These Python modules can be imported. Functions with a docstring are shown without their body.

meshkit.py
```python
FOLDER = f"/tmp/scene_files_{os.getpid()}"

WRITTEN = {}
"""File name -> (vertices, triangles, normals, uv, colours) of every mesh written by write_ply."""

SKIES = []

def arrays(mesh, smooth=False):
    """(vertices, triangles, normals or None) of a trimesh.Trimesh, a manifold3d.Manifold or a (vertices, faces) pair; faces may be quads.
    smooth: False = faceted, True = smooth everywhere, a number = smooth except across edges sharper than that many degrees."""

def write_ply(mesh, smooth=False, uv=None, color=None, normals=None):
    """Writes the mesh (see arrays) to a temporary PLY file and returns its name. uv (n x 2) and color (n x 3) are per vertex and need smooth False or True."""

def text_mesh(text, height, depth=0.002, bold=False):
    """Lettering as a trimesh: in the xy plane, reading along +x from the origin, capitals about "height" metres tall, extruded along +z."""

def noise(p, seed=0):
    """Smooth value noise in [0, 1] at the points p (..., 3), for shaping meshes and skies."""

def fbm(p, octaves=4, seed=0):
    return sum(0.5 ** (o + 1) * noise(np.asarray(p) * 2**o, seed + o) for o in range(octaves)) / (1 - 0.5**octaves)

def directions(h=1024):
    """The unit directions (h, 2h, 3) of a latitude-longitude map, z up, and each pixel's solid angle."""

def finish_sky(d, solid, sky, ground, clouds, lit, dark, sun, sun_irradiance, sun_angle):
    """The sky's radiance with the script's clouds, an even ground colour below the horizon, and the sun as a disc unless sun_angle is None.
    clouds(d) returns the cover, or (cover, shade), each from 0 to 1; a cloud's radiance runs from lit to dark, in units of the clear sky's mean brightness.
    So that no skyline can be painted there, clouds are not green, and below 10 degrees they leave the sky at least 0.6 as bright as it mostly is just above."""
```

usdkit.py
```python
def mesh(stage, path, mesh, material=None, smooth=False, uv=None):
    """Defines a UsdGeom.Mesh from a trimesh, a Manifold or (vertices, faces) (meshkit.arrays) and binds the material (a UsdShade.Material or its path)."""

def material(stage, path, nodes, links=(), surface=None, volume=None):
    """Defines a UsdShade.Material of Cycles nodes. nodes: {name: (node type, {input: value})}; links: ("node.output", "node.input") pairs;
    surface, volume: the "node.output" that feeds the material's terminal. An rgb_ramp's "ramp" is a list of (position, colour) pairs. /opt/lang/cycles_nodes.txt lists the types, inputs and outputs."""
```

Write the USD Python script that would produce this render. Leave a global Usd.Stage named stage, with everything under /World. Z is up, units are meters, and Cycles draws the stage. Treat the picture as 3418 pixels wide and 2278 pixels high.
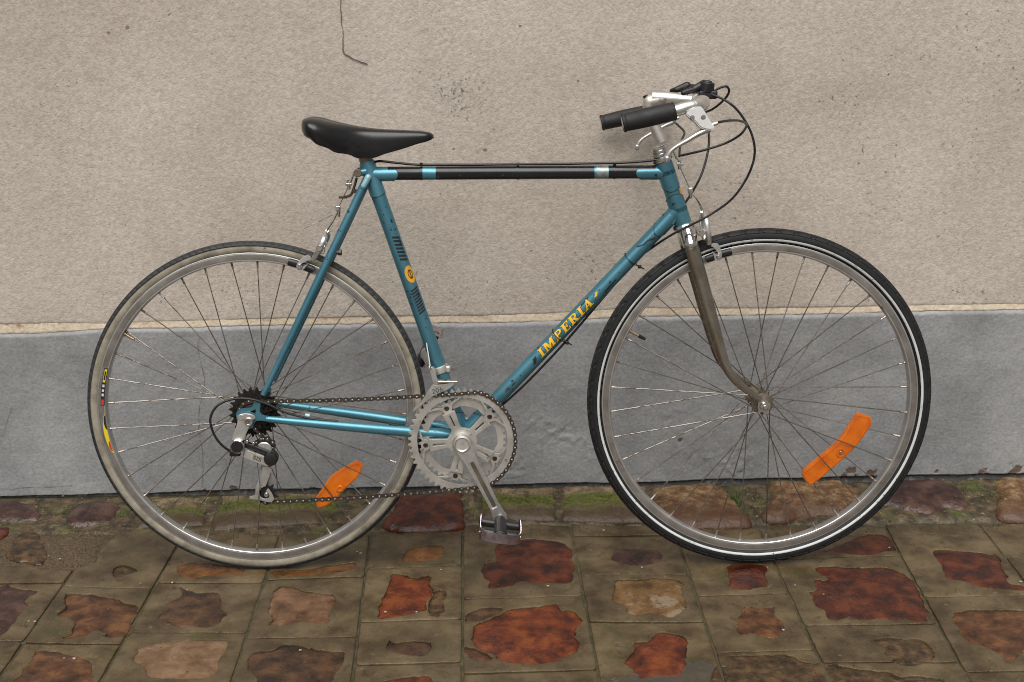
import math, numpy as np, trimesh, usdkit, meshkit
from pxr import Usd, UsdGeom, UsdLux, UsdShade, Gf, Sdf, Vt
from scipy.spatial import Delaunay
from shapely.geometry import Polygon, Point, box, LineString, MultiPolygon
from shapely import affinity, ops
import shapely

# measured sizes, in metres (bike frame: u forward, v up, w towards the drive side; ground: x, y)
D = {"cam":{"pos":[0.5018,-2.8556,1.2508],"f":[0.004068,0.955303,-0.295599],"r":[0.999936,-0.006997,-0.008851],"u":[0.010523,0.295544,0.955271],"focal":46.734},"bike":{"yb":0.3742,"lean":5.317,"yaw":0.088,"wb":1.0079,"Rf":0.3459,"Rr":0.3381},"seat_top":[0.2355,0.8268,0.0],"tt":[[0.2467,0.8057,0.0],[0.8201,0.8032,0.0]],"ht":[[0.808,0.8235,0.0],[0.8488,0.7022,0.0]],"dt_top":[0.8381,0.7296,0.0],"bb":[0.4121,0.2795],"ss":[[0.2362,0.7964,0.017],[0.0248,0.3817,0.061]],"cs":[[0.0283,0.3329,0.06],[0.3867,0.2865,0.024]],"dropout":[[-0.0289,0.3469,0.061],[-0.0219,0.3541,0.061],[-0.0088,0.3559,0.061],[0.0017,0.3585,0.061],[0.0073,0.3677,0.061],[0.0185,0.3656,0.061],[0.017,0.3502,0.061],[0.0214,0.342,0.061],[0.0325,0.3384,0.061],[0.0321,0.3295,0.061],[0.0171,0.3304,0.061],[0.0077,0.329,0.061],[-0.0005,0.3155,0.061],[-0.0136,0.3156,0.061],[-0.0253,0.3255,0.061],[-0.0297,0.3372,0.061]],"dropout_hole":[[-0.0022,0.3489,0.061],[0.0093,0.3538,0.061],[0.0084,0.3441,0.061]],"axle_r":[-0.0046,0.3304,0.072],"fork":[[0.8579,0.6743,0.036],[0.8693,0.6338,0.038],[0.8835,0.587,0.04],[0.9031,0.5184,0.043],[0.921,0.4581,0.046],[0.9307,0.4295,0.048],[0.9422,0.4086,0.049],[0.9596,0.3893,0.05],[0.9813,0.3725,0.051],[1.0013,0.3575,0.052]],"crown":[0.8569,0.679,0.0],"axle_f":[1.0074,0.3459,0.062],"quill":[[0.8058,0.8611,0.0],[0.7916,0.8894,0.0],[0.7789,0.93,0.0]],"stem":[[0.7789,0.93,0.0],[0.7754,0.9415,0.0],[0.7846,0.9456,0.0],[0.8122,0.9437,0.0],[0.8456,0.94,0.0],[0.8707,0.9365,0.0]],"bar":[[0.8733,0.9348,0.0],[0.866,0.9364,0.05],[0.8612,0.9387,0.1],[0.8594,0.9418,0.15],[0.8573,0.9414,0.19],[0.8495,0.9394,0.222],[0.8344,0.9372,0.243],[0.8153,0.9339,0.25],[0.7977,0.9289,0.252],[0.7571,0.9197,0.252],[0.7065,0.9086,0.252]],"leverbody":[[0.8179,0.9259,0.256],[0.8385,0.9355,0.256],[0.8468,0.9279,0.256],[0.86,0.906,0.256],[0.8643,0.9007,0.256],[0.8602,0.895,0.256],[0.8427,0.8981,0.256],[0.8321,0.909,0.256],[0.8203,0.9183,0.256]],"lever":[[0.8579,0.898,0.256],[0.8463,0.8935,0.256],[0.8324,0.8868,0.257],[0.8184,0.8785,0.258],[0.8069,0.8722,0.258],[0.7965,0.8658,0.258],[0.789,0.8585,0.258],[0.7856,0.8516,0.258],[0.7842,0.8482,0.258]],"rivets":[[0.8261,0.9178,0.268],[0.8452,0.9181,0.268]],"shifter":[[0.8767,0.9679,0.05],[0.8579,0.9631,0.05],[0.8355,0.951,0.05],[0.872,0.9507,0.05]],"shifterF":[[0.8512,0.9631,-0.05],[0.8382,0.9581,-0.05],[0.8304,0.953,-0.05]],"cables":[[[0.8884,0.9485,0.05],[0.897,0.9571,0.05],[0.9082,0.9636,0.05],[0.9194,0.9655,0.05],[0.9263,0.9583,0.04],[0.9244,0.9472,0.03],[0.9137,0.9337,0.02],[0.9002,0.9222,0.01],[0.8894,0.9142,-0.02],[0.881,0.9023,-0.05]],
[[0.8893,0.9517,0.06],[0.9054,0.9452,0.07],[0.9214,0.9355,0.08],[0.9367,0.9218,0.08],[0.9522,0.9008,0.08],[0.9633,0.8797,0.08],[0.9696,0.8573,0.08],[0.9721,0.8367,0.07],[0.9676,0.8167,0.07],[0.9599,0.7933,0.06],[0.9441,0.7682,0.06],[0.9275,0.7488,0.055],[0.9057,0.7319,0.05],[0.8804,0.7167,0.05],[0.8557,0.7035,0.045],[0.8308,0.6902,0.04],[0.8071,0.673,0.025],[0.7893,0.6553,0.0],[0.7634,0.636,-0.002]],
[[0.8658,0.9059,0.256],[0.876,0.9088,0.25],[0.8985,0.9098,0.22],[0.9238,0.9072,0.17],[0.9445,0.9002,0.12],[0.9511,0.8914,0.09],[0.9476,0.8776,0.06],[0.9315,0.8644,0.045],[0.9097,0.855,0.04],[0.8793,0.8462,0.04],[0.8553,0.8397,0.03],[0.8401,0.8354,0.02]],
[[0.9015,0.8797,-0.04],[0.9014,0.8616,-0.03],[0.8982,0.8416,-0.02],[0.8905,0.814,-0.01],[0.8799,0.789,0.0],[0.8673,0.7658,0.0],[0.8509,0.74,0.0],[0.8381,0.7196,-0.02],[0.8239,0.6974,-0.03],[0.8051,0.6743,-0.025],[0.7854,0.6537,-0.012],[0.7625,0.633,-0.006]],
[[0.885,0.8855,-0.22],[0.8715,0.8703,-0.17],[0.8575,0.8581,-0.1],[0.846,0.846,-0.04],[0.8399,0.8327,0.0]]],"ttcable":[[0.8037,0.8287,0.014],[0.7787,0.8256,0.013],[0.7369,0.8226,0.012],[0.7035,0.8219,0.01],[0.6197,0.821,0.008],[0.5273,0.8211,0.008],[0.4517,0.821,0.008],[0.393,0.8216,0.008],[0.3342,0.8221,0.006],[0.2963,0.8256,0.004],[0.2583,0.8291,0.0],[0.2408,0.8217,-0.022],[0.2264,0.8104,-0.018],[0.2168,0.8009,-0.002]],"ttclips":[[0.7139,0.819,0.006],[0.5273,0.8209,0.006],[0.3409,0.8228,0.006]],"dtcable":[[0.7639,0.6356,-0.004],[0.706,0.5703,-0.004],[0.6198,0.4683,-0.004],[0.5411,0.3845,-0.004],[0.4882,0.336,-0.002],[0.4438,0.2918,0.0]],"ties":[[0.7455,0.6347,0.0],[0.6049,0.4817,0.0]],"rdcable":[[-0.0447,0.2694,0.066],[-0.0564,0.2813,0.072],[-0.0671,0.2959,0.075],[-0.0744,0.3128,0.076],[-0.0783,0.3322,0.076],[-0.0754,0.3473,0.075],[-0.0667,0.3611,0.073],[-0.0519,0.3707,0.07],[-0.0334,0.3758,0.068],[-0.0148,0.3771,0.068],[0.0037,0.3747,0.068],[0.0217,0.3688,0.066],[0.0397,0.3604,0.064],[0.0575,0.35,0.062],[0.0756,0.3425,0.06],[0.0938,0.3369,0.058],[0.1212,0.3299,0.055],[0.1677,0.3243,0.052]],"fb":{"pivot":[0.8801,0.6872,0.03],"tip":[0.8875,0.724,0.012],"bend":[0.8909,0.6992,0.034],"low":[0.8967,0.6643,0.026],"plate":[[0.9015,0.6627,0.024],[0.91,0.6657,0.024],[0.9166,0.6625,0.024],[0.9228,0.6415,0.024],[0.9198,0.6328,0.024],[0.9107,0.6319,0.024],[0.9072,0.6403,0.024]],"bolt":[0.9163,0.641,0.024],"yoke":[0.8621,0.7672,0.0],"hang":[[0.827,0.8475,0.0],[0.8338,0.8294,0.0],[0.8417,0.8229,0.0],[0.8405,0.8139,0.0]]},"rb":{"pivot":[0.1428,0.6669,0.03],"tip":[0.1519,0.6935,0.012],"bend":[0.1482,0.6774,0.034],"low":[0.128,0.643,0.026],"plate":[[0.1068,0.6474,0.024],[0.1191,0.6506,0.024],[0.1237,0.6438,0.024],[0.1138,0.6293,0.024],[0.1057,0.6222,0.024],[0.0957,0.6239,0.024],[0.0952,0.6318,0.024]],"bolt":[0.1009,0.629,0.024],"yoke":[0.1769,0.7388,0.0],"hang":[[0.2166,0.8149,0.0],[0.2097,0.8062,0.0],[0.2024,0.7886,0.0],[0.1984,0.7815,0.0]],"hang2":[[0.2149,0.7973,0.0],[0.2088,0.7785,0.0],[0.2016,0.7641,0.0],[0.187,0.7603,0.0]],"bolt2":[0.1759,0.6522,0.0],"seatbolt":[0.2192,0.8082,0.02],"wire":[[0.1731,0.7293,0.005],[0.1557,0.7223,0.01],[0.1389,0.7147,0.02],[0.1133,0.7035,0.03]]},"ped_n":[0.4786,0.1394],"rd_bolt":[-0.0189,0.3403,0.066],"rd_arm":[[-0.0167,0.3471,0.066],[-0.0054,0.3475,0.066],[0.0056,0.3439,0.066],[0.009,0.3371,0.066],[0.0013,0.3324,0.066],[-0.004,0.3198,0.066],[-0.0113,0.3053,0.066],[-0.0176,0.2918,0.066],[-0.0292,0.2861,0.066],[-0.0384,0.2901,0.066],[-0.0357,0.3056,0.066],[-0.0292,0.3211,0.066],[-0.0257,0.3346,0.066],[-0.0263,0.3424,0.066]],"rd_k1":[-0.0282,0.282,0.072],"rd_k2":[0.0351,0.2548,0.072],"rd_body":[[-0.0099,0.2745,0.074],[0.0364,0.2554,0.074],[0.0282,0.2393,0.074],[-0.0187,0.2594,0.074]],"rd_cage":[[0.0168,0.2343,0.062],[0.0333,0.2311,0.062],[0.0292,0.2174,0.062],[0.0228,0.2016,0.062],[0.0192,0.1937,0.062],[0.0105,0.1899,0.062],[0.0067,0.182,0.062],[0.0087,0.172,0.062],[0.017,0.1675,0.062],[0.0257,0.1708,0.062],[0.0247,0.1788,0.062],[0.0206,0.1838,0.062],[0.0246,0.1887,0.062],[0.0308,0.1797,0.062],[0.035,0.1677,0.062],[0.03,0.1608,0.062],[0.0186,0.161,0.062],[0.0036,0.1657,0.062],[-0.0124,0.1673,0.062],[-0.0131,0.1723,0.062],[-0.0025,0.1761,0.062],[-0.0005,0.19,0.062],[0.0066,0.2078,0.062],[0.012,0.2215,0.062]],"p1":[0.0206,0.2697],"p2":[0.0203,0.1759],"saddle_top":[[0.1154,0.8992,0.0],[0.1171,0.9079,0.0],[0.1221,0.9128,0.0],[0.1321,0.9147,0.0],[0.1463,0.9133,0.0],[0.1659,0.9078,0.0],[0.192,0.9017,0.0],[0.227,0.8948,0.0],[0.2621,0.8906,0.0],[0.3039,0.8882,0.0],[0.337,0.8861,0.0],[0.3567,0.8833,0.0],[0.3644,0.8789,0.0],[0.3662,0.8738,0.0]],"saddle_bot":[[0.1204,0.8876,0.03],[0.1251,0.8809,0.045],[0.1346,0.8769,0.06],[0.1474,0.866,0.07],[0.1683,0.8576,0.068],[0.1799,0.8501,0.06],[0.2061,0.8441,0.045],[0.2201,0.8377,0.036],[0.2479,0.837,0.03],[0.2718,0.8442,0.025],[0.3046,0.8528,0.022],[0.3376,0.8628,0.02],[0.3595,0.8689,0.016],[0.3662,0.8732,0.008]],"refl_r":[[0.1103,0.1499,0.0],[0.1186,0.1621,0.0],[0.1371,0.1882,0.0],[0.1452,0.1983,0.0],[0.1769,0.2181,0.0],[0.1946,0.226,0.0],[0.2022,0.2243,0.0],[0.2079,0.2187,0.0],[0.2056,0.2097,0.0],[0.1953,0.1916,0.0],[0.1693,0.1675,0.0],[0.1511,0.1474,0.0],[0.1331,0.1343,0.0],[0.1173,0.129,0.0],[0.1125,0.1326,0.0]],"refl_r_c":[0.1607,0.1707,0.0],"refl_f":[[1.2105,0.3148,0.0],[1.2317,0.3079,0.0],[1.2359,0.2996,0.0],[1.2311,0.2846,0.0],[1.207,0.2482,0.0],[1.1884,0.2283,0.0],[1.1573,0.1983,0.0],[1.1227,0.1689,0.0],[1.113,0.1684,0.0],[1.1028,0.1814,0.0],[1.1008,0.1916,0.0],[1.1085,0.2023,0.0],[1.143,0.2322,0.0],[1.171,0.2586,0.0],[1.1922,0.2918,0.0],[1.2027,0.3099,0.0]],"refl_f_c":[1.1752,0.2345,0.0],"valve_f":[[0.7443,0.4904,0.0],[0.7663,0.4809,0.0],[0.7792,0.4736,0.0]],"valve_r":[[-0.2533,0.4929,0.0],[-0.2252,0.4772,0.0]],"fd":{"clamp":[0.3644,0.4144,0.0],"arm":[[0.3495,0.4264,0.035],[0.3585,0.4257,0.035],[0.3634,0.4046,0.035],[0.3693,0.3983,0.035],[0.3602,0.3922,0.035],[0.3558,0.3984,0.035],[0.3516,0.4124,0.035]],"cage":[[0.352,0.3905,0.053],[0.3611,0.395,0.053],[0.3911,0.3987,0.053],[0.3971,0.3968,0.053],[0.3849,0.3864,0.053],[0.3698,0.3804,0.053],[0.3516,0.3704,0.053],[0.3347,0.3567,0.053],[0.3148,0.3414,0.053],[0.3102,0.3383,0.053],[0.3303,0.3598,0.053]]},"text":[[0.564,0.4459,0.0],[0.6644,0.5583,0.0]],"bands":[[0.2761,0.8054,0.0],[0.3393,0.8056,0.0],[0.3688,0.8053,0.0],[0.6749,0.8043,0.0],[0.7027,0.8044,0.0],[0.793,0.8044,0.0]],"stemblem":{"s1":[[0.2846,0.6859,0.0],[0.2968,0.6343,0.0]],"s2":[[0.3176,0.5778,0.0],[0.3353,0.5278,0.0]],"oval":[0.315,0.6099,0.0]},"hbadge":[0.8453,0.7592,0.0],"cols":[[[-0.4002,-0.7736],[-0.396,-0.4208]],
[[-0.2168,-0.806],[-0.2081,-0.2995]],
[[0.0138,-0.811],[0.0066,-0.3905]],
[[0.2254,-0.8155],[0.2016,-0.2297]],
[[0.419,-0.8196],[0.4019,-0.2197]],
[[0.6569,-0.7762],[0.6422,-0.3084]],
[[0.8737,-0.7575],[0.8658,-0.3263]],
[[1.0562,-0.7525],[1.0498,-0.3888]],
[[1.299,-0.8202],[1.3185,-0.3376]],
[[1.5307,-0.4616],[1.5313,-0.2765]]],"rows":[[[-0.1792,-0.1769],[-0.4435,-0.4608],[-0.6653,-0.6755]],
[[-0.1769,-0.2158],[-0.4348,-0.4361],[-0.628,-0.6361]],
[[-0.2156,-0.2167],[-0.4268,-0.4181],[-0.6602,-0.6601]],
[[-0.2167,-0.2043],[-0.3819,-0.3729],[-0.6051,-0.5976],[-0.7567,-0.7503]],
[[-0.1776,-0.1749],[-0.5169,-0.5063],[-0.7914,-0.7833]],
[[-0.1749,-0.203],[-0.2388,-0.2403],[-0.4195,-0.421],[-0.6149,-0.6198]],
[[-0.2052,-0.2099],[-0.5135,-0.5068],[-0.7261,-0.7208]],
[[-0.2099,-0.2062],[-0.3592,-0.3476],[-0.6342,-0.6315],[-0.7659,-0.7697]],
[[-0.2017,-0.2028],[-0.2518,-0.2421],[-0.5312,-0.5249],[-0.8017,-0.7997]]],"patches":[["plum",
[[-0.5206,-0.4438],[-0.5087,-0.4343],[-0.4905,-0.451],[-0.4709,-0.4547],[-0.4385,-0.4651],[-0.4468,-0.4808],[-0.4525,-0.4996],[-0.4424,-0.5246],[-0.4425,-0.5459],[-0.443,-0.5698],[-0.4435,-0.5933],[-0.4449,-0.6221],[-0.4503,-0.639],[-0.4717,-0.6272],[-0.5344,-0.4564]]],["brown",
[[-0.3767,-0.4825],[-0.3574,-0.4766],[-0.3189,-0.4839],[-0.2919,-0.494],[-0.268,-0.5039],[-0.2526,-0.5167],[-0.2397,-0.5201],[-0.2215,-0.5328],[-0.2128,-0.5602],[-0.2176,-0.5809],[-0.2171,-0.6101],[-0.2095,-0.6332],[-0.22,-0.647],[-0.2421,-0.6493],[-0.2543,-0.6462],[-0.251,-0.6379],[-0.2724,-0.6232],[-0.2852,-0.6286],[-0.2944,-0.6453],[-0.3327,-0.6501],[-0.322,-0.6391],[-0.3187,-0.6078],[-0.3294,-0.5872],[-0.3457,-0.5721],[-0.3644,-0.5687],[-0.3652,-0.5477],[-0.3609,-0.5234]]],["umber",
[[-0.1577,-0.4492],[-0.1393,-0.4626],[-0.109,-0.4761],[-0.0792,-0.4736],[-0.0649,-0.4993],[-0.0574,-0.5366],[-0.0436,-0.5611],[-0.0488,-0.5789],[-0.0528,-0.6023],[-0.0684,-0.6106],[-0.1039,-0.6069],[-0.1365,-0.6033],[-0.148,-0.5913],[-0.1568,-0.597],[-0.1707,-0.5642],[-0.1603,-0.5403],[-0.1685,-0.5187],[-0.1541,-0.5035],[-0.1479,-0.4847]]],["tan",
[[0.0336,-0.4763],[0.0422,-0.454],[0.0703,-0.4579],[0.0945,-0.4778],[0.1227,-0.4848],[0.1512,-0.495],[0.1629,-0.5171],[0.1606,-0.5478],[0.1536,-0.5627],[0.1613,-0.5896],[0.1479,-0.6098],[0.1148,-0.6003],[0.0866,-0.6055],[0.0503,-0.6133],[0.0489,-0.587],[0.038,-0.557],[0.0349,-0.5203]]],["pale",
[[-0.1735,-0.684],[-0.1402,-0.671],[-0.0889,-0.6611],[-0.0525,-0.6592],[-0.0229,-0.6654],[-0.0181,-0.7037],[-0.0217,-0.7407],[-0.0181,-0.7717],[-0.0247,-0.7918],[-0.0722,-0.7958],[-0.1274,-0.7896],[-0.144,-0.7664],[-0.1637,-0.7428],[-0.1769,-0.7294],[-0.1776,-0.7002]]],["brown",
[[-0.3628,-0.6961],[-0.3384,-0.6939],[-0.3097,-0.7053],[-0.2777,-0.7193],[-0.2476,-0.7462],[-0.2358,-0.7772],[-0.2389,-0.812],[-0.2778,-0.8403],[-0.3222,-0.849],[-0.3667,-0.8043],[-0.3637,-0.7744],[-0.3661,-0.7436],[-0.3604,-0.728]]],["umber",
[[0.041,-0.7077],[0.068,-0.7029],[0.0846,-0.6843],[0.1039,-0.682],[0.128,-0.6934],[0.1543,-0.7021],[0.1804,-0.7108],[0.203,-0.7139],[0.2023,-0.756],[0.1923,-0.7864],[0.1846,-0.8112],[0.1347,-0.8346],[0.0712,-0.8186],[0.0562,-0.7935],[0.0381,-0.7678],[0.0279,-0.7418],[0.0333,-0.7261]]],["mossy",
[[-0.3149,-0.3685],[-0.3038,-0.3515],[-0.2828,-0.359],[-0.2642,-0.3698],[-0.2628,-0.3869],[-0.2803,-0.4033],[-0.2972,-0.4096],[-0.3097,-0.3925]]],["ochre",
[[-0.1834,-0.3786],[-0.174,-0.3512],[-0.1436,-0.345],[-0.0771,-0.3606],[-0.0415,-0.3821],[-0.0515,-0.3954],[-0.1003,-0.401],[-0.1352,-0.4122],[-0.1606,-0.4096]]],["ochre",
[[0.0195,-0.3904],[0.053,-0.3844],[0.0992,-0.3787],[0.1444,-0.3625],[0.1813,-0.353],[0.1867,-0.3739],[0.1638,-0.3939],[0.1181,-0.4029],[0.0727,-0.4119],[0.0327,-0.4142]]],["ochre",
[[0.2804,-0.3344],[0.2903,-0.2915],[0.3188,-0.2813],[0.3413,-0.2745],[0.3628,-0.2824],[0.3645,-0.3222],[0.3509,-0.3397],[0.3196,-0.3494],[0.288,-0.3521],[0.2782,-0.3484]]],["red",
[[0.2599,-0.4164],[0.2731,-0.4067],[0.2925,-0.4172],[0.3118,-0.4276],[0.3329,-0.4182],[0.3442,-0.4284],[0.3408,-0.4514],[0.353,-0.4807],[0.3442,-0.5152],[0.3395,-0.5398],[0.3409,-0.5641],[0.3208,-0.5726],[0.298,-0.581],[0.2753,-0.5893],[0.2508,-0.5917],[0.2496,-0.5619],[0.2542,-0.5131],[0.257,-0.4752],[0.261,-0.4494]]],["mossy",
[[0.3552,-0.4827],[0.3727,-0.4812],[0.3784,-0.5098],[0.3732,-0.5283],[0.3762,-0.5649],[0.3626,-0.5884],[0.348,-0.5762],[0.344,-0.5399],[0.3484,-0.5153]]],["maroon",
[[0.4765,-0.2742],[0.5043,-0.2563],[0.5438,-0.2498],[0.5831,-0.2531],[0.6155,-0.2629],[0.6306,-0.2891],[0.6371,-0.3219],[0.6312,-0.3431],[0.6361,-0.3712],[0.6316,-0.3985],[0.633,-0.4321],[0.6197,-0.4515],[0.586,-0.452],[0.5645,-0.4535],[0.5402,-0.4398],[0.5156,-0.4425],[0.5062,-0.4586],[0.4636,-0.4705],[0.4618,-0.4412],[0.4492,-0.421],[0.4484,-0.3665],[0.4721,-0.3602],[0.4783,-0.3322],[0.475,-0.3034]]],["red",
[[0.4446,-0.6136],[0.4676,-0.5967],[0.5026,-0.5618],[0.5381,-0.5535],[0.5679,-0.5451],[0.5976,-0.5427],[0.6024,-0.5701],[0.6203,-0.5645],[0.6364,-0.5917],[0.6349,-0.618],[0.6222,-0.6406],[0.6236,-0.6688],[0.6302,-0.7019],[0.6235,-0.7232],[0.6065,-0.7308],[0.5838,-0.7487],[0.5616,-0.7587],[0.5288,-0.7605],[0.5016,-0.7547],[0.4797,-0.7438],[0.4685,-0.7198],[0.4376,-0.6976],[0.434,-0.6589],[0.4334,-0.6306]]],["umber",
[[0.418,-0.5896],[0.4291,-0.5661],[0.4643,-0.5549],[0.4909,-0.5585],[0.4762,-0.5791],[0.4502,-0.5974],[0.4214,-0.6073]]],["brown",
[[0.4183,-0.708],[0.4294,-0.7028],[0.4519,-0.7184],[0.4686,-0.7347],[0.4688,-0.7488],[0.4468,-0.7483],[0.4301,-0.7349]]],["umber",
[[0.2767,-0.6776],[0.2817,-0.6694],[0.2911,-0.6807],[0.3273,-0.676],[0.3544,-0.6821],[0.3546,-0.7119],[0.3416,-0.7276],[0.308,-0.7216],[0.276,-0.7021]]],["plum",
[[0.7263,-0.3097],[0.7433,-0.2993],[0.785,-0.3025],[0.8167,-0.3084],[0.8235,-0.3337],[0.8107,-0.3616],[0.7774,-0.3781],[0.7463,-0.3739],[0.7194,-0.3558],[0.7176,-0.3381]]],["sandstone",
[[0.71,-0.4732],[0.7182,-0.4473],[0.7522,-0.4449],[0.7866,-0.4391],[0.8327,-0.4402],[0.849,-0.457],[0.8455,-0.4956],[0.8427,-0.5515],[0.8304,-0.5784],[0.8074,-0.5986],[0.7856,-0.5863],[0.7561,-0.5886],[0.7308,-0.5791],[0.7271,-0.5549],[0.7079,-0.5361],[0.7039,-0.5112]]],["red",
[[0.7321,-0.6878],[0.7579,-0.6829],[0.7715,-0.6609],[0.7838,-0.6528],[0.8058,-0.6589],[0.8242,-0.6705],[0.823,-0.7116],[0.816,-0.7538],[0.8133,-0.7847],[0.7953,-0.8094],[0.7607,-0.8087],[0.7249,-0.8188],[0.7212,-0.7877],[0.7114,-0.7619],[0.7128,-0.7463],[0.7262,-0.7202]]],["red",
[[0.2786,-0.8132],[0.3134,-0.7966],[0.3454,-0.7937],[0.3618,-0.7976],[0.3605,-0.8248],[0.2812,-0.828]]],["maroon",
[[0.9563,-0.3787],[1.0272,-0.3839],[1.0191,-0.4352],[1.02,-0.4553],[1.0101,-0.4749],[0.9709,-0.487],[0.9413,-0.4798],[0.9462,-0.4402]]],["brown",
[[0.9451,-0.5744],[0.9582,-0.5594],[0.9845,-0.5631],[1.0089,-0.5606],[1.0065,-0.588],[1.0165,-0.6121],[1.0124,-0.647],[0.9952,-0.6752],[0.9649,-0.6688],[0.9526,-0.6572],[0.9258,-0.6623],[0.9375,-0.6103]]],["maroon",
[[1.1257,-0.4002],[1.1588,-0.3941],[1.2203,-0.4026],[1.2676,-0.4037],[1.2942,-0.4215],[1.3082,-0.4489],[1.3119,-0.4886],[1.3065,-0.527],[1.3042,-0.5644],[1.2958,-0.6066],[1.2793,-0.627],[1.2545,-0.6116],[1.2245,-0.6139],[1.1969,-0.6073],[1.1741,-0.6157],[1.1479,-0.6032],[1.1158,-0.6144],[1.104,-0.6022],[1.1066,-0.5782],[1.0936,-0.5564],[1.0955,-0.5347],[1.0928,-0.506],[1.1116,-0.4904],[1.1113,-0.4642],[1.1143,-0.4509],[1.1422,-0.4516],[1.1375,-0.4313]]],["maroon",
[[1.1617,-0.3266],[1.2095,-0.2909],[1.2424,-0.2654],[1.2704,-0.247],[1.3047,-0.244],[1.3173,-0.2711],[1.3229,-0.2863],[1.3168,-0.3195],[1.2889,-0.3261],[1.2624,-0.34],[1.2324,-0.3428],[1.19,-0.3309]]],["maroon",
[[1.3896,-0.3323],[1.414,-0.322],[1.4504,-0.3302],[1.4951,-0.3422],[1.5183,-0.35],[1.5145,-0.3784],[1.5053,-0.413],[1.508,-0.4403],[1.496,-0.4734],[1.5218,-0.4871],[1.5145,-0.5064],[1.4865,-0.4993],[1.4561,-0.4986],[1.4332,-0.485],[1.4172,-0.4682],[1.3897,-0.4576],[1.3816,-0.444],[1.3882,-0.4032],[1.3907,-0.3753]]],["brown",
[[1.3532,-0.593],[1.3812,-0.5845],[1.4265,-0.5826],[1.4696,-0.5866],[1.5091,-0.5996],[1.4864,-0.6806],[1.4567,-0.7352],[1.4289,-0.7345],[1.3877,-0.7709],[1.3834,-0.7443],[1.365,-0.7168],[1.3387,-0.6941],[1.3404,-0.6545],[1.3397,-0.6254]]],["mossy",
[[1.1746,-0.6904],[1.1975,-0.6797],[1.2215,-0.6859],[1.2479,-0.6837],[1.2646,-0.7035],[1.2669,-0.7417],[1.2548,-0.7628],[1.2368,-0.7676],[1.2172,-0.7777],[1.1913,-0.7719],[1.1833,-0.7612],[1.193,-0.7561],[1.1795,-0.7344],[1.1786,-0.7071]]],["mossy",
[[0.8645,-0.7804],[0.8881,-0.7705],[0.8887,-0.7494],[0.9104,-0.7366],[0.9661,-0.7378],[0.995,-0.733],[1.0145,-0.7469],[1.0244,-0.7656],[1.0705,-0.7692],[1.1078,-0.7857],[1.1467,-0.7942],[1.1717,-0.8025],[1.1816,-0.8154],[1.2228,-0.8137],[1.2585,-0.8296],[1.2639,-0.8544],[1.1497,-0.881],[0.9922,-0.8777],[0.8545,-0.8457]]]],"sand":[[-0.6465,-0.1482],[-0.567,-0.1548],[-0.4954,-0.1679],[-0.3711,-0.1666],[-0.3537,-0.2221],[-0.3656,-0.279],[-0.3581,-0.3363],[-0.3868,-0.3673],[-0.4462,-0.3775],[-0.4994,-0.3527],[-0.5692,-0.3589]],"sandstones":[["brown",
[[-0.5704,-0.1947],[-0.5501,-0.1759],[-0.5266,-0.1958],[-0.4981,-0.2421],[-0.4721,-0.3014],[-0.4677,-0.344],[-0.5022,-0.3362],[-0.5457,-0.321],[-0.5624,-0.292]]],["brown",
[[-0.6396,-0.1696],[-0.6207,-0.1662],[-0.5994,-0.1644],[-0.5933,-0.1864],[-0.5957,-0.217],[-0.6169,-0.2316]]]],"kerbs":[["plum",
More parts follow.
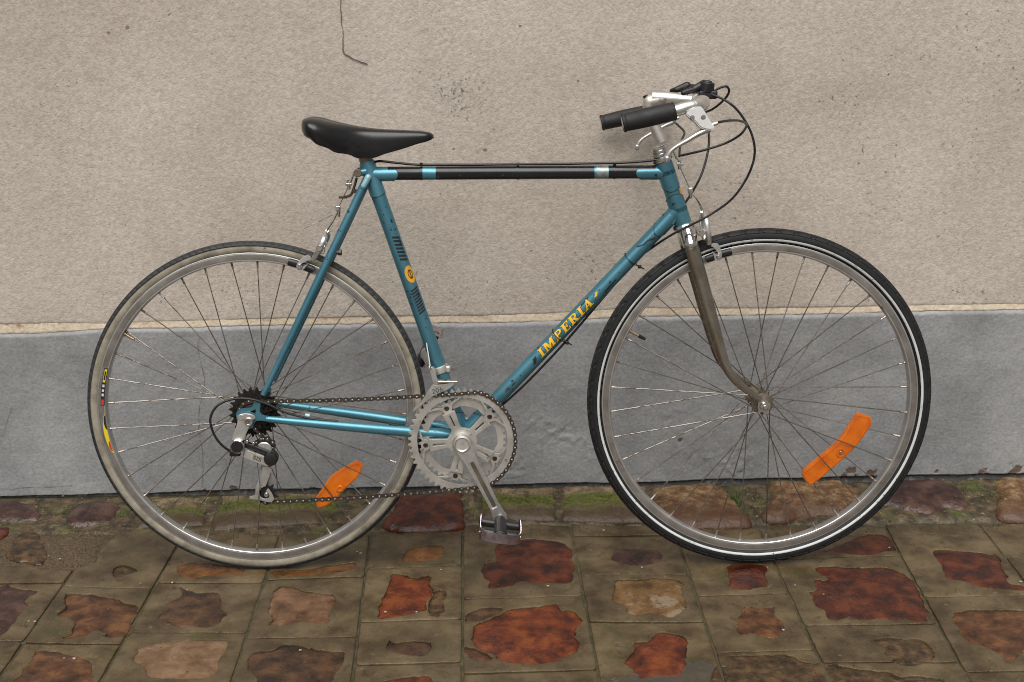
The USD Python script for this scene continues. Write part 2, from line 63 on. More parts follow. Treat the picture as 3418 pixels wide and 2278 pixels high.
[[-0.6944,-0.0204],[-0.6523,-0.0198],[-0.606,-0.0314],[-0.5663,-0.0663],[-0.5472,-0.1081],[-0.5498,-0.1363],[-0.597,-0.1375],[-0.6573,-0.1215]]],["plum",
[[-0.4886,-0.0473],[-0.45,-0.0355],[-0.4071,-0.0384],[-0.3794,-0.0628],[-0.376,-0.088],[-0.3796,-0.1367],[-0.4069,-0.1599],[-0.4453,-0.1668],[-0.4852,-0.1579],[-0.4927,-0.1014]]],["kerb",
[[-0.3526,-0.0719],[-0.3204,-0.0201],[-0.2509,-0.0151],[-0.1766,-0.0153],[-0.1691,-0.1661],[-0.2468,-0.1798],[-0.3167,-0.1819]]],["kerbmoss",
[[-0.1659,-0.0156],[-0.0394,-0.0103],[0.0881,-0.0094],[0.1183,-0.025],[0.1152,-0.1173],[0.0881,-0.1727],[-0.0127,-0.1741],[-0.1465,-0.194],[-0.159,-0.1663]]],["maroon",
[[0.2317,-0.0453],[0.273,-0.0335],[0.3363,-0.0309],[0.3928,-0.0341],[0.404,-0.0584],[0.4051,-0.1652],[0.3976,-0.1964],[0.3447,-0.2105],[0.2717,-0.2125],[0.2301,-0.1921],[0.224,-0.1605],[0.2426,-0.096]]],["kerb",
[[0.4059,0.0039],[0.429,0.0051],[0.4319,-0.1539],[0.4106,-0.1574]]],["kerbmoss",
[[0.4351,0.0031],[0.5129,0.0143],[0.6132,0.0187],[0.6093,-0.1705],[0.5116,-0.1616],[0.4404,-0.1517]]],["kerbmoss",
[[0.624,0.0184],[0.7641,0.0235],[0.8175,0.0194],[0.8359,-0.0095],[0.8216,-0.1114],[0.8004,-0.1833],[0.7135,-0.1771],[0.6161,-0.1707]]],["orange",
[[0.8283,-0.0338],[0.8807,-0.0149],[0.943,-0.0077],[0.9883,-0.0178],[1.0101,-0.0605],[1.0212,-0.1203],[1.0372,-0.1861],[1.0128,-0.2092],[0.8979,-0.2078],[0.8518,-0.1972],[0.8128,-0.1802]]],["orange",
[[1.1027,-0.003],[1.1666,0.0087],[1.2362,0.0114],[1.2787,-0.0079],[1.304,-0.0641],[1.2809,-0.1272],[1.2486,-0.1593],[1.1612,-0.1651],[1.1048,-0.1894],[1.0535,-0.172],[1.0986,-0.0801]]],["plum",
[[1.3888,-0.0019],[1.4443,0.0147],[1.4898,0.0089],[1.5164,-0.0215],[1.5406,-0.0574],[1.5355,-0.1256],[1.5108,-0.158],[1.4784,-0.1407],[1.4352,-0.1682],[1.4048,-0.1552],[1.3603,-0.1293],[1.3372,-0.1119]]],["orange",
[[1.6172,-0.042],[1.6476,-0.0071],[1.7007,-0.0131],[1.748,-0.0278],[1.6856,-0.1869],[1.5914,-0.1925],[1.5791,-0.1598],[1.6095,-0.0938]]]],"flakes":[[0.1205,-0.7094],[-0.2841,-0.7297],[-0.3025,-0.7283],[-0.4361,-0.3286],[-0.4649,-0.3138],[-0.4003,-0.5926],[-0.4126,-0.5923],[-0.1751,-0.4403],[-0.2391,-0.442],[-0.1387,-0.4722],[0.3623,-0.3967],[0.3232,-0.5726],[0.5791,-0.4733],[0.2636,-0.5712],[0.7087,-0.2199],[0.7739,-0.3972],[0.6349,0.0226],[0.185,0.0038],[1.5504,0.0109],[1.4592,0.0098],[1.6038,-0.1506],[1.0294,-0.4027],[1.0694,-0.4809],[1.1169,-0.5206],[1.5199,-0.4773],[1.0104,-0.6568],[1.3022,-0.3191],[1.5433,0.034],[-0.4258,-0.0949],[-0.5276,-0.018],[0.1822,-0.3105],[0.191,-0.3179]],"crack":[[0.164,1.1403],[0.1628,1.0962],[0.1639,1.0607],[0.1646,1.0158],[0.1667,1.0014],[0.1802,0.9958],[0.1964,0.9866],[0.2136,0.9801]],"cracklow":[[[-0.1882,0.3887],[-0.1909,0.3636],[-0.1896,0.3275],[-0.1835,0.2947],[-0.1837,0.2691],[-0.1953,0.2324],[-0.2034,0.1954],[-0.2056,0.1581],[-0.2016,0.1053],[-0.2028,0.0673],[-0.2092,0.0214]],
[[-0.6255,0.2225],[-0.6395,0.193],[-0.6545,0.1558],[-0.6647,0.1296]],
[[-0.6777,0.0232],[-0.657,0.0191],[-0.6244,0.0244],[-0.5641,0.0256],[-0.507,0.0288]]],"pl":[[-0.6323,0.3941],[-0.5349,0.3951],[-0.388,0.4036],[-0.2226,0.4039],[-0.0471,0.408],[0.1281,0.4082],[0.3034,0.4093],[0.4885,0.4083],[0.6347,0.4128],[0.7809,0.4183],[1.0245,0.4197],[1.2195,0.4206],[1.4143,0.4246],[1.661,0.426]],"pt":[[-0.6343,0.4129],[-0.5367,0.4139],[-0.3907,0.4113],[-0.2244,0.4156],[-0.0485,0.4188],[0.1273,0.4199],[0.3031,0.422],[0.4887,0.4221],[0.6353,0.4256],[0.7817,0.4341],[1.0261,0.4315],[1.2216,0.4324],[1.4171,0.4343],[1.6646,0.4347]],"dirt":[[0.4016,0.9272,0.05],[0.4099,0.8764,0.05],[0.2094,0.9883,0.03],[1.3184,0.9687,0.05],[1.3837,0.9635,0.05],[0.712,0.5571,0.06],[0.7607,0.5268,0.05],[0.8382,0.9184,0.03],[0.6337,0.9296,0.04],[0.3099,0.9601,0.03],[-0.0435,0.7873,0.05],[0.9623,0.8337,0.05]],"blister":[[0.5756,0.1563,0.04],[0.6156,0.1398,0.05],[0.6658,0.107,0.05],[0.8371,0.0834,0.09],[0.7671,0.0516,0.06],[0.9372,0.1038,0.06],[0.8954,0.158,0.05],[0.5854,0.0755,0.04],[0.5148,0.06,0.03],[1.0391,0.0702,0.05]],"peel":[[1.3035,0.0398,0.028],[1.3448,0.0284,0.025],[1.2842,0.0259,0.02],[1.2032,0.0246,0.02],[1.5976,0.0364,0.022],[1.6782,0.0409,0.02],[1.4961,0.0376,0.01],[-0.2125,0.0085,0.012],[0.0485,0.0076,0.015],[-0.1333,0.0131,0.012],[0.8956,0.1526,0.006],[0.8984,0.1236,0.006]],"rust":[[0.3651,0.3401,0.012],[0.379,0.3006,0.012],[0.4085,0.2982,0.015],[0.4282,0.3001,0.01],[0.8322,0.3039,0.008],[1.0293,0.3038,0.01],[1.1866,0.3144,0.015],[1.0886,0.3031,0.008]],"rustup":[[-0.3277,1.051,0.006],[-0.2874,1.0613,0.006],[0.5371,1.0572,0.005],[0.46,0.7964,0.006],[-0.0009,0.5597,0.006],[0.3914,0.7999,0.004],[0.5578,0.5716,0.004],[1.3132,0.4507,0.004]],"wallcorners":[[-0.5432,1.121],[1.59,1.1014],[-0.6811,-0.0046],[1.7034,0.0231]]}


stage = Usd.Stage.CreateInMemory()
UsdGeom.SetStageUpAxis(stage, UsdGeom.Tokens.z)
UsdGeom.SetStageMetersPerUnit(stage, 1.0)
stage.SetDefaultPrim(UsdGeom.Xform.Define(stage, '/World').GetPrim())
UsdGeom.Scope.Define(stage, '/World/Looks')
rng = np.random.default_rng(7)

# ------------------------------------------------------------------ camera, sky, sun
cam = UsdGeom.Camera.Define(stage, '/World/camera')
c = D['cam']
M = Gf.Matrix4d(*c['r'], 0, *c['u'], 0, *[-x for x in c['f']], 0, *c['pos'], 1)
cam.AddTransformOp().Set(M)
cam.CreateFocalLengthAttr(c['focal']); cam.CreateHorizontalApertureAttr(36.0); cam.CreateVerticalApertureAttr(36.0 * 682 / 1024)
cam.CreateFStopAttr(9.0); cam.CreateFocusDistanceAttr(2.62)
cam.CreateExposureAttr(1.30)
cam.CreateClippingRangeAttr(Gf.Vec2f(0.05, 1000))
SUN_ELEV, SUN_AZ = math.radians(58), math.radians(186)       # high behind the camera, veiled by cloud
sky_m = usdkit.material(stage, '/World/Looks/overcast_sky', {
    's': ('sky_texture', {'sky_type': 'single_scattering', 'sun_disc': False, 'sun_elevation': SUN_ELEV, 'sun_rotation': SUN_AZ, 'aerosol_density': 3.0, 'air_density': 1.0}),
    'tc': ('texture_coordinate', {}), 'n': ('noise_texture', {'scale': 2.2, 'detail': 5.0, 'roughness': 0.55}),
    'rp': ('rgb_ramp', {'ramp': [(0.3, (1.05, 1.06, 1.10)), (0.7, (1.45, 1.44, 1.42))]}),
    'mx': ('mix_color', {'fac': 0.93, 'use_clamp': False}),
    'b': ('background_shader', {'strength': 0.08})},
    [('tc.generated', 'n.vector'), ('n.fac', 'rp.fac'), ('s.color', 'mx.a'), ('rp.color', 'mx.b'), ('mx.result', 'b.color')], surface='b.background')
dome = UsdLux.DomeLight.Define(stage, '/World/sky')
UsdShade.MaterialBindingAPI.Apply(dome.GetPrim()).Bind(sky_m)
dome.GetPrim().SetCustomDataByKey('kind', 'structure')
sun = UsdLux.DistantLight.Define(stage, '/World/sun')
sun.CreateNormalizeAttr(True); sun.CreateIntensityAttr(0.4); sun.CreateAngleAttr(56.0); sun.CreateColorAttr(Gf.Vec3f(1.0, 0.975, 0.94))
sd = Gf.Vec3d(math.sin(SUN_AZ) * math.cos(SUN_ELEV), math.cos(SUN_AZ) * math.cos(SUN_ELEV), math.sin(SUN_ELEV))
sun.AddTransformOp().Set(Gf.Matrix4d().SetRotate(Gf.Rotation(Gf.Vec3d(0, 0, 1), sd)))

# ------------------------------------------------------------------ helpers
counts = {}
def path_of(name, parent):
    base = parent.GetPath().pathString if parent is not None else '/World'
    k = (base, name); n = counts.get(k, 0); counts[k] = n + 1
    return f'{base}/{name}' + (f'_{n:03d}' if n else '')
def tag(p, label=None, cat=None, group=None, kind=None):
    for k, v in (('label', label), ('category', cat), ('group', group), ('kind', kind)):
        if v: p.SetCustomDataByKey(k, v)
    return p
def xf(name, parent=None):
    return UsdGeom.Xform.Define(stage, path_of(name, parent)).GetPrim()
def cat_mesh(ms):
    ms = [m for m in ms if m is not None]
    return ms[0] if len(ms) == 1 else trimesh.util.concatenate(ms)
BIKE_SPACE = np.array([[1, 0, 0], [0, 0, 1], [0, -1, 0]], float)     # (u, v, w) -> (x, y, z): x=u, y=-w, z=v
def put(name, mesh, mat, parent, smooth=35, uvw=False, label=None):
    if isinstance(mesh, list): mesh = cat_mesh(mesh)
    if uvw:
        mesh = trimesh.Trimesh(np.asarray(mesh.vertices) @ BIKE_SPACE, mesh.faces, process=False)
    p = usdkit.mesh(stage, path_of(name, parent), mesh, mat, smooth=smooth).GetPrim()
    if label: p.SetCustomDataByKey('label', label)
    return p

def spline(pts, n):
    pts = np.asarray(pts, float)
    P = np.vstack([2 * pts[0] - pts[1], pts, 2 * pts[-1] - pts[-2]])
    d = np.r_[0, np.cumsum(np.linalg.norm(np.diff(pts, axis=0), axis=1))]
    s = np.linspace(0, d[-1], n)
    i = np.clip(np.searchsorted(d, s, 'right') - 1, 0, len(pts) - 2)
    t = ((s - d[i]) / (d[i + 1] - d[i]))[:, None]
    a, b, c_, e = P[i], P[i + 1], P[i + 2], P[i + 3]
    return 0.5 * (2 * b + (c_ - a) * t + (2 * a - 5 * b + 4 * c_ - e) * t**2 + (3 * b - a - 3 * c_ + e) * t**3)

def tube(pts, r, seg=16, up=(0, 0, 1), r2=None, cap=True):
    """A swept tube; r along the normal in the plane, r2 along the direction nearest to up."""
    pts = np.asarray(pts, float); n = len(pts)
    r = np.broadcast_to(np.asarray(r, float), n); r2 = r if r2 is None else np.broadcast_to(np.asarray(r2, float), n)
    t = np.gradient(pts, axis=0); t /= np.linalg.norm(t, axis=1, keepdims=True) + 1e-12
    up = np.asarray(up, float); b = up - t[0] * (t[0] @ up)
    if np.linalg.norm(b) < 1e-3: b = np.array([1.0, 0, 0]) - t[0] * t[0][0]
    b /= np.linalg.norm(b); B = [b]
    for k in range(1, n):
        b = B[-1] - t[k] * (t[k] @ B[-1]); B.append(b / np.linalg.norm(b))
    B = np.array(B); N = np.cross(B, t)
    a = np.linspace(0, 2 * np.pi, seg, endpoint=False)
    V = pts[:, None] + N[:, None] * (np.cos(a)[None, :, None] * r[:, None, None]) + B[:, None] * (np.sin(a)[None, :, None] * r2[:, None, None])
    V = V.reshape(-1, 3); F = []
    i, j = np.meshgrid(np.arange(n - 1), np.arange(seg), indexing='ij'); j2 = (j + 1) % seg
    q = np.stack([i * seg + j, i * seg + j2, (i + 1) * seg + j2, (i + 1) * seg + j], -1).reshape(-1, 4)
    F = np.vstack([q[:, [0, 2, 1]], q[:, [0, 3, 2]]])
    if cap:
        V = np.vstack([V, pts[0], pts[-1]]); k = np.arange(seg); k2 = (k + 1) % seg
        F = np.vstack([F, np.stack([np.full(seg, n * seg), k, k2], 1), np.stack([np.full(seg, n * seg + 1), (n - 1) * seg + k2, (n - 1) * seg + k], 1)])
    m = trimesh.Trimesh(V, F, process=False)
    if m.volume < 0: m.invert()
    return m

def lathe(p0, axis, prof, seg=24, closed=False, ang0=0.0):
    """Profile of (distance along the axis, radius) turned about the axis."""
    p0 = np.asarray(p0, float); ax = np.asarray(axis, float); ax = ax / np.linalg.norm(ax)
    h = np.array([1.0, 0, 0]) if abs(ax[0]) < 0.9 else np.array([0, 1.0, 0])
    e1 = np.cross(ax, h); e1 /= np.linalg.norm(e1); e2 = np.cross(ax, e1)
    prof = np.asarray(prof, float)
    a = np.linspace(0, 2 * np.pi, seg, endpoint=False) + ang0
    ring = np.cos(a)[:, None] * e1 + np.sin(a)[:, None] * e2
    V = (p0 + prof[:, :1] * ax)[:, None] + prof[:, 1][:, None, None] * ring[None]
    n = len(prof); V = V.reshape(-1, 3)
    m_ = n if closed else n - 1
    i, j = np.meshgrid(np.arange(m_), np.arange(seg), indexing='ij'); j2 = (j + 1) % seg; i2 = (i + 1) % n
    q = np.stack([i * seg + j, i * seg + j2, i2 * seg + j2, i2 * seg + j], -1).reshape(-1, 4)
    F = np.vstack([q[:, [0, 1, 2]], q[:, [0, 2, 3]]])
    m = trimesh.Trimesh(V, F, process=False)
    if m.volume < 0: m.invert()
    return m
Wax = (0, 0, 1)
def disc(uv, w0, w1, r, seg=24, ch=None):
    ch = min(abs(w1 - w0) * 0.3, r * 0.15) if ch is None else ch
    return lathe((uv[0], uv[1], w0), Wax, [(0, 0), (0, r - ch), (ch, r), (w1 - w0 - ch, r), (w1 - w0, r - ch), (w1 - w0, 0)], seg)

def polys(s):
    if s.is_empty: return []
    if isinstance(s, Polygon): return [s]
    return [g for g in s.geoms if isinstance(g, Polygon) and g.area > 1e-9]
def plate(shape, w0, w1, ch=0.0):
    """A flat plate in the u-v plane from w0 to w1, its edges chamfered by ch."""
    out = []
    for g in polys(shape):
        h = w1 - w0
        if ch and len(polys(g.buffer(-ch))) == 1:
            m = trimesh.creation.extrude_polygon(g, h - 2 * ch, engine='earcut'); m.apply_translation((0, 0, w0 + ch)); out.append(m)
            top = g.buffer(-ch, join_style='mitre')
            for gg in polys(top):
                m = trimesh.creation.extrude_polygon(gg, h, engine='earcut'); m.apply_translation((0, 0, w0)); out.append(m)
        else:
            m = trimesh.creation.extrude_polygon(g, h, engine='earcut'); m.apply_translation((0, 0, w0)); out.append(m)
    return cat_mesh(out)
def P2(pts): return Polygon([p[:2] for p in pts]).buffer(0)
def rnd(shape, r): return shape.buffer(-r).buffer(2 * r).buffer(-r)
def blob(pts, rs, refine=0.0025, it=8):
    """A smooth solid round a chain of spheres."""
    import manifold3d as mf
    sp = [mf.Manifold.sphere(r, 20).translate(tuple(map(float, p))) for p, r in zip(pts, rs)]
    body = mf.Manifold.batch_hull([sp[0], sp[1]]) if len(sp) > 1 else sp[0]
    for k in range(1, len(sp) - 1): body = body + mf.Manifold.batch_hull([sp[k], sp[k + 1]])
    body = body.refine_to_length(refine); mm = body.to_mesh()
    m = trimesh.Trimesh(mm.vert_properties[:, :3], mm.tri_verts, process=True)
    trimesh.smoothing.filter_taubin(m, iterations=it)
    return m
def rbox(center, size, r):
    import manifold3d as mf
    h = np.array(size) / 2 - r
    s = mf.Manifold.sphere(r, 12)
    m = mf.Manifold.batch_hull([s.translate((float(center[0] + a * h[0]), float(center[1] + b * h[1]), float(center[2] + c_ * h[2]))) for a in (-1, 1) for b in (-1, 1) for c_ in (-1, 1)]).to_mesh()
    return trimesh.Trimesh(m.vert_properties[:, :3], m.tri_verts, process=False)
def rot2(m, uv, ang):
    T = trimesh.transformations.rotation_matrix(ang, (0, 0, 1), (uv[0], uv[1], 0)); m = m.copy(); m.apply_transform(T); return m

def slab(poly, top, depth=0.014, edge=0.006, drop=0.003, cell=0.014, step=0.005):
    """A stone or paver: a densely cut top whose height is top(x, y), rounded towards its edges, with a skirt."""
    out_v, out_f, n0 = [], [], 0
    for g in polys(poly):
        pts = []
        for off, st in ((0, step), (-edge * 0.35, step), (-edge, step * 1.4)):
            for gg in polys(g.buffer(off) if off else g):
                for ring in [gg.exterior, *gg.interiors]:
                    k = max(6, int(ring.length / st)); s = np.linspace(0, ring.length, k, endpoint=False)
                    pts.append(shapely.get_coordinates(shapely.line_interpolate_point(ring, s)))
        x0, y0, x1, y1 = g.bounds
        gx, gy = np.meshgrid(np.arange(x0, x1, cell), np.arange(y0, y1, cell)); q = np.stack([gx.ravel(), gy.ravel()], 1)
        q = q + rng.uniform(-0.3, 0.3, q.shape) * cell
        inner = g.buffer(-edge * 1.3)
        if not inner.is_empty: pts.append(q[shapely.contains_xy(inner, q[:, 0], q[:, 1])])
        p = np.vstack(pts); tri = Delaunay(p).simplices
        cen = p[tri].mean(1); tri = tri[shapely.contains_xy(g, cen[:, 0], cen[:, 1])]
        a, b, c_ = p[tri[:, 0]], p[tri[:, 1]], p[tri[:, 2]]
        ar = (b[:, 0] - a[:, 0]) * (c_[:, 1] - a[:, 1]) - (b[:, 1] - a[:, 1]) * (c_[:, 0] - a[:, 0])
        tri = np.where((ar < 0)[:, None], tri[:, [0, 2, 1]], tri); tri = tri[np.abs(ar) > 1e-10]
        d = shapely.distance(g.boundary, shapely.points(p))
        t = np.clip(1 - d / edge, 0, 1); z = top(p[:, 0], p[:, 1], d) - drop * t * t
        v = np.column_stack([p, z])
        e = np.vstack([tri[:, [0, 1]], tri[:, [1, 2]], tri[:, [2, 0]]])
        key = np.sort(e, 1); _, inv, cnt = np.unique(key[:, 0] * 1000003 + key[:, 1], return_inverse=True, return_counts=True)
        be = e[cnt[inv] == 1]; low = v.copy(); low[:, 2] -= depth; nv = len(v)
        f = np.vstack([tri, np.stack([be[:, 1], be[:, 0], be[:, 0] + nv], 1), np.stack([be[:, 1], be[:, 0] + nv, be[:, 1] + nv], 1)])
        out_v += [v, low]; out_f.append(f + n0); n0 += 2 * nv
    V, F = np.vstack(out_v), np.vstack(out_f)
    used = np.unique(F); remap = np.zeros(len(V), int); remap[used] = np.arange(len(used))
    return trimesh.Trimesh(V[used], remap[F], process=False)
def rough(poly, amp=0.004, freq=60.0, seed=0, seg=0.004):
    """The outline broken up by noise, as a worn or chipped edge is."""
    g = polys(poly)[0]; r = g.exterior; n = max(20, int(r.length / seg))
    p = shapely.get_coordinates(shapely.line_interpolate_point(r, np.linspace(0, r.length, n, endpoint=False)))
    q = np.column_stack([p, np.zeros(n)])
    dx = meshkit.fbm(q * freq + seed * 7.3, 4, seed) - 0.5; dy = meshkit.fbm(q * freq + 31.7 + seed, 4, seed + 5) - 0.5
    fx = meshkit.fbm(q * freq * 3.7 + seed * 3.1, 3, seed + 11) - 0.5; fy = meshkit.fbm(q * freq * 3.7 + 17.3 + seed, 3, seed + 13) - 0.5
    return rnd(Polygon(p + 2.2 * amp * np.stack([dx, dy], 1) + 1.3 * amp * np.stack([fx, fy], 1)).buffer(0), min(0.0005, amp * 0.12))
def smooth_ring(pts, k=6):
    p = np.asarray(pts, float); n = len(p); out = []
    for i in range(n):
        a, b, c_, e = p[i - 1], p[i], p[(i + 1) % n], p[(i + 2) % n]
        for t in np.arange(k) / k:
            out.append(0.5 * (2 * b + (c_ - a) * t + (2 * a - 5 * b + 4 * c_ - e) * t**2 + (3 * b - a - 3 * c_ + e) * t**3))
    return Polygon(out).buffer(0)

# ------------------------------------------------------------------ materials
def mat(name, ramp, scale=30.0, detail=5.0, rough_=(0.4, 0.6), metal=0.0, bump=0.0, bscale=300.0, bdist=0.002, spots=None, coat=0.0, distort=0.0, spec=0.5, extra=None, trans=0.0, rscale=None, pos=False):
    """Noise colour ramp, noise roughness, fine bump; spots = (scale, threshold, colour, roughness) for chips, rust and specks."""
    N = {'tc': ('texture_coordinate', {}), 'n': ('noise_texture', {'scale': scale, 'detail': detail, 'roughness': 0.6, 'distortion': distort}),
         'rp': ('rgb_ramp', {'ramp': ramp}), 'n2': ('noise_texture', {'scale': rscale or scale * 0.6, 'detail': 4.0}),
         'rr': ('map_range', {'from_min': 0.3, 'from_max': 0.7, 'to_min': rough_[0], 'to_max': rough_[1], 'clamp': True}),
         'p': ('principled_bsdf', {'metallic': metal, 'coat_weight': coat, 'coat_roughness': 0.15, 'specular_ior_level': spec, 'transmission_weight': trans})}
    src = 'tc.object'
    if pos: N['geo'] = ('geometry', {}); src = 'geo.position'
    L = [(src, 'n.vector'), (src, 'n2.vector'), ('n.fac', 'rp.fac'), ('n2.fac', 'rr.value')]
    col, rg, me = 'rp.color', 'rr.result', None
    for k, s in enumerate(spots or []):
        sc, th, colr, ro = s[:4]; w = s[4] if len(s) > 4 else 0.04
        N[f's{k}'] = ('noise_texture', {'scale': sc, 'detail': 6.0, 'roughness': 0.65}); L.append((src, f's{k}.vector'))
        N[f'm{k}'] = ('map_range', {'from_min': th, 'from_max': th + w, 'to_min': 0.0, 'to_max': 1.0, 'clamp': True}); L.append((f's{k}.fac', f'm{k}.value'))
        N[f'c{k}'] = ('mix_color', {'b': colr}); L += [(f'm{k}.result', f'c{k}.fac'), (col, f'c{k}.a')]; col = f'c{k}.result'
        if ro is not None:
            N[f'r{k}'] = ('mix_float', {'b': ro}); L += [(f'm{k}.result', f'r{k}.fac'), (rg, f'r{k}.a')]; rg = f'r{k}.result'
        if metal > 0.3 and len(s) > 5:
            N[f'e{k}'] = ('mix_float', {'b': s[5], 'a': metal}); L.append((f'm{k}.result', f'e{k}.fac'))
            if me: L.append((me, f'e{k}.a'))
            me = f'e{k}.result'
    L += [(col, 'p.base_color'), (rg, 'p.roughness')]
    if me: L.append((me, 'p.metallic'))
    if bump:
        N['nb'] = ('noise_texture', {'scale': bscale, 'detail': 4.0, 'roughness': 0.6}); N['b'] = ('bump', {'strength': bump, 'distance': bdist})
        L += [(src, 'nb.vector'), ('nb.fac', 'b.height'), ('b.normal', 'p.normal')]
    return usdkit.material(stage, f'/World/Looks/{name}', N, L, surface='p.BSDF')
def g3(v, k=(1, 1, 1)): return (v * k[0], v * k[1], v * k[2])

RUST = (0.10, 0.035, 0.014)
TEAL = [(0.3, (0.075, 0.225, 0.295)), (0.7, (0.105, 0.285, 0.36))]
chips = [(95.0, 0.67, (0.012, 0.012, 0.014), 0.6, 0.02, 0.0), (42.0, 0.70, (0.09, 0.032, 0.016), 0.75, 0.03, 0.0), (400.0, 0.76, (0.015, 0.014, 0.014), 0.6, 0.03, 0.0)]
m_teal = mat('teal_metallic_paint', TEAL, 8, rough_=(0.34, 0.46), metal=0.66, coat=0.12, bump=0.05, bscale=900, spots=chips)
m_teal_worn = mat('worn_teal_paint', [(0.3, (0.066, 0.200, 0.265)), (0.7, (0.098, 0.265, 0.335))], 14, rough_=(0.33, 0.46), metal=0.68, coat=0.2, bump=0.06, bscale=900,
                  spots=[(55.0, 0.63, (0.012, 0.012, 0.014), 0.6, 0.02, 0.0), (30.0, 0.665, (0.085, 0.030, 0.016), 0.75, 0.03, 0.0), (300.0, 0.69, (0.015, 0.014, 0.014), 0.6, 0.03, 0.0)])
m_pale = mat('chipped_pale_blue_paint', [(0.3, (0.22, 0.42, 0.50)), (0.7, (0.34, 0.54, 0.60))], 40, rough_=(0.35, 0.5), metal=0.3, spots=[(160, 0.66, (0.02, 0.03, 0.035), 0.6)])  # also serves as the painted highlight of the near stay cap
m_silver_tape = mat('silver_sticker', [(0.3, (0.18, 0.23, 0.24)), (0.7, (0.42, 0.43, 0.42))], 90, rough_=(0.3, 0.5), metal=0.6, spots=[(120, 0.6, (0.12, 0.22, 0.25), 0.5)])
m_blackp = mat('black_paint_band', [(0.3, (0.005, 0.0055, 0.007)), (0.7, (0.010, 0.011, 0.012))], 30, rough_=(0.20, 0.32), spots=[(120, 0.655, (0.05, 0.13, 0.16), 0.5, 0.02)])
m_yellow = mat('yellow_lettering', [(0.3, (0.72, 0.40, 0.015)), (0.7, (0.80, 0.50, 0.03))], 60, rough_=(0.35, 0.5), spots=[(120, 0.69, (0.03, 0.11, 0.14), 0.5, 0.02)])
m_orange_badge = mat('orange_emblem', [(0.3, (0.62, 0.27, 0.012)), (0.7, (0.70, 0.36, 0.02))], 60, rough_=(0.35, 0.5), spots=[(90, 0.68, (0.03, 0.02, 0.01), 0.5)])
m_ink = mat('black_print', [(0.3, (0.010, 0.010, 0.011)), (0.7, (0.016, 0.016, 0.018))], 60, rough_=(0.4, 0.55), spots=[(150, 0.66, (0.03, 0.12, 0.16), 0.45, 0.02)])
m_alloy = mat('brushed_alloy', [(0.3, (0.62, 0.61, 0.585)), (0.7, (0.78, 0.77, 0.745))], 60, rough_=(0.34, 0.46), metal=1.0, bump=0.06, bscale=500, spots=[(70, 0.68, (0.20, 0.18, 0.15), 0.55, 0.06, 0.8)])
m_alloy_dull = mat('dull_alloy', [(0.3, (0.50, 0.475, 0.43)), (0.7, (0.66, 0.63, 0.585))], 50, rough_=(0.46, 0.60), metal=0.95, bump=0.06, bscale=500, spots=[(45, 0.62, (0.16, 0.135, 0.105), 0.65, 0.12, 0.7)])
m_rim = mat('rim_alloy', [(0.3, (0.50, 0.49, 0.47)), (0.7, (0.66, 0.65, 0.63))], 25, rough_=(0.34, 0.48), metal=0.95, bump=0.04, bscale=700, spots=[(18, 0.60, (0.15, 0.115, 0.09), 0.6, 0.15, 0.7)])
m_brake_track = mat('worn_rim_side', [(0.3, (0.24, 0.215, 0.19)), (0.7, (0.40, 0.375, 0.345))], 30, rough_=(0.34, 0.5), metal=0.85, bump=0.05, bscale=700, spots=[(16, 0.56, (0.13, 0.10, 0.08), 0.6, 0.2, 0.6)])
m_chrome = mat('pitted_chrome', [(0.3, (0.52, 0.50, 0.47)), (0.7, (0.68, 0.66, 0.63))], 40, rough_=(0.10, 0.22), metal=1.0, spots=[(130, 0.64, (0.14, 0.09, 0.06), 0.6, 0.05, 0.3)])
m_fork = mat('tarnished_fork_chrome', [(0.3, (0.20, 0.165, 0.128)), (0.7, (0.38, 0.335, 0.28))], 22, rough_=(0.08, 0.20), metal=0.92, distort=0.6, bump=0.04, bscale=600, spots=[(60, 0.66, (0.085, 0.045, 0.025), 0.7, 0.06, 0.3)])
m_spoke = mat('stainless_spoke', [(0.3, (0.17, 0.155, 0.135)), (0.7, (0.34, 0.32, 0.295))], 30, rough_=(0.30, 0.42), metal=1.0, spots=[(40, 0.50, (0.12, 0.085, 0.06), 0.6, 0.1, 0.6)])
m_nipple = mat('spoke_nipple', [(0.3, (0.32, 0.28, 0.24)), (0.7, (0.5, 0.46, 0.42))], 30, rough_=(0.35, 0.5), metal=0.9, spots=[(100, 0.50, (0.15, 0.07, 0.04), 0.6, 0.1, 0.4)])
m_chain = mat('oily_chain_steel', [(0.3, (0.060, 0.050, 0.042)), (0.7, (0.16, 0.14, 0.12))], 160, rough_=(0.3, 0.5), metal=0.85, spots=[(60, 0.6, RUST, 0.7, 0.1, 0.3)])
m_chain_pin = mat('bright_chain_pin', [(0.3, (0.36, 0.33, 0.30)), (0.7, (0.50, 0.47, 0.44))], 160, rough_=(0.25, 0.35), metal=1.0)
m_cog = mat('greasy_sprocket', [(0.3, (0.012, 0.010, 0.009)), (0.7, (0.045, 0.036, 0.030))], 90, rough_=(0.42, 0.6), metal=0.6, bump=0.1, bscale=700)
m_rubber = mat('black_tyre_rubber', [(0.3, (0.008, 0.0083, 0.009)), (0.7, (0.016, 0.0165, 0.017))], 60, rough_=(0.5, 0.66), spec=0.35, bump=0.12, bscale=900, spots=[(28, 0.66, (0.04, 0.038, 0.034), 0.8, 0.15)])
m_tread = mat('worn_grey_tread', [(0.3, (0.014, 0.0145, 0.016)), (0.7, (0.028, 0.0285, 0.030))], 40, rough_=(0.55, 0.7), bump=0.12, bscale=900, spots=[(28, 0.68, (0.05, 0.047, 0.042), 0.85, 0.2)])
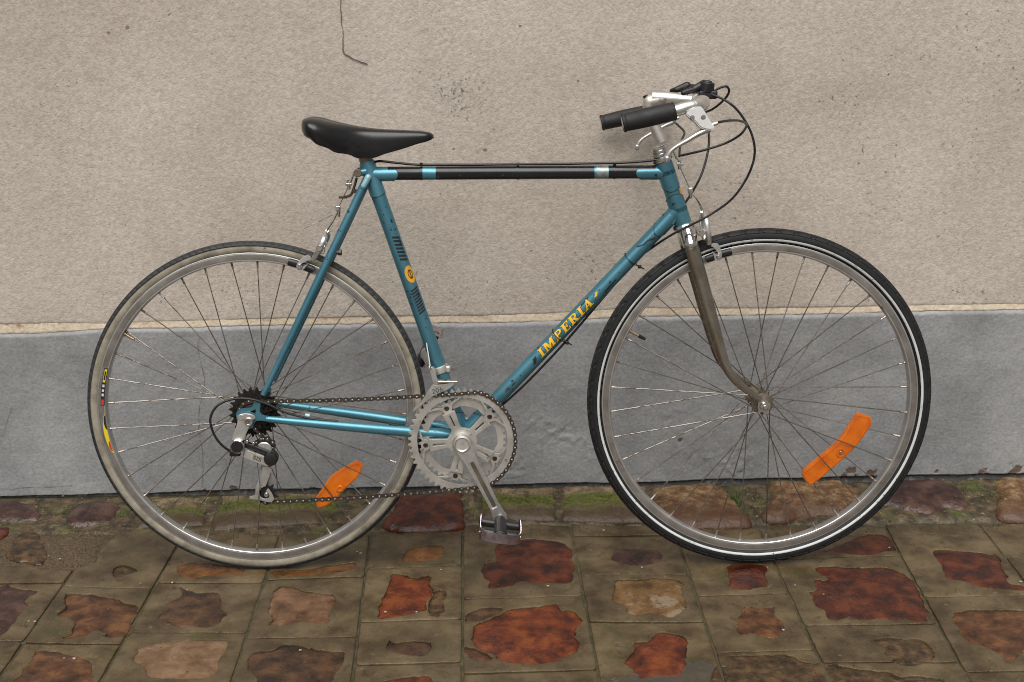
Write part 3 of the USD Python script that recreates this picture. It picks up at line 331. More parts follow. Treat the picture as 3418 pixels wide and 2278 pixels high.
m_gum = mat('aged_gum_sidewall', [(0.3, (0.13, 0.112, 0.080)), (0.5, (0.25, 0.222, 0.166)), (0.7, (0.34, 0.31, 0.245))], 26, rough_=(0.6, 0.8), bump=0.15, bscale=600, spots=[(70, 0.63, (0.05, 0.042, 0.032), 0.85, 0.1)])
m_stripe = mat('reflective_stripe', [(0.3, (0.50, 0.51, 0.50)), (0.7, (0.64, 0.65, 0.645))], 20, rough_=(0.4, 0.55), spots=[(140, 0.60, (0.10, 0.095, 0.085), 0.7, 0.06)])
m_black = mat('black_plastic', [(0.3, (0.007, 0.007, 0.008)), (0.7, (0.013, 0.013, 0.014))], 40, rough_=(0.32, 0.46), bump=0.05, bscale=700)
m_cable = mat('black_cable_housing', [(0.3, (0.008, 0.008, 0.009)), (0.7, (0.014, 0.014, 0.015))], 40, rough_=(0.34, 0.45))
m_grip = mat('black_rubber_grip', [(0.3, (0.008, 0.008, 0.009)), (0.7, (0.015, 0.015, 0.016))], 60, rough_=(0.5, 0.65), bump=0.5, bscale=1100, bdist=0.001)
m_saddle = mat('worn_black_saddle_leather', [(0.3, (0.006, 0.0062, 0.007)), (0.7, (0.012, 0.0122, 0.013))], 22, rough_=(0.24, 0.36), bump=0.08, bscale=500, spots=[(16, 0.62, (0.022, 0.022, 0.023), 0.48, 0.2)])
m_seatpost = mat('dull_seat_post', [(0.3, (0.17, 0.14, 0.10)), (0.7, (0.30, 0.26, 0.20))], 40, rough_=(0.35, 0.5), metal=0.9)
m_brass = mat('brass_valve', [(0.3, (0.34, 0.26, 0.17)), (0.7, (0.46, 0.37, 0.26))], 60, rough_=(0.3, 0.45), metal=0.9)
m_purple = mat('purple_anodised_metal', [(0.3, (0.34, 0.26, 0.32)), (0.7, (0.58, 0.52, 0.55))], 90, rough_=(0.22, 0.36), metal=1.0, spots=[(130, 0.62, (0.16, 0.03, 0.06), 0.5, 0.06, 0.5)])
m_stick_y = mat('yellow_rim_sticker', [(0.3, (0.62, 0.46, 0.01)), (0.7, (0.70, 0.56, 0.02))], 60, rough_=(0.4, 0.55), spots=[(90, 0.66, (0.05, 0.04, 0.02), 0.6)])
m_stick_r = mat('red_rim_sticker', [(0.3, (0.40, 0.03, 0.015)), (0.7, (0.50, 0.05, 0.02))], 60, rough_=(0.4, 0.55))
m_stick_w = mat('white_rim_sticker', [(0.3, (0.5, 0.48, 0.44)), (0.7, (0.64, 0.62, 0.58))], 60, rough_=(0.4, 0.55))
# orange reflector: clear plastic over fine cells
m_refl = usdkit.material(stage, '/World/Looks/orange_reflector_plastic', {
    'tc': ('texture_coordinate', {}), 'v': ('voronoi_texture', {'scale': 420.0}), 'b': ('bump', {'strength': 0.12, 'distance': 0.002}),
    'n': ('noise_texture', {'scale': 45.0, 'detail': 3.0}), 'rp': ('rgb_ramp', {'ramp': [(0.3, (0.58, 0.10, 0.002)), (0.7, (0.76, 0.165, 0.004))]}),
    'p': ('principled_bsdf', {'roughness': 0.22, 'coat_weight': 0.6, 'coat_roughness': 0.08, 'subsurface_weight': 0.2, 'subsurface_scale': 0.004, 'subsurface_radius': (1.0, 0.35, 0.05)})},
    [('tc.object', 'v.vector'), ('tc.object', 'n.vector'), ('v.distance', 'b.height'), ('b.normal', 'p.normal'), ('n.fac', 'rp.fac'), ('rp.color', 'p.base_color')], surface='p.BSDF')

# wall: the plaster's own dirt, rust and bare spots, plus painted shade at the foot, come from a mesh attribute made with the relief
def wall_mat(name, ramp, scale, grain, gstr, gdist, speck, rough_v, pits=0.75):
    return usdkit.material(stage, f'/World/Looks/{name}', {
        'geo': ('geometry', {}), 'at': ('attribute', {'attribute': 'stain'}), 'sep': ('separate_color', {'color_type': 'rgb'}),
        'n': ('noise_texture', {'scale': scale, 'detail': 6.0, 'roughness': 0.62}), 'rp': ('rgb_ramp', {'ramp': ramp}),
        'n3': ('noise_texture', {'scale': 130.0, 'detail': 4.0, 'roughness': 0.6}), 'mr3': ('map_range', {'from_min': 0.35, 'from_max': 0.65, 'to_min': 0.86, 'to_max': 1.10, 'clamp': True}),
        'mul': ('mix_color', {'blend_type': 'multiply', 'fac': 1.0, 'use_clamp': False}),
        'ds': ('noise_texture', {'scale': speck[0], 'detail': 5.0, 'roughness': 0.7}),
        'dadd': ('math', {'math_type': 'multiply_add', 'value2': 0.17}), 'dm': ('map_range', {'from_min': speck[1], 'from_max': speck[1] + 0.09, 'to_min': 0.0, 'to_max': speck[2], 'clamp': True}),
        'dc': ('mix_color', {'b': (0.075, 0.066, 0.056)}),
        'rs': ('noise_texture', {'scale': 60.0, 'detail': 5.0, 'roughness': 0.65}), 'radd': ('math', {'math_type': 'multiply', 'value2': 1.0}), 'rm': ('map_range', {'from_min': 0.30, 'from_max': 0.5, 'to_min': 0.0, 'to_max': 0.75, 'clamp': True}),
        'rc': ('mix_color', {'b': (0.21, 0.085, 0.028)}),
        'bn': ('noise_texture', {'scale': 90.0, 'detail': 5.0, 'roughness': 0.6}), 'badd': ('math', {'math_type': 'multiply', 'value2': 1.0}), 'bm': ('map_range', {'from_min': 0.28, 'from_max': 0.32, 'to_min': 0.0, 'to_max': 1.0, 'clamp': True}),
        'bc': ('mix_color', {'b': (0.135, 0.088, 0.064)}),
        'g1': ('noise_texture', {'scale': grain, 'detail': 4.0, 'roughness': 0.55}), 'gm': ('map_range', {'from_min': 0.30, 'from_max': pits, 'to_min': 0.0, 'to_max': 1.0, 'clamp': True}), 'b': ('bump', {'strength': gstr, 'distance': gdist}),
        'p': ('principled_bsdf', {'roughness': rough_v, 'specular_ior_level': 0.3})},
        [('geo.position', k + '.vector') for k in ('n', 'n3', 'ds', 'rs', 'bn', 'g1')] +
        [('n.fac', 'rp.fac'), ('n3.fac', 'mr3.value'), ('rp.color', 'mul.a'), ('mr3.result', 'mul.b'), ('at.color', 'sep.color'),
         ('sep.r', 'dadd.value1'), ('ds.fac', 'dadd.value3'), ('dadd.value', 'dm.value'), ('dm.result', 'dc.fac'), ('mul.result', 'dc.a'),
         ('sep.g', 'radd.value1'), ('rs.fac', 'radd.value2'), ('radd.value', 'rm.value'), ('rm.result', 'rc.fac'), ('dc.result', 'rc.a'),
         ('sep.b', 'badd.value1'), ('bn.fac', 'badd.value2'), ('badd.value', 'bm.value'), ('bm.result', 'bc.fac'), ('rc.result', 'bc.a'), ('bc.result', 'p.base_color'),
         ('g1.fac', 'gm.value'), ('gm.result', 'b.height'), ('b.normal', 'p.normal')], surface='p.BSDF')
m_render = wall_mat('cream_roughcast', [(0.35, (0.435, 0.378, 0.322)), (0.5, (0.492, 0.434, 0.374)), (0.65, (0.535, 0.478, 0.415))], 2.4, 190.0, 0.25, 0.0035, (110.0, 0.645, 0.75), 0.9, 0.52)
m_ledge = wall_mat('cream_ledge_paint', [(0.3, (0.41, 0.33, 0.235)), (0.5, (0.49, 0.41, 0.31)), (0.7, (0.55, 0.475, 0.37))], 22.0, 120.0, 0.35, 0.004, (120.0, 0.735, 0.6), 0.8)
m_plinth = wall_mat('grey_plinth_paint', [(0.36, (0.222, 0.222, 0.222)), (0.5, (0.270, 0.271, 0.272)), (0.64, (0.318, 0.318, 0.317))], 5.0, 150.0, 0.16, 0.004, (60.0, 0.735, 0.7), 0.62)
m_crack = mat('dark_crack', [(0.3, (0.08, 0.068, 0.056)), (0.7, (0.16, 0.138, 0.115))], 100, rough_=(0.9, 1.0))

def stone_mat(name, ramp_, spots=None, rough_=(0.16, 0.42), scale=24.0, spec=0.5):
    kk_ = (0.74, 0.63, 0.56)
    ramp = [(q, tuple(np.multiply(kk_, col))) for q, col in ramp_]; spots = [(s_[0], s_[1], tuple(np.multiply(kk_, s_[2])), *s_[3:]) for s_ in (spots or [])]
    return mat(name, ramp, scale, detail=10.0, rough_=rough_, bump=0.6, bscale=120.0, bdist=0.004, spots=spots, distort=0.3, rscale=16.0, pos=True, spec=spec)
ST = {
 'red': stone_mat('wet_red_sandstone', [(0.36, (0.050, 0.010, 0.004)), (0.5, (0.150, 0.034, 0.009)), (0.62, (0.235, 0.068, 0.016))], [(70, 0.62, (0.028, 0.010, 0.006), 0.3), (9, 0.64, (0.26, 0.15, 0.11), 0.35, 0.08)]),
 'maroon': stone_mat('wet_maroon_sandstone', [(0.36, (0.026, 0.007, 0.004)), (0.5, (0.080, 0.018, 0.007)), (0.62, (0.140, 0.040, 0.013))], [(60, 0.62, (0.020, 0.009, 0.006), 0.3), (13, 0.68, (0.16, 0.065, 0.04), 0.35, 0.1)]),
 'brown': stone_mat('wet_brown_sandstone', [(0.36, (0.038, 0.016, 0.007)), (0.5, (0.105, 0.047, 0.019)), (0.62, (0.185, 0.095, 0.038))], [(45, 0.60, (0.15, 0.038, 0.011), 0.35, 0.08), (26, 0.62, (0.028, 0.018, 0.011), 0.3, 0.1)]),
 'umber': stone_mat('wet_umber_stone', [(0.36, (0.024, 0.013, 0.008)), (0.5, (0.068, 0.038, 0.020)), (0.62, (0.125, 0.070, 0.033))], [(40, 0.62, (0.12, 0.046, 0.015), 0.35, 0.1)]),
 'plum': stone_mat('wet_plum_stone', [(0.36, (0.022, 0.011, 0.010)), (0.5, (0.060, 0.030, 0.025)), (0.62, (0.115, 0.068, 0.054))], [(22, 0.62, (0.14, 0.062, 0.022), 0.35, 0.1), (60, 0.64, (0.17, 0.13, 0.11), 0.4, 0.1)]),
 'tan': stone_mat('wet_tan_stone', [(0.36, (0.075, 0.038, 0.018)), (0.5, (0.165, 0.095, 0.050)), (0.62, (0.235, 0.150, 0.088))], [(60, 0.62, (0.14, 0.050, 0.019), 0.4, 0.1), (30, 0.62, (0.05, 0.034, 0.02), 0.35, 0.1)]),
 'pale': stone_mat('wet_pale_stone', [(0.36, (0.120, 0.072, 0.039)), (0.5, (0.205, 0.136, 0.080)), (0.62, (0.275, 0.195, 0.125))], [(26, 0.62, (0.13, 0.066, 0.022), 0.4, 0.1), (70, 0.66, (0.07, 0.045, 0.028), 0.4, 0.1)]),
 'ochre': stone_mat('wet_ochre_stone', [(0.36, (0.060, 0.027, 0.009)), (0.5, (0.150, 0.070, 0.020)), (0.62, (0.225, 0.115, 0.036))], [(40, 0.62, (0.11, 0.038, 0.011), 0.4, 0.1), (24, 0.62, (0.035, 0.022, 0.010), 0.4, 0.1)]),
 'sandstone': stone_mat('wet_yellow_sandstone', [(0.36, (0.080, 0.044, 0.014)), (0.5, (0.165, 0.100, 0.038)), (0.62, (0.230, 0.155, 0.070))], [(14, 0.55, (0.27, 0.235, 0.17), 0.4, 0.05), (24, 0.62, (0.075, 0.064, 0.018), 0.4, 0.1)]),
 'mossy': stone_mat('wet_mossy_aggregate', [(0.36, (0.022, 0.015, 0.007)), (0.5, (0.070, 0.047, 0.021)), (0.62, (0.150, 0.098, 0.048))], [(22, 0.58, (0.085, 0.028, 0.009), 0.35, 0.1), (30, 0.64, (0.036, 0.040, 0.010), 0.7, 0.1), (130, 0.66, (0.22, 0.17, 0.11), 0.4, 0.06)], scale=40.0),
}
def kerb_mat(name, ramp, moss_y, dk=(0.60, 0.82), amt=0.95, dcol=(0.050, 0.028, 0.014)):
    """Kerb stones: pale on top, moss and dark brown where the front falls away (moss grows on the slope that faces out)."""
    return usdkit.material(stage, f'/World/Looks/{name}', {
        'geo': ('geometry', {}), 'sep': ('separate_xyz', {}), 'n': ('noise_texture', {'scale': 34.0, 'detail': 10.0, 'roughness': 0.68}), 'rp': ('rgb_ramp', {'ramp': ramp}),
        'nm': ('noise_texture', {'scale': 9.0, 'detail': 5.0}), 'add': ('math', {'math_type': 'multiply_add', 'value1': 0.5, 'value2': 0.34, 'value3': 0.0}), 'mad': ('math', {'math_type': 'add'}),
        'mm': ('rgb_ramp', {'ramp': [(0.0, (0, 0, 0)), (moss_y[0], (0, 0, 0)), (moss_y[0] + 0.12, (1, 1, 1)), (moss_y[1], (1, 1, 1)), (moss_y[1] + 0.15, (0.15, 0.15, 0.15)), (1.0, (0, 0, 0))]}),
        'my': ('map_range', {'from_min': 0.0, 'from_max': -0.20, 'to_min': -0.17, 'to_max': 1.0, 'clamp': True}),
        'mossn': ('noise_texture', {'scale': 120.0, 'detail': 5.0}), 'mossr': ('rgb_ramp', {'ramp': [(0.3, (0.028, 0.035, 0.004)), (0.7, (0.115, 0.125, 0.014))]}),
        'dk': ('map_range', {'from_min': dk[0], 'from_max': dk[1], 'to_min': 0.0, 'to_max': 0.88, 'clamp': True}), 'dc': ('mix_color', {'b': dcol}),
        'mc': ('mix_color', {}), 'k1': ('noise_texture', {'scale': 150.0, 'detail': 5.0, 'roughness': 0.65}), 'k1m': ('map_range', {'from_min': 0.56, 'from_max': 0.66, 'to_min': 0.0, 'to_max': 0.75, 'clamp': True}), 'k1c': ('mix_color', {'b': (0.030, 0.020, 0.010)}),
        'k2': ('noise_texture', {'scale': 85.0, 'detail': 6.0, 'roughness': 0.68}), 'k2m': ('map_range', {'from_min': 0.59, 'from_max': 0.66, 'to_min': 0.0, 'to_max': 0.7, 'clamp': True}), 'k2c': ('mix_color', {'b': (0.34, 0.27, 0.175)}), 'fm': ('math', {'math_type': 'multiply', 'value2': amt}),
        'bn': ('noise_texture', {'scale': 160.0, 'detail': 5.0}), 'b': ('bump', {'strength': 0.5, 'distance': 0.004}), 'p': ('principled_bsdf', {'roughness': 0.5})},
        [('geo.position', k + '.vector') for k in ('n', 'nm', 'mossn', 'bn', 'k1', 'k2')] + [('geo.position', 'sep.vector'), ('sep.y', 'my.value'), ('n.fac', 'rp.fac'),
         ('nm.fac', 'add.value1'), ('my.result', 'add.value3'), ('add.value', 'mm.fac'), ('mossn.fac', 'mossr.fac'), ('add.value', 'dk.value'), ('k1.fac', 'k1m.value'), ('k1m.result', 'k1c.fac'), ('rp.color', 'k1c.a'), ('k2.fac', 'k2m.value'), ('k2m.result', 'k2c.fac'), ('k1c.result', 'k2c.a'), ('dk.result', 'dc.fac'), ('k2c.result', 'dc.a'),
         ('mm.color', 'fm.value1'), ('fm.value', 'mc.fac'), ('dc.result', 'mc.a'), ('mossr.color', 'mc.b'), ('mc.result', 'p.base_color'), ('bn.fac', 'b.height'), ('b.normal', 'p.normal')], surface='p.BSDF')
ST['kerb'] = kerb_mat('worn_cream_kerb', [(0.36, (0.060, 0.036, 0.017)), (0.5, (0.145, 0.100, 0.055)), (0.62, (0.235, 0.178, 0.106))], (0.55, 0.62))
ST['kerbmoss'] = kerb_mat('mossy_cream_kerb', [(0.36, (0.060, 0.036, 0.017)), (0.5, (0.145, 0.100, 0.055)), (0.62, (0.235, 0.178, 0.106))], (0.28, 0.60))
ST['orange'] = kerb_mat('kerb_orange_stone', [(0.36, (0.060, 0.024, 0.009)), (0.5, (0.155, 0.078, 0.033)), (0.62, (0.265, 0.172, 0.090))], (0.0, 0.02), (0.50, 1.10), 0.5, (0.060, 0.024, 0.010))
m_bed = mat('mossy_joint_soil', [(0.3, (0.030, 0.025, 0.011)), (0.5, (0.060, 0.050, 0.024)), (0.7, (0.095, 0.076, 0.040))], 40, rough_=(0.5, 0.8), bump=0.6, bscale=200, bdist=0.004, spots=[(26, 0.58, (0.050, 0.060, 0.012), 0.8, 0.1)], pos=True)
m_kbed = mat('mossy_kerb_mortar', [(0.36, (0.022, 0.015, 0.007)), (0.5, (0.062, 0.043, 0.021)), (0.64, (0.13, 0.094, 0.052))], 34, detail=8, rough_=(0.35, 0.65), bump=0.6, bscale=170, bdist=0.004, spots=[(13, 0.54, (0.060, 0.070, 0.014), 0.8, 0.12), (150, 0.58, (0.022, 0.015, 0.008), 0.4, 0.08), (100, 0.61, (0.26, 0.20, 0.125), 0.5, 0.06)], pos=True)
m_sand = mat('gritty_sand', [(0.36, (0.036, 0.023, 0.011)), (0.5, (0.076, 0.050, 0.026)), (0.64, (0.125, 0.088, 0.049))], 260, detail=4, rough_=(0.3, 0.6), bump=0.5, bscale=300, bdist=0.004, spots=[(14, 0.60, (0.030, 0.026, 0.012), 0.7, 0.15)], pos=True)
def cement(name, k):
    return mat(name, [(0.36, (0.054 * k, 0.034 * k, 0.014 * k)), (0.5, (0.100 * k, 0.069 * k, 0.033 * k)), (0.64, (0.143 * k, 0.104 * k, 0.054 * k))], 14.0, detail=12.0, rough_=(0.10, 0.40), bump=0.4, bscale=300.0, bdist=0.003, rscale=5.0,
               spots=[(380, 0.63, (0.26 * k, 0.20 * k, 0.13 * k), 0.4, 0.06), (300, 0.66, (0.035, 0.025, 0.014), 0.4, 0.06), (9, 0.55, (0.052, 0.044, 0.014), 0.3, 0.16), (32, 0.58, (0.042, 0.029, 0.014), 0.25, 0.12), (45, 0.62, (0.15, 0.115, 0.07), 0.4, 0.1), (6, 0.62, (0.13 * k, 0.080 * k, 0.040 * k), 0.35, 0.2)], pos=True)
m_cem = [cement(f'wet_cement_{n}', k) for n, k in (('grey', 0.86), ('dark', 0.74), ('light', 0.97))]
m_water = usdkit.material(stage, '/World/Looks/puddle_water', {'t': ('transparent_bsdf', {'color': (0.72, 0.70, 0.66)}), 'g': ('glossy_bsdf', {'roughness': 0.03, 'color': (1, 1, 1)}), 'd': ('diffuse_bsdf', {'color': (0.30, 0.285, 0.26)}), 'm0': ('mix_closure', {'fac': 0.12}), 'f': ('fresnel', {'IOR': 1.33}), 'm': ('mix_closure', {})},  # milky water; its pale diffuse share also stands in for the grey reflection
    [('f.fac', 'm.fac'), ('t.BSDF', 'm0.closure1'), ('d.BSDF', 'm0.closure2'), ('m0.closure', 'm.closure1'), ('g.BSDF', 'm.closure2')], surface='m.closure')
m_flake = mat('pale_flake', [(0.3, (0.26, 0.23, 0.18)), (0.7, (0.50, 0.46, 0.39))], 200, rough_=(0.5, 0.7))
m_moss = mat('moss_blades', [(0.3, (0.035, 0.055, 0.010)), (0.7, (0.090, 0.125, 0.025))], 60, rough_=(0.6, 0.8))

# ------------------------------------------------------------------ ground and pavement
def sheet(x0, x1, y0, y1, z): 
    return trimesh.Trimesh([(x0, y0, z), (x1, y0, z), (x1, y1, z), (x0, y1, z)], [(0, 1, 2), (0, 2, 3)], process=False)
m_far = mat('damp_ground', [(0.3, (0.08, 0.062, 0.04)), (0.7, (0.14, 0.112, 0.075))], 4, rough_=(0.35, 0.6), bump=0.3, bscale=120, pos=True)
tag(put('ground', sheet(-150, 150, -150, 150, -0.020), m_far, None, smooth=False), kind='structure')
pave = xf('pavement'); tag(pave, kind='structure')
put('joint_bed', sheet(-1.6, 2.9, -2.1, 0.02, -0.0050), m_bed, pave, smooth=False)

# the wall foot rises a little from left to right
def foot(x): return 0.0013 + 0.0125 * x
patches = [(cn, rough(smooth_ring(pts, 4), 0.006, 48, k)) for k, (cn, pts) in enumerate(D['patches'])]
sand = rough(Polygon(D['sand']).buffer(0), 0.008, 30, 77)
FRONT = D['front'] = -0.19
def ground_noise(x, y, amp, f, seed): return amp * (meshkit.fbm(np.column_stack([x, y, np.zeros_like(x)]) * f + 13.1, 4, seed) - 0.5) * 2
def xline(line, y):
    (xa, ya), (xb, yb) = line; return xa + (xb - xa) * (y - ya) / (yb - ya)
cols = [((-1.21, -1.0), (-1.22, -0.2)), ((-0.93, -1.0), (-0.94, -0.2)), ((-0.67, -1.0), (-0.675, -0.2))] + D['cols'] + [((1.79, -1.0), (1.80, -0.2)), ((2.06, -1.0), (2.07, -0.2)), ((2.33, -1.0), (2.34, -0.2))]
extra = [[-0.2, -0.44, -0.69], [-0.2, -0.39, -0.61], [-0.2, -0.43, -0.66]]
rows_all = [[[a, a] for a in e] for e in extra] + D['rows'] + [[[a, a] for a in e] for e in ([-0.2, -0.36, -0.60], [-0.2, -0.43, -0.68], [-0.2, -0.38, -0.62])]
kk = 0
for ci in range(len(cols) - 1):
    R = [list(r) for r in rows_all[ci]]
    if ci < len(rows_all):
        last = R[-1]
        for k in range(5): R.append([last[0] - 0.2 * (k + 1) - 0.02 * ((k * 7 + ci) % 3), last[1] - 0.2 * (k + 1) - 0.02 * ((k * 7 + ci) % 3)])
    for ri in range(len(R) - 1):
        (yl0, yr0), (yl1, yr1) = R[ri], R[ri + 1]
        if max(yl1, yr1) < -1.75: continue
        A, Bn = cols[ci], cols[ci + 1]
        q = [(xline(A, yl0), yl0), (xline(Bn, yr0), yr0), (xline(Bn, yr1), yr1), (xline(A, yl1), yl1)]
        quad = Polygon(q).buffer(0)
        gap = Polygon([(q[0][0] + 0.0026, yl0 - 0.0015), (q[1][0] - 0.0026, yr0 - 0.0015), (q[2][0] - 0.0026, yr1 + 0.0015), (q[3][0] + 0.0026, yl1 + 0.0015)]).buffer(0)
        gap = rough(gap, 0.0012, 35, kk, seg=0.01).intersection(quad.buffer(-0.0006))
        view = -0.75 < q[0][0] < 1.75 and yl0 > -0.95
        holes = [(cn, p) for cn, p in patches if p.intersects(gap)]
        body = gap
        for cn, p in holes: body = body.difference(p)
        body = body.difference(sand)
        body = body.buffer(-0.0008).buffer(0.0008)
        if body.is_empty: continue
        dz, tx, ty = rng.uniform(-0.0016, 0.0012), rng.uniform(-0.006, 0.006), rng.uniform(-0.008, 0.008)
        cx_, cy_ = quad.centroid.coords[0]
        def top(x, y, d, dz=dz, tx=tx, ty=ty, cx_=cx_, cy_=cy_, s=kk): return dz + tx * (x - cx_) + ty * (y - cy_) + ground_noise(x, y, 0.0016, 9.0, 3) + ground_noise(x, y, 0.0007, 40.0, 4)
        pm = put('paver', slab(body, top, 0.012, 0.0045, 0.0018, 0.014 if view else 0.06, 0.005 if view else 0.03), m_cem[[0, 0, 1, 2, 0][kk % 5]], pave, smooth=40)
        for cn, p in holes:
            s = p.intersection(gap.buffer(0.0006)).buffer(0.0007)
            s = MultiPolygon([g for g in polys(s) if g.area > 4e-5])
            if s.is_empty: continue
            lift = {'mossy': -0.0045}.get(cn, -0.0028)
            def stop(x, y, d, lift=lift): return lift + 0.0035 * np.clip(d / 0.03, 0, 1) ** 0.7 + ground_noise(x, y, 0.0016, 22.0, 8) + ground_noise(x, y, 0.0010, 70.0, 9)
            put('exposed_stone', slab(s, stop, 0.010, 0.005, 0.001, 0.010, 0.005), ST[cn], pm, smooth=40)
        kk += 1
# gritty patch where the cement has gone, with two stones in it
def sand_top(x, y, d): return -0.0055 + 0.006 * np.clip(d / 0.05, 0, 1) * meshkit.fbm(np.column_stack([x, y, 0 * x]) * 16, 4, 21) + ground_noise(x, y, 0.0016, 120, 22)
put('sand_patch', slab(sand.buffer(0.002), sand_top, 0.008, 0.01, 0.002, 0.006, 0.006), m_sand, pave, smooth=50)
for k, (cn, pts) in enumerate(D['sandstones']):
    put('paving_stone', slab(rough(smooth_ring(pts), 0.005, 45, 60 + k), lambda x, y, d: -0.001 + 0.006 * np.clip(d / 0.03, 0, 1) ** 0.6 + ground_noise(x, y, 0.0018, 40, 9), 0.012, 0.006, 0.003, 0.009), ST['mossy' if k == 0 else 'maroon'], pave, smooth=45)
# mortar and moss between the stones along the wall foot
def kerb_bed_top(x, y, d): return foot(x) * np.clip(1 + y / 0.2, 0, 1) - 0.002 + 0.009 * np.clip(1 + y / 0.2, 0, 1) ** 0.5 * np.clip(d / 0.01, 0, 1) + ground_noise(x, y, 0.005, 18, 31) + ground_noise(x, y, 0.0026, 70, 32)
kb = rough(Polygon([(-1.3, -0.006), (2.4, -0.006), (2.4, -0.185), (1.3, -0.19), (0.9, -0.196), (0.43, -0.170), (0.18, -0.212), (-0.2, -0.21), (-0.5, -0.20), (-1.3, -0.19)]), 0.01, 20, 91, seg=0.01)
put('kerb_mortar', slab(kb, kerb_bed_top, 0.014, 0.012, 0.006, 0.010, 0.008), m_kbed, pave, smooth=50)
front_clip = box(-3, -0.5, 3, -0.004)
for k, (cn, pts) in enumerate(D['kerbs']):
    g = rough(smooth_ring(pts, 5) if cn not in ('kerb', 'kerbmoss') else Polygon(pts).buffer(-0.006).buffer(0.006), 0.004, 30, 100 + k).intersection(front_clip)
    hh = {'kerb': 0.011, 'kerbmoss': 0.012, 'orange': 0.017, 'maroon': 0.015, 'plum': 0.012}[cn]
    def ktop(x, y, d, hh=hh): return foot(x) * np.clip(1 + y / 0.22, 0, 1) + 0.002 + hh * (1 - (1 - np.clip(d / 0.045, 0, 1)) ** 2.2) + ground_noise(x, y, 0.0040, 14, 41) + ground_noise(x, y, 0.0022, 42, 42) + ground_noise(x, y, 0.0014, 120, 43)
    put('kerb_stone', slab(g, ktop, 0.016, 0.008, 0.005, 0.0055, 0.0045), ST[cn], pave, smooth=50)
for x0, x1 in ((-1.25, -0.98), (-0.96, -0.76), (1.78, 2.0), (2.03, 2.3)):
    g = rough(box(x0, -0.16, x1, -0.02).buffer(-0.03).buffer(0.03), 0.006, 25, int(x0 * 100) + 300)
    put('kerb_stone', slab(g, lambda x, y, d: foot(x) + 0.013 * (1 - (1 - np.clip(d / 0.04, 0, 1)) ** 2.2) + ground_noise(x, y, 0.003, 14, 41), 0.016, 0.010, 0.005, 0.02, 0.015), ST['orange'], pave, smooth=50)
# puddle in front
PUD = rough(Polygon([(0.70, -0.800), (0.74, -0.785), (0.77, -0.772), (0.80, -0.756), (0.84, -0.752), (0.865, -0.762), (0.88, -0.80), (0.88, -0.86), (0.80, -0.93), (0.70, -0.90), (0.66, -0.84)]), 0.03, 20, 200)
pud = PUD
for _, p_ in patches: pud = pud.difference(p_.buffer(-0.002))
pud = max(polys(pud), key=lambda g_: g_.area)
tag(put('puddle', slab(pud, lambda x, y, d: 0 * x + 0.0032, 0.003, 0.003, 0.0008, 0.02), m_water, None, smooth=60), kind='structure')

# ------------------------------------------------------------------ wall
wall = xf('plastered_wall')
tag(wall, 'cream roughcast wall with a grey painted plinth behind the bicycle', 'wall')
def pl_top(x):
    a = np.array(D['pl']); return np.interp(x, a[:, 0], a[:, 1])
def led_top(x):
    a = np.array(D['pt']); return np.interp(x, a[:, 0], a[:, 1])
def fb3(x, z, f, seed, o=4): return meshkit.fbm(np.column_stack([x.ravel() * f, z.ravel() * f, np.full(x.size, seed * 1.7)]), o, seed).reshape(x.shape)
def spot(x, z, lst):
    s = np.zeros_like(x)
    for a, b, r in lst: s = np.maximum(s, np.clip(1.25 - np.hypot(x - a, (z - b) * 1.15) / r, 0, 1))
    return s
def wall_grid(name, material, xs, ts, fn, label=None):
    X, Tt = np.meshgrid(xs, ts); Y, Z, S = fn(X, Tt)
    n, m = X.shape; V = np.stack([X.ravel(), Y.ravel(), Z.ravel()], 1)
    i, j = np.meshgrid(np.arange(n - 1), np.arange(m - 1), indexing='ij'); a = i * m + j
    F = np.vstack([np.stack([a, a + 1, a + m + 1], -1).reshape(-1, 3), np.stack([a, a + m + 1, a + m], -1).reshape(-1, 3)])
    mesh = usdkit.mesh(stage, path_of(name, wall), trimesh.Trimesh(V, F, process=False), material, smooth=True)
    pv = UsdGeom.PrimvarsAPI(mesh).CreatePrimvar('stain', Sdf.ValueTypeNames.Color3fArray, 'vertex')
    pv.Set(Vt.Vec3fArray.FromNumpy(S.reshape(-1, 3).astype(np.float32)))
    if label: mesh.GetPrim().SetCustomDataByKey('label', label)
    return mesh
VX0, VX1 = -0.85, 1.85
xs_f = np.concatenate([np.linspace(-6, VX0, 12)[:-1], np.arange(VX0, VX1, 0.0035), np.linspace(VX1, 7, 12)])
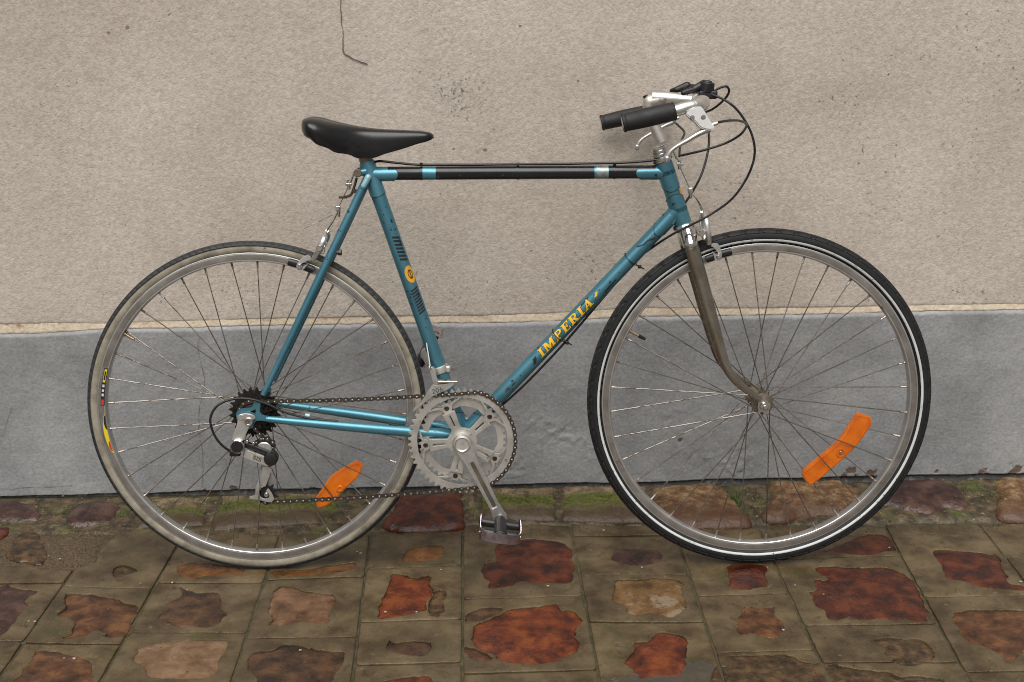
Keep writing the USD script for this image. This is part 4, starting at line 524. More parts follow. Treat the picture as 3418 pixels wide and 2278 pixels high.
def plinth(X, Tt):
    zt = pl_top(X) + 0.004 * (fb3(X, 0 * X, 60, 5) - 0.5)
    Z = -0.05 + (zt + 0.05) * Tt
    bl = spot(X, Z, D['blister']) ; nz = fb3(X, Z, 75, 11); ridged = np.clip((nz - 0.5) * 9, -1, 1)
    Y = -0.0007 * (fb3(X, Z, 3.5, 12) - 0.5) * 4 - 0.0009 * (fb3(X, Z, 55, 13) - 0.5) * 2 - np.clip(bl * 1.6, 0, 1) * (0.0004 + 0.0013 * ridged) * np.clip((fb3(X, Z, 14, 71) - 0.42) * 8, 0, 1)
    pe = spot(X, Z, D['peel']); pen = fb3(X, Z, 70, 17)
    bare = np.where(pe > 0.03, np.clip(pe * 0.75 + (pen - 0.5) * 2.2, 0, 1.2), 0)
    low = np.clip(1 - (Z - foot(X)) / 0.03, 0, 1); bare = np.maximum(bare, np.where(fb3(X, Z, 22, 18) > 0.68, low * 0.9, 0))
    Y = Y + 0.0016 * (bare > 0.6) + 0.010 * np.clip((foot(X) + 0.010 + 0.010 * (fb3(X, 0 * X, 9, 28) - 0.5) - Z) / 0.003, 0, 1)
    Y = Y + 0.006 * np.clip((Tt - 0.985) / 0.015, 0, 1) ** 2                      # rounded arris under the ledge
    gap_shade = np.clip((foot(X) + 0.014 + 0.010 * (fb3(X, 0 * X, 9, 28) - 0.5) - Z) / 0.004, 0, 1)  # shade of the foot gap, painted in through the dirt channel
    dirt_and_shade = 1.6 * gap_shade + 0.5 * bl * (fb3(X, Z, 25, 19) > 0.5) + 0.5 * low
    S = np.stack([dirt_and_shade, spot(0.45 * X, Z, [(0.45 * q[0], q[1], q[2]) for q in D['rust']]) * fb3(X, Z, 60, 27) * 1.15, bare], -1)
    return Y, Z, S
wall_grid('plinth', m_plinth, xs_f, np.r_[np.linspace(0, 0.1, 6)[:-1], np.linspace(0.1, 0.2, 28)[:-1], np.linspace(0.2, 1, 110)], plinth)
def ledge(X, Tt):
    z0 = pl_top(X) + 0.004 * (fb3(X, 0 * X, 60, 5) - 0.5); z1 = led_top(X) + 0.004
    Z = z0 + (z1 - z0) * Tt
    Y = 0.0055 + 0.0065 * Tt + 0.0016 * (fb3(X, Z, 45, 23) - 0.5) * 2
    Y[0] = 0.0072
    S = np.stack([0.5 * np.clip(Tt - 0.75, 0, 1) * 4 * (fb3(X, Z, 8, 24) > 0.5), 0.7 * (fb3(X, Z, 10, 25) > 0.60) * np.clip(Tt * 1.5, 0, 1), 0 * X], -1)
    return Y, Z, S
wall_grid('ledge', m_ledge, xs_f, np.linspace(0, 1, 9), ledge)
crk = np.array(D['crack'])
def upper(X, Tt):
    z0 = led_top(X) + 0.003 * (fb3(X, 0 * X, 25, 6) - 0.5)
    Z = np.where(Tt <= 1, z0 + (1.20 - z0) * Tt, 1.20 + (Tt - 1) * 3.2)
    edge = np.clip(1 - (Z - z0) / 0.006, 0, 1)
    Y = 0.0105 - 0.0016 * (fb3(X, Z, 2.5, 33) - 0.5) * 2 - 0.0006 * (fb3(X, Z, 120, 34, 3) - 0.5) * 2 + 0.004 * edge ** 2
    dirt = spot(X, Z, D['dirt']) * 0.24 + 0.42 * np.clip((fb3(X, Z, 4.5, 35) - 0.50) * 5, 0, 1) + 0.25 * np.clip((fb3(X, Z * 0.15, 6.0, 36) - 0.52) * 5, 0, 1)
    crackd = np.clip(1 - np.abs(X - np.interp(Z, crk[:5, 1][::-1], crk[:5, 0][::-1])) / 0.012, 0, 1) * (Z > crk[4, 1])
    S = np.stack([np.maximum(dirt, crackd * 0.35), spot(X, Z, D['rustup']) * 1.6, 0 * X], -1)
    return Y, Z, S
wall_grid('render_coat', m_render, xs_f, np.r_[np.linspace(0, 1, 226), np.linspace(1, 2, 10)[1:]], upper)
put('wall_core', trimesh.creation.box(bounds=[(-6, 0.02, -0.1), (7, 0.32, 4.4)]), m_far, wall, smooth=False)
def ribbon(pts, w, y, seed):
    pts = np.array(pts); d = np.r_[0, np.cumsum(np.hypot(*np.diff(pts, axis=0).T))]; n = max(6, int(d[-1] / 0.004)); s = np.linspace(0, d[-1], n)
    p = np.stack([np.interp(s, d, pts[:, 0]), np.interp(s, d, pts[:, 1])], 1) + (meshkit.fbm(np.column_stack([s * 70, s * 0 + seed, s * 0]), 4, seed)[:, None] - 0.5) * 0.006 * np.array([1, 0.6])
    t = np.gradient(p, axis=0); t /= np.linalg.norm(t, axis=1, keepdims=True) + 1e-9; nn = np.stack([-t[:, 1], t[:, 0]], 1)
    ww = w * (0.25 + 1.2 * meshkit.noise(np.column_stack([s * 60, s * 0 + 3 * seed, s * 0]), seed))[:, None] / 2
    V = np.vstack([p + nn * ww, p - nn * ww]); V = np.column_stack([V[:, 0], np.full(2 * n, y), V[:, 1]])
    k = np.arange(n - 1); F = np.vstack([np.stack([k, k + 1, k + n + 1], 1), np.stack([k, k + n + 1, k + n], 1)])
    m = trimesh.Trimesh(V, F, process=False)
    return m
put('crack', ribbon(crk, 0.0024, 0.0082, 1), m_crack, wall, smooth=False)
for k, (q, wd) in enumerate(zip(D['cracklow'], (0.0009, 0.0006, 0.0010))):
    put('crack', ribbon(q, wd, -0.0022, 5 + k), m_crack, wall, smooth=False)
# dark broken gap at the wall foot

# ------------------------------------------------------------------ bicycle
b = D['bike']
bx = UsdGeom.Xform.Define(stage, '/World/bicycle'); bike = bx.GetPrim(); counts[('/World', 'bicycle')] = 1
bx.AddTranslateOp().Set(Gf.Vec3d(0, -b['yb'], 0)); bx.AddRotateXYZOp().Set(Gf.Vec3f(-b['lean'], 0, b['yaw']))
tag(bike, 'worn teal road bicycle with yellow lettering leaning against the plastered wall', 'bicycle')
A = lambda k: np.array(D[k], float)
def mir(m):
    m = m.copy(); m.vertices = np.asarray(m.vertices) * np.array([1, 1, -1]); m.invert(); return m
def P(name, mesh, mat_, parent=bike, smooth=35, label=None): return put(name, mesh, mat_, parent, smooth, True, label)
def cyl(a, c_, r, seg=24, ch=0.0008, r1=None):
    a, c_ = np.asarray(a, float), np.asarray(c_, float); L = np.linalg.norm(c_ - a); r1 = r if r1 is None else r1
    return lathe(a, c_ - a, [(0, 0), (0, r - ch), (ch, r), (L - ch, r1), (L, r1 - ch), (L, 0)], seg)
bb = np.array([*D['bb'], 0.0]); Hr = np.array([0, b['Rr'], 0.0]); Hf = np.array([b['wb'], b['Rf'], 0.0])

# frame ----------------------------------------------------------
frame = xf('frame', bike)
st0 = A('seat_top'); stdir = (bb - st0) / np.linalg.norm(bb - st0)
P('seat_tube', cyl(st0 - stdir * 0.002, bb, 0.0143, 40), m_teal_worn, frame)
ht0, ht1 = A('ht'); hd = (ht1 - ht0) / np.linalg.norm(ht1 - ht0)
P('head_tube', cyl(ht0, ht1, 0.0165, 40), m_teal_worn, frame)
tt0, tt1 = A('tt'); dt0 = A('dt_top')
P('top_tube', cyl(tt0, tt1, 0.0128, 36), m_teal, frame)
P('down_tube', cyl(dt0, bb, 0.0143, 40), m_teal_worn, frame)
ttd = (tt1 - tt0) / np.linalg.norm(tt1 - tt0); dtd = (bb - dt0) / np.linalg.norm(bb - dt0)
def sleeve(p, d, L, r, point=0.010, seg=48, axis_r=0.0008):
    """A lug sleeve whose far edge comes to points on its sides."""
    d = np.asarray(d, float); d = d / np.linalg.norm(d); wv = np.array([0, 0, 1.0]); n = np.cross(d, wv)
    a = np.linspace(0, 2 * np.pi, seg, endpoint=False); ends = L + point * np.abs(np.sin(a)) ** 1.5 - point * 0.4
    V = []
    for s, rr in ((0.0, r), (1.0, r), (1.0, r - axis_r)):
        for k in range(seg):
            dirv = np.cos(a[k]) * n + np.sin(a[k]) * wv
            V.append(p + d * (ends[k] * s if s else -0.004) + dirv * rr)
    V = np.array(V); k = np.arange(seg); k2 = (k + 1) % seg; F = []
    for r0 in (0, seg): F += [np.stack([r0 + k, r0 + k2, r0 + seg + k2], 1), np.stack([r0 + k, r0 + seg + k2, r0 + seg + k], 1)]
    m = trimesh.Trimesh(V, np.vstack(F), process=False)
    mid = V[:seg].mean(0); nrm = np.cross(V[F[0][0][1]] - V[F[0][0][0]], V[F[0][0][2]] - V[F[0][0][0]])
    if nrm @ (V[0] - mid) < 0: m.invert()
    return m
def lug_line(p, d, L, r, point, n=72):
    d = np.asarray(d, float) / np.linalg.norm(d); wv = np.array([0, 0, 1.0]); nn = np.cross(d, wv); a = np.linspace(0, 2 * np.pi, n)
    return tube([p + d * (L + point * abs(math.sin(x)) ** 1.5 - point * 0.4) + (math.cos(x) * nn + math.sin(x) * wv) * (r - 0.0004) for x in a], 0.00075, 6, up=d, cap=False)
def near_axis(p, d, q):  # point on axis p+d nearest q
    return p + d * ((q - p) @ d)
# lugs at the head: one for the top tube, one for the down tube
up_c = near_axis(ht0, hd, tt1); lo_c = near_axis(ht0, hd, dt0)
P('lug', [sleeve(up_c, -hd, 0.020, 0.0175, 0.003), sleeve(up_c, hd, 0.030, 0.0175, 0.012), sleeve(up_c, -ttd, 0.052, 0.0138, 0.014), blob([up_c, up_c - ttd * 0.016], [0.0172, 0.0132], 0.003)], m_teal_worn, frame, 50)
P('lug', [sleeve(lo_c, -hd, 0.026, 0.0175, 0.010), sleeve(lo_c, hd, 0.028, 0.0175, 0.003), sleeve(lo_c, dtd, 0.056, 0.0153, 0.016), blob([lo_c, lo_c + dtd * 0.02], [0.0172, 0.0150], 0.003)], m_teal_worn, frame, 50)
sl_c = near_axis(st0, stdir, tt0)
P('lug', [sleeve(sl_c, -stdir, np.linalg.norm(sl_c - st0) + 0.001, 0.0156, 0.003), sleeve(sl_c, stdir, 0.042, 0.0153, 0.004), sleeve(sl_c, ttd, 0.046, 0.0138, 0.012), blob([sl_c, sl_c + ttd * 0.016], [0.0156, 0.0136], 0.003)], m_teal, frame, 50)
for a_ in ((up_c, hd, 0.030, 0.0175, 0.012), (up_c, -ttd, 0.052, 0.0138, 0.014), (lo_c, -hd, 0.026, 0.0175, 0.010), (lo_c, dtd, 0.056, 0.0153, 0.016), (sl_c, stdir, 0.042, 0.0153, 0.004), (sl_c, ttd, 0.046, 0.0138, 0.012), (bb, -dtd, 0.05, 0.0153, 0.01), (bb, -stdir, 0.046, 0.0153, 0.01)):
    P('lug_seam', lug_line(*a_), m_ink, frame, 50)
P('bottom_bracket_shell', [lathe((bb[0], bb[1], -0.034), Wax, [(0, 0.0), (0, 0.019), (0.002, 0.0202), (0.066, 0.0202), (0.068, 0.019), (0.068, 0)], 36), sleeve(bb, -dtd, 0.05, 0.0153, 0.01), sleeve(bb, -stdir, 0.046, 0.0153, 0.01)], m_teal, frame, 40)
ss0, ss1 = A('ss'); cs0, cs1 = A('cs')
for s in (1, -1):
    k = np.array([1, 1, s]); n = 14; t = np.linspace(0, 1, n)[:, None]
    m = tube((ss0 * k) * (1 - t) + (ss1 * k) * t, np.interp(np.linspace(0, 1, n), [0, 0.15, 0.6, 1], [0.0082, 0.0082, 0.0078, 0.0058]), 20)
    P('seat_stay', m, m_teal_worn, frame)
    c0, c1 = cs0 * k, cs1 * k
    pts = c0 * (1 - t) + c1 * t; pts[:, 2] += s * 0.004 * np.sin(t[:, 0] * np.pi)
    P('chain_stay', tube(pts, np.interp(np.linspace(0, 1, n), [0, 0.08, 0.4, 1], [0.0062, 0.0072, 0.0098, 0.0112]), 22), m_teal, frame)
    # chipped stay cap at the seat lug, the near highlight painted pale blue
    dd = (ss1 - ss0) / np.linalg.norm(ss1 - ss0)
    P('stay_cap', blob([ss0 * k - dd * 0.004 + np.array([0.001, 0, s * 0.003]), ss0 * k + dd * 0.014 + np.array([0, 0, s * 0.0032])], [0.0066, 0.0060], 0.002), m_pale if s > 0 else m_teal, frame)
brp = ss0 * 0.52 + ss1 * 0.48
P('stay_bridge', cyl((ss0 * 0.60 + ss1 * 0.40) * [1, 1, 1], (ss0 * 0.60 + ss1 * 0.40) * [1, 1, -1], 0.006, 16), m_teal, frame)
csb = cs0 * 0.12 + cs1 * 0.88
P('stay_bridge', cyl(csb * [1, 1, 1], csb * [1, 1, -1], 0.007, 16), m_teal, frame)
dsh = rnd(smooth_ring([p[:2] for p in D['dropout']], 4), 0.0012).difference(rnd(P2(D['dropout_hole']), 0.0008))
dm = plate(dsh, 0.0585, 0.0645, 0.0008)
P('dropout', dm, m_teal_worn, frame, 30)
dsl = dsh.difference(Point(*Hr[:2]).buffer(0.0052))
P('dropout', mir(dm), m_teal_worn, frame, 30)
csd = (cs1 - cs0) / np.linalg.norm(cs1 - cs0)
pc = cs0 + (cs1 - cs0) * 0.22 + np.array([0, 0.0100, 0])
P('cable_stop', [cyl(pc, pc + np.array([0, 0.007, 0]), 0.0035, 12), cyl(pc + np.array([-0.004, 0.0045, 0]), pc + np.array([0.006, 0.0035, 0]), 0.0042, 12)], m_pale, frame)
pbst = bb - dtd * 0.098 + np.array([0.0155, 0.004, 0.0]) * 1.0
P('cable_stop', cyl(pbst, pbst - dtd * 0.009, 0.0048, 14), m_teal, frame)

# painted bands, print and lettering on the tubes
def band(p, d, s0, s1, r, seg=40):
    d = d / np.linalg.norm(d); wv = np.array([0, 0, 1.0])
    L = s1 - s0
    return lathe(p + d * s0, d, [(0, r - 0.0006), (0, r), (L, r), (L, r - 0.0006)], seg)
ub = [float((np.array(q) - tt0) @ ttd) for q in D['bands']]
for i, (a0, a1) in enumerate(((0, 1), (2, 3), (4, 5))):
    P('black_band', band(tt0, ttd, ub[a0], ub[a1], 0.01305), m_blackp, frame)
P('silver_band', band(tt0, ttd, ub[3] + 0.004, ub[4] - 0.001, 0.01303), m_silver_tape, frame, label='scuffed silver sticker on the top tube')
P('pale_band', band(tt0, ttd, ub[1] + 0.0005, ub[2] - 0.0005, 0.01302), m_teal, frame)

def wrap(shape, p, d, r, s0, a0, lift=0.0004, thick=0.0003, step=0.0016):
    """A flat shape (x along the tube, y round it) laid on a tube; a0 is the angle of y = 0 from straight outwards (towards w), positive upwards."""
    d = d / np.linalg.norm(d); wv = np.array([0, 0, 1.0]); n = np.cross(wv, d)
    ms = []
    for g in polys(shape):
        g = g.segmentize(step); pts = [shapely.get_coordinates(rg)[:-1] for rg in [g.exterior, *g.interiors]]
        x0, y0, x1, y1 = g.bounds
        gx, gy = np.meshgrid(np.arange(x0, x1, step), np.arange(y0, y1, step)); q = np.stack([gx.ravel(), gy.ravel()], 1); inn = g.buffer(-step * 0.4)
        if not inn.is_empty: pts.append(q[shapely.contains_xy(inn, q[:, 0], q[:, 1])])
        pp = np.vstack(pts); tri = Delaunay(pp).simplices; cen = pp[tri].mean(1); tri = tri[shapely.contains_xy(g, cen[:, 0], cen[:, 1])]
        a, b_, c_ = pp[tri[:, 0]], pp[tri[:, 1]], pp[tri[:, 2]]
        ar = (b_[:, 0] - a[:, 0]) * (c_[:, 1] - a[:, 1]) - (b_[:, 1] - a[:, 1]) * (c_[:, 0] - a[:, 0]); tri = np.where((ar < 0)[:, None], tri[:, [0, 2, 1]], tri)
        ang = a0 + pp[:, 1] / r
        V = p + np.outer(s0 + pp[:, 0], d) + (r + lift) * (np.outer(np.cos(ang), wv) + np.outer(np.sin(ang), n))
        m = trimesh.Trimesh(V, tri, process=False)
        if len(tri):
            nn = np.cross(V[tri[0, 1]] - V[tri[0, 0]], V[tri[0, 2]] - V[tri[0, 0]])
            if nn @ (np.cos(ang[tri[0, 0]]) * wv + np.sin(ang[tri[0, 0]]) * n) < 0: m.invert()
        ms.append(m)
    return cat_mesh(ms)
def letter(ch):
    bxs = lambda *a: box(*a)
    serif = lambda x0, x1, y: box(x0, y, x1, y + 0.11)
    if ch == 'I': s = [bxs(0.13, 0, 0.37, 1), serif(0, 0.5, 0), serif(0, 0.5, 0.89)]; w = 0.5
    elif ch == 'M':
        s = [bxs(0.10, 0, 0.24, 1), bxs(0.80, 0, 1.04, 1), Polygon([(0.10, 1), (0.36, 1), (0.62, 0.30), (0.52, 0.0), (0.46, 0.0)]), Polygon([(0.80, 1), (0.98, 1), (0.58, 0.0), (0.48, 0.0), (0.50, 0.22)]), serif(0, 0.36, 0), serif(0.70, 1.14, 0), serif(0, 0.34, 0.89), serif(0.84, 1.14, 0.89)]; w = 1.14
    elif ch in 'PR':
        bowl = Polygon(Point(0.52, 0.72).buffer(0.28).exterior).union(box(0.2, 0.44, 0.52, 1.0)).difference(Point(0.49, 0.72).buffer(0.135).union(box(0.3, 0.585, 0.49, 0.855)))
        s = [bxs(0.10, 0, 0.34, 1), bowl, serif(0, 0.46, 0), serif(0, 0.4, 0.89)]; w = 0.82
        if ch == 'R': s.append(Polygon([(0.36, 0.50), (0.58, 0.50), (0.86, 0.0), (0.60, 0.0)])); s.append(serif(0.58, 0.94, 0)); w = 0.92
    elif ch == 'E': s = [bxs(0.10, 0, 0.34, 1), serif(0, 0.74, 0), serif(0, 0.74, 0.89), bxs(0.3, 0.45, 0.56, 0.56), bxs(0.63, 0, 0.74, 0.30), bxs(0.63, 0.72, 0.74, 1), bxs(0.50, 0.36, 0.58, 0.66)]; w = 0.76
    elif ch == 'A': s = [Polygon([(0.08, 0), (0.20, 0), (0.56, 0.92), (0.46, 1)]), Polygon([(0.58, 0), (0.86, 0), (0.58, 1), (0.42, 1)]), bxs(0.26, 0.26, 0.70, 0.37), serif(0, 0.32, 0), serif(0.50, 0.96, 0)]; w = 0.96
    return ops.unary_union([x.buffer(0) for x in s]), w
tx0, tx1 = A('text'); H = 0.0168
tdir = -dtd; s_start = float((tx0 - bb) @ tdir); s_end = float((tx1 - bb) @ tdir)
glyphs, x = [], 0.0
for ch in 'IMPERIA':
    g, w_ = letter(ch); glyphs.append((g, x)); x += w_ + 0.10
scale_x = (s_end - s_start) / (x - 0.10)
for g, gx in glyphs:
    g = affinity.scale(affinity.translate(g, gx, 0), scale_x, H, origin=(0, 0))
    g = affinity.affine_transform(g, [1, 0.24, 0, 1, 0, 0])
    if glyphs.index((g, gx)) if False else False: pass
    sh = affinity.translate(g, 0.0009, -0.0009).union(g.buffer(0.0004)).difference(g.buffer(-0.0002))
    P('lettering', wrap(g, bb, tdir, 0.0143, s_start, -0.42, 0.0006), m_yellow, frame, 40)
    P('lettering_shadow', wrap(sh, bb, tdir, 0.0143, s_start, -0.42, 0.0003), m_ink, frame, 40)
# what is left of a last letter, and a black chip below the first
P('lettering', wrap(Polygon([(0, 0.007), (0.011, 0.013), (0.0125, 0.0105), (0.0065, 0.0055)]), bb, tdir, 0.0143, s_end + 0.008, -0.40, 0.0005), m_yellow, frame, 40, label='torn remnant of a last yellow letter')
P('paint_chip', wrap(rough(Polygon([(0, 0.002), (0.006, 0.0), (0.013, 0.006), (0.015, 0.011), (0.007, 0.011), (0.004, 0.006)]), 0.0012, 400, 3, 0.0008), bb, tdir, 0.0143, s_start - 0.021, -0.35, 0.0004), m_ink, frame, 40)
P('paint_chip', wrap(rough(Polygon([(0, 0.0), (0.010, 0.002), (0.012, 0.006), (0.004, 0.005)]), 0.0014, 400, 4, 0.0008), bb, tdir, 0.0143, 0.125, -0.1, 0.0004), mat('rusty_chip', [(0.3, (0.06, 0.02, 0.012)), (0.7, (0.11, 0.04, 0.02))], 200, rough_=(0.6, 0.8)), frame, 40)
for q0, q1, aa in ((0.352, 0.376, 0.55), (0.405, 0.44, -0.55)):
    P('paint_chip', wrap(rough(Polygon([(0, 0), (q1 - q0, 0.002), (q1 - q0, 0.0045), (0, 0.003)]), 0.0012, 300, int(q0 * 1000), 0.0008), bb, tdir, 0.0143, q0, aa, 0.0004), m_ink, frame, 40)
def chip(p, d, r, s0, a0, L, Wd, m, seed):
    g = rough(affinity.scale(Point(0, 0).buffer(1, 12), L / 2, Wd / 2), min(L, Wd) * 0.32, 1.6 / min(L, Wd), seed, 0.0006)
    P('paint_chip', wrap(g, p, d, r, s0, a0, 0.00045), m, frame, 40)
m_rc = UsdShade.Material.Get(stage, '/World/Looks/rusty_chip')
crng = np.random.default_rng(5)
for (p_, d_, r_, s_lo, s_hi, n_) in ((ht0, hd, 0.0165, 0.035, 0.095, 9), (bb, tdir, 0.0143, 0.51, 0.575, 8), (bb, tdir, 0.0143, 0.32, 0.5, 6), (bb, tdir, 0.0143, 0.09, 0.2, 6), (st0, stdir, 0.0143, 0.06, 0.14, 8), (st0, stdir, 0.0143, 0.14, 0.5, 9), (cs0, (cs1 - cs0) / np.linalg.norm(cs1 - cs0), 0.0098, 0.16, 0.32, 8)):
    for q_ in range(n_):
        big_ = crng.random() < 0.3
        chip(p_, d_, r_, crng.uniform(s_lo, s_hi), crng.uniform(-1.0, 1.0), crng.uniform(0.004, 0.013) if big_ else crng.uniform(0.0015, 0.005), crng.uniform(0.0025, 0.005) if big_ else crng.uniform(0.001, 0.0028), m_rc if crng.random() < 0.45 else m_ink, int(crng.integers(1, 999)))
# long scrape near the top of the down tube
P('paint_chip', wrap(rough(LineString([(0, 0.010), (0.010, 0.005), (0.022, 0.004), (0.034, -0.003)]).buffer(0.0013), 0.0005, 300, 8, 0.001), bb, tdir, 0.0143, 0.515, -0.1, 0.00045), m_ink, frame, 40)
# seat tube print: slanted black bars above and below an orange oval
emb = D['stemblem']; sdir = stdir
def on_st(q): return float((np.array(q) - st0) @ sdir)
for (q0, q1), nb, slant in ((emb['s1'], 7, 1), (emb['s2'], 9, -1)):
    a0, a1 = on_st(q0), on_st(q1); stp = (a1 - a0) / nb
    for k in range(nb):
        x_ = k * stp; g = Polygon([(x_, -0.0095), (x_ + stp * 0.60, -0.0095), (x_ + stp * 0.60 + slant * 0.005, 0.0060), (x_ + slant * 0.005, 0.0060)])
        P('print_stripe', wrap(g, st0, sdir, 0.0143, a0, 0.62, 0.0004), m_ink, frame, 40)
ov = on_st(emb['oval'])
P('emblem', wrap(affinity.scale(Point(0, 0).buffer(1), 0.0175, 0.0105), st0, sdir, 0.0143, ov, 0.66, 0.0004), m_orange_badge, frame, 40, label='worn orange oval emblem on the seat tube')
P('emblem_print', [wrap(affinity.scale(Point(0, 0).buffer(1).difference(Point(0, 0).buffer(0.72)), 0.0095, 0.0052), st0, sdir, 0.0143, ov, 0.66, 0.0007), wrap(box(-0.006, -0.001, 0.006, 0.001), st0, sdir, 0.0143, ov, 0.66, 0.0007)], m_ink, frame, 40)
hb = float((A('hbadge') - ht0) @ hd)
P('emblem', wrap(rough(Polygon([(-0.014, -0.006), (0.011, -0.009), (0.012, 0.004), (0.0, 0.009), (-0.013, 0.004)]), 0.0015, 300, 9, 0.001), ht0, hd, 0.0165, hb, 1.25, 0.0004), m_orange_badge, frame, 40, label='torn orange emblem on the head tube')

# headset, fork -----------------------------------------------------
stdir_ = hd
hset = xf('headset', bike)
P('bearing_cup', [lathe(ht0 - hd * 0.030, hd, [(0, 0.0), (0, 0.013), (0.001, 0.0155), (0.005, 0.0160), (0.006, 0.0145), (0.007, 0.0145), (0.0078, 0.0170), (0.011, 0.0170), (0.012, 0.0150), (0.0135, 0.0150), (0.0145, 0.0185), (0.018, 0.0190), (0.0195, 0.0165), (0.021, 0.0165), (0.0222, 0.0198), (0.027, 0.0203), (0.030, 0.0188), (0.0305, 0.0)], 36)], m_chrome, hset, smooth=45)
P('bearing_cup', [lathe(ht1 - hd * 0.001, hd, [(0, 0.0), (0, 0.0178), (0.002, 0.0210), (0.007, 0.0222), (0.0095, 0.0205), (0.0105, 0.0185), (0.0125, 0.0195), (0.015, 0.0180), (0.016, 0)], 36)], m_chrome, hset, smooth=45)
fork = xf('fork', bike)
cr = A('crown'); fp = A('fork')
P('crown', [blob([cr + [0.0, 0.012, 0.0], cr + [0.0, 0.006, 0.018], cr + [0.003, -0.014, 0.036]], [0.017, 0.0165, 0.0150], 0.003, 4), blob([cr + [0.0, 0.012, 0.0], cr + [0.0, 0.006, -0.018], cr + [0.003, -0.014, -0.036]], [0.017, 0.0165, 0.0150], 0.003, 4)], m_chrome, fork, 50)
for s in (1, -1):
    pts = spline(fp * [1, 1, s], 46); tt_ = np.linspace(0, 1, 46)
    P('fork_blade', tube(pts, np.interp(tt_, [0, 0.12, 0.5, 0.78, 1], [0.0142, 0.0146, 0.0122, 0.0086, 0.0062]), 26, r2=np.interp(tt_, [0, 0.5, 1], [0.0095, 0.0092, 0.0058])), m_fork, fork)
    e0 = fp[-1] * [1, 1, s]; ax = Hf + [0, 0, s * 0.052]
    sh = ops.unary_union([LineString([e0[:2], ax[:2]]).buffer(0.0072), Point(*ax[:2]).buffer(0.0125), box(ax[0] - 0.011, ax[1] - 0.016, ax[0] + 0.010, ax[1])])
    sh = rnd(sh, 0.0015).difference(Point(ax[0] - 0.004, ax[1] - 0.0155).buffer(0.0035)).difference(Point(ax[0] + 0.010, ax[1] + 0.008).buffer(0.0022))
    m = plate(sh, 0.0495, 0.0545, 0.0007)
    P('fork_dropout', m if s > 0 else mir(m), m_chrome, fork, 30)

# wheels -------------------------------------------------------------
def torus_part(R0, prof, c0, n=360, fn=None, closed=True):
    """A ring about the wheel axis at c0; prof = (radius, w) points; fn(angle, profile index, r, w) -> (r, w) carves treads."""
    prof = np.asarray(prof, float); a = np.linspace(0, 2 * np.pi, n, endpoint=False)
    Aa, K = np.meshgrid(a, np.arange(len(prof)), indexing='ij'); r = prof[K, 0]; w = prof[K, 1]
    if fn: r, w = fn(Aa, K, r, w)
    V = np.stack([c0[0] + r * np.cos(Aa), c0[1] + r * np.sin(Aa), c0[2] + w], -1).reshape(-1, 3); m = len(prof)
    kk_ = m if closed else m - 1
    i, j = np.meshgrid(np.arange(n), np.arange(kk_), indexing='ij'); i2, j2 = (i + 1) % n, (j + 1) % m
    q = np.stack([i * m + j, i2 * m + j, i2 * m + j2, i * m + j2], -1).reshape(-1, 4)
    M_ = trimesh.Trimesh(V, np.vstack([q[:, [0, 1, 2]], q[:, [0, 2, 3]]]), process=False)
    # outward test on a sample
    fn_ = M_.face_normals; cen = M_.triangles_center; k = int(np.argmax(np.hypot(cen[:, 0] - c0[0], cen[:, 1] - c0[1])))
    if fn_[k] @ (cen[k] - c0) < 0: M_.invert()
    return M_
RB = 0.311                                                            # bead seat radius
def rim_profile():
    return [(RB + 0.0055, 0.0098), (RB + 0.006, 0.0108), (RB + 0.0045, 0.0114), (RB - 0.0095, 0.0112), (RB - 0.0105, 0.0104), (RB - 0.0112, 0.0080), (RB - 0.0122, 0.0045), (RB - 0.0126, 0.0), (RB - 0.0122, -0.0045), (RB - 0.0112, -0.0080), (RB - 0.0105, -0.0104), (RB - 0.0095, -0.0112), (RB + 0.0045, -0.0114), (RB + 0.006, -0.0108), (RB + 0.0055, -0.0098), (RB + 0.001, -0.0085), (RB, 0.0), (RB + 0.001, 0.0085)]
def circ_tyre(R, rt, a0, a1, n, wide=1.0):
    a = np.radians(np.linspace(a0, a1, n)); return [(R - rt + rt * math.cos(t), rt * wide * math.sin(t)) for t in a]
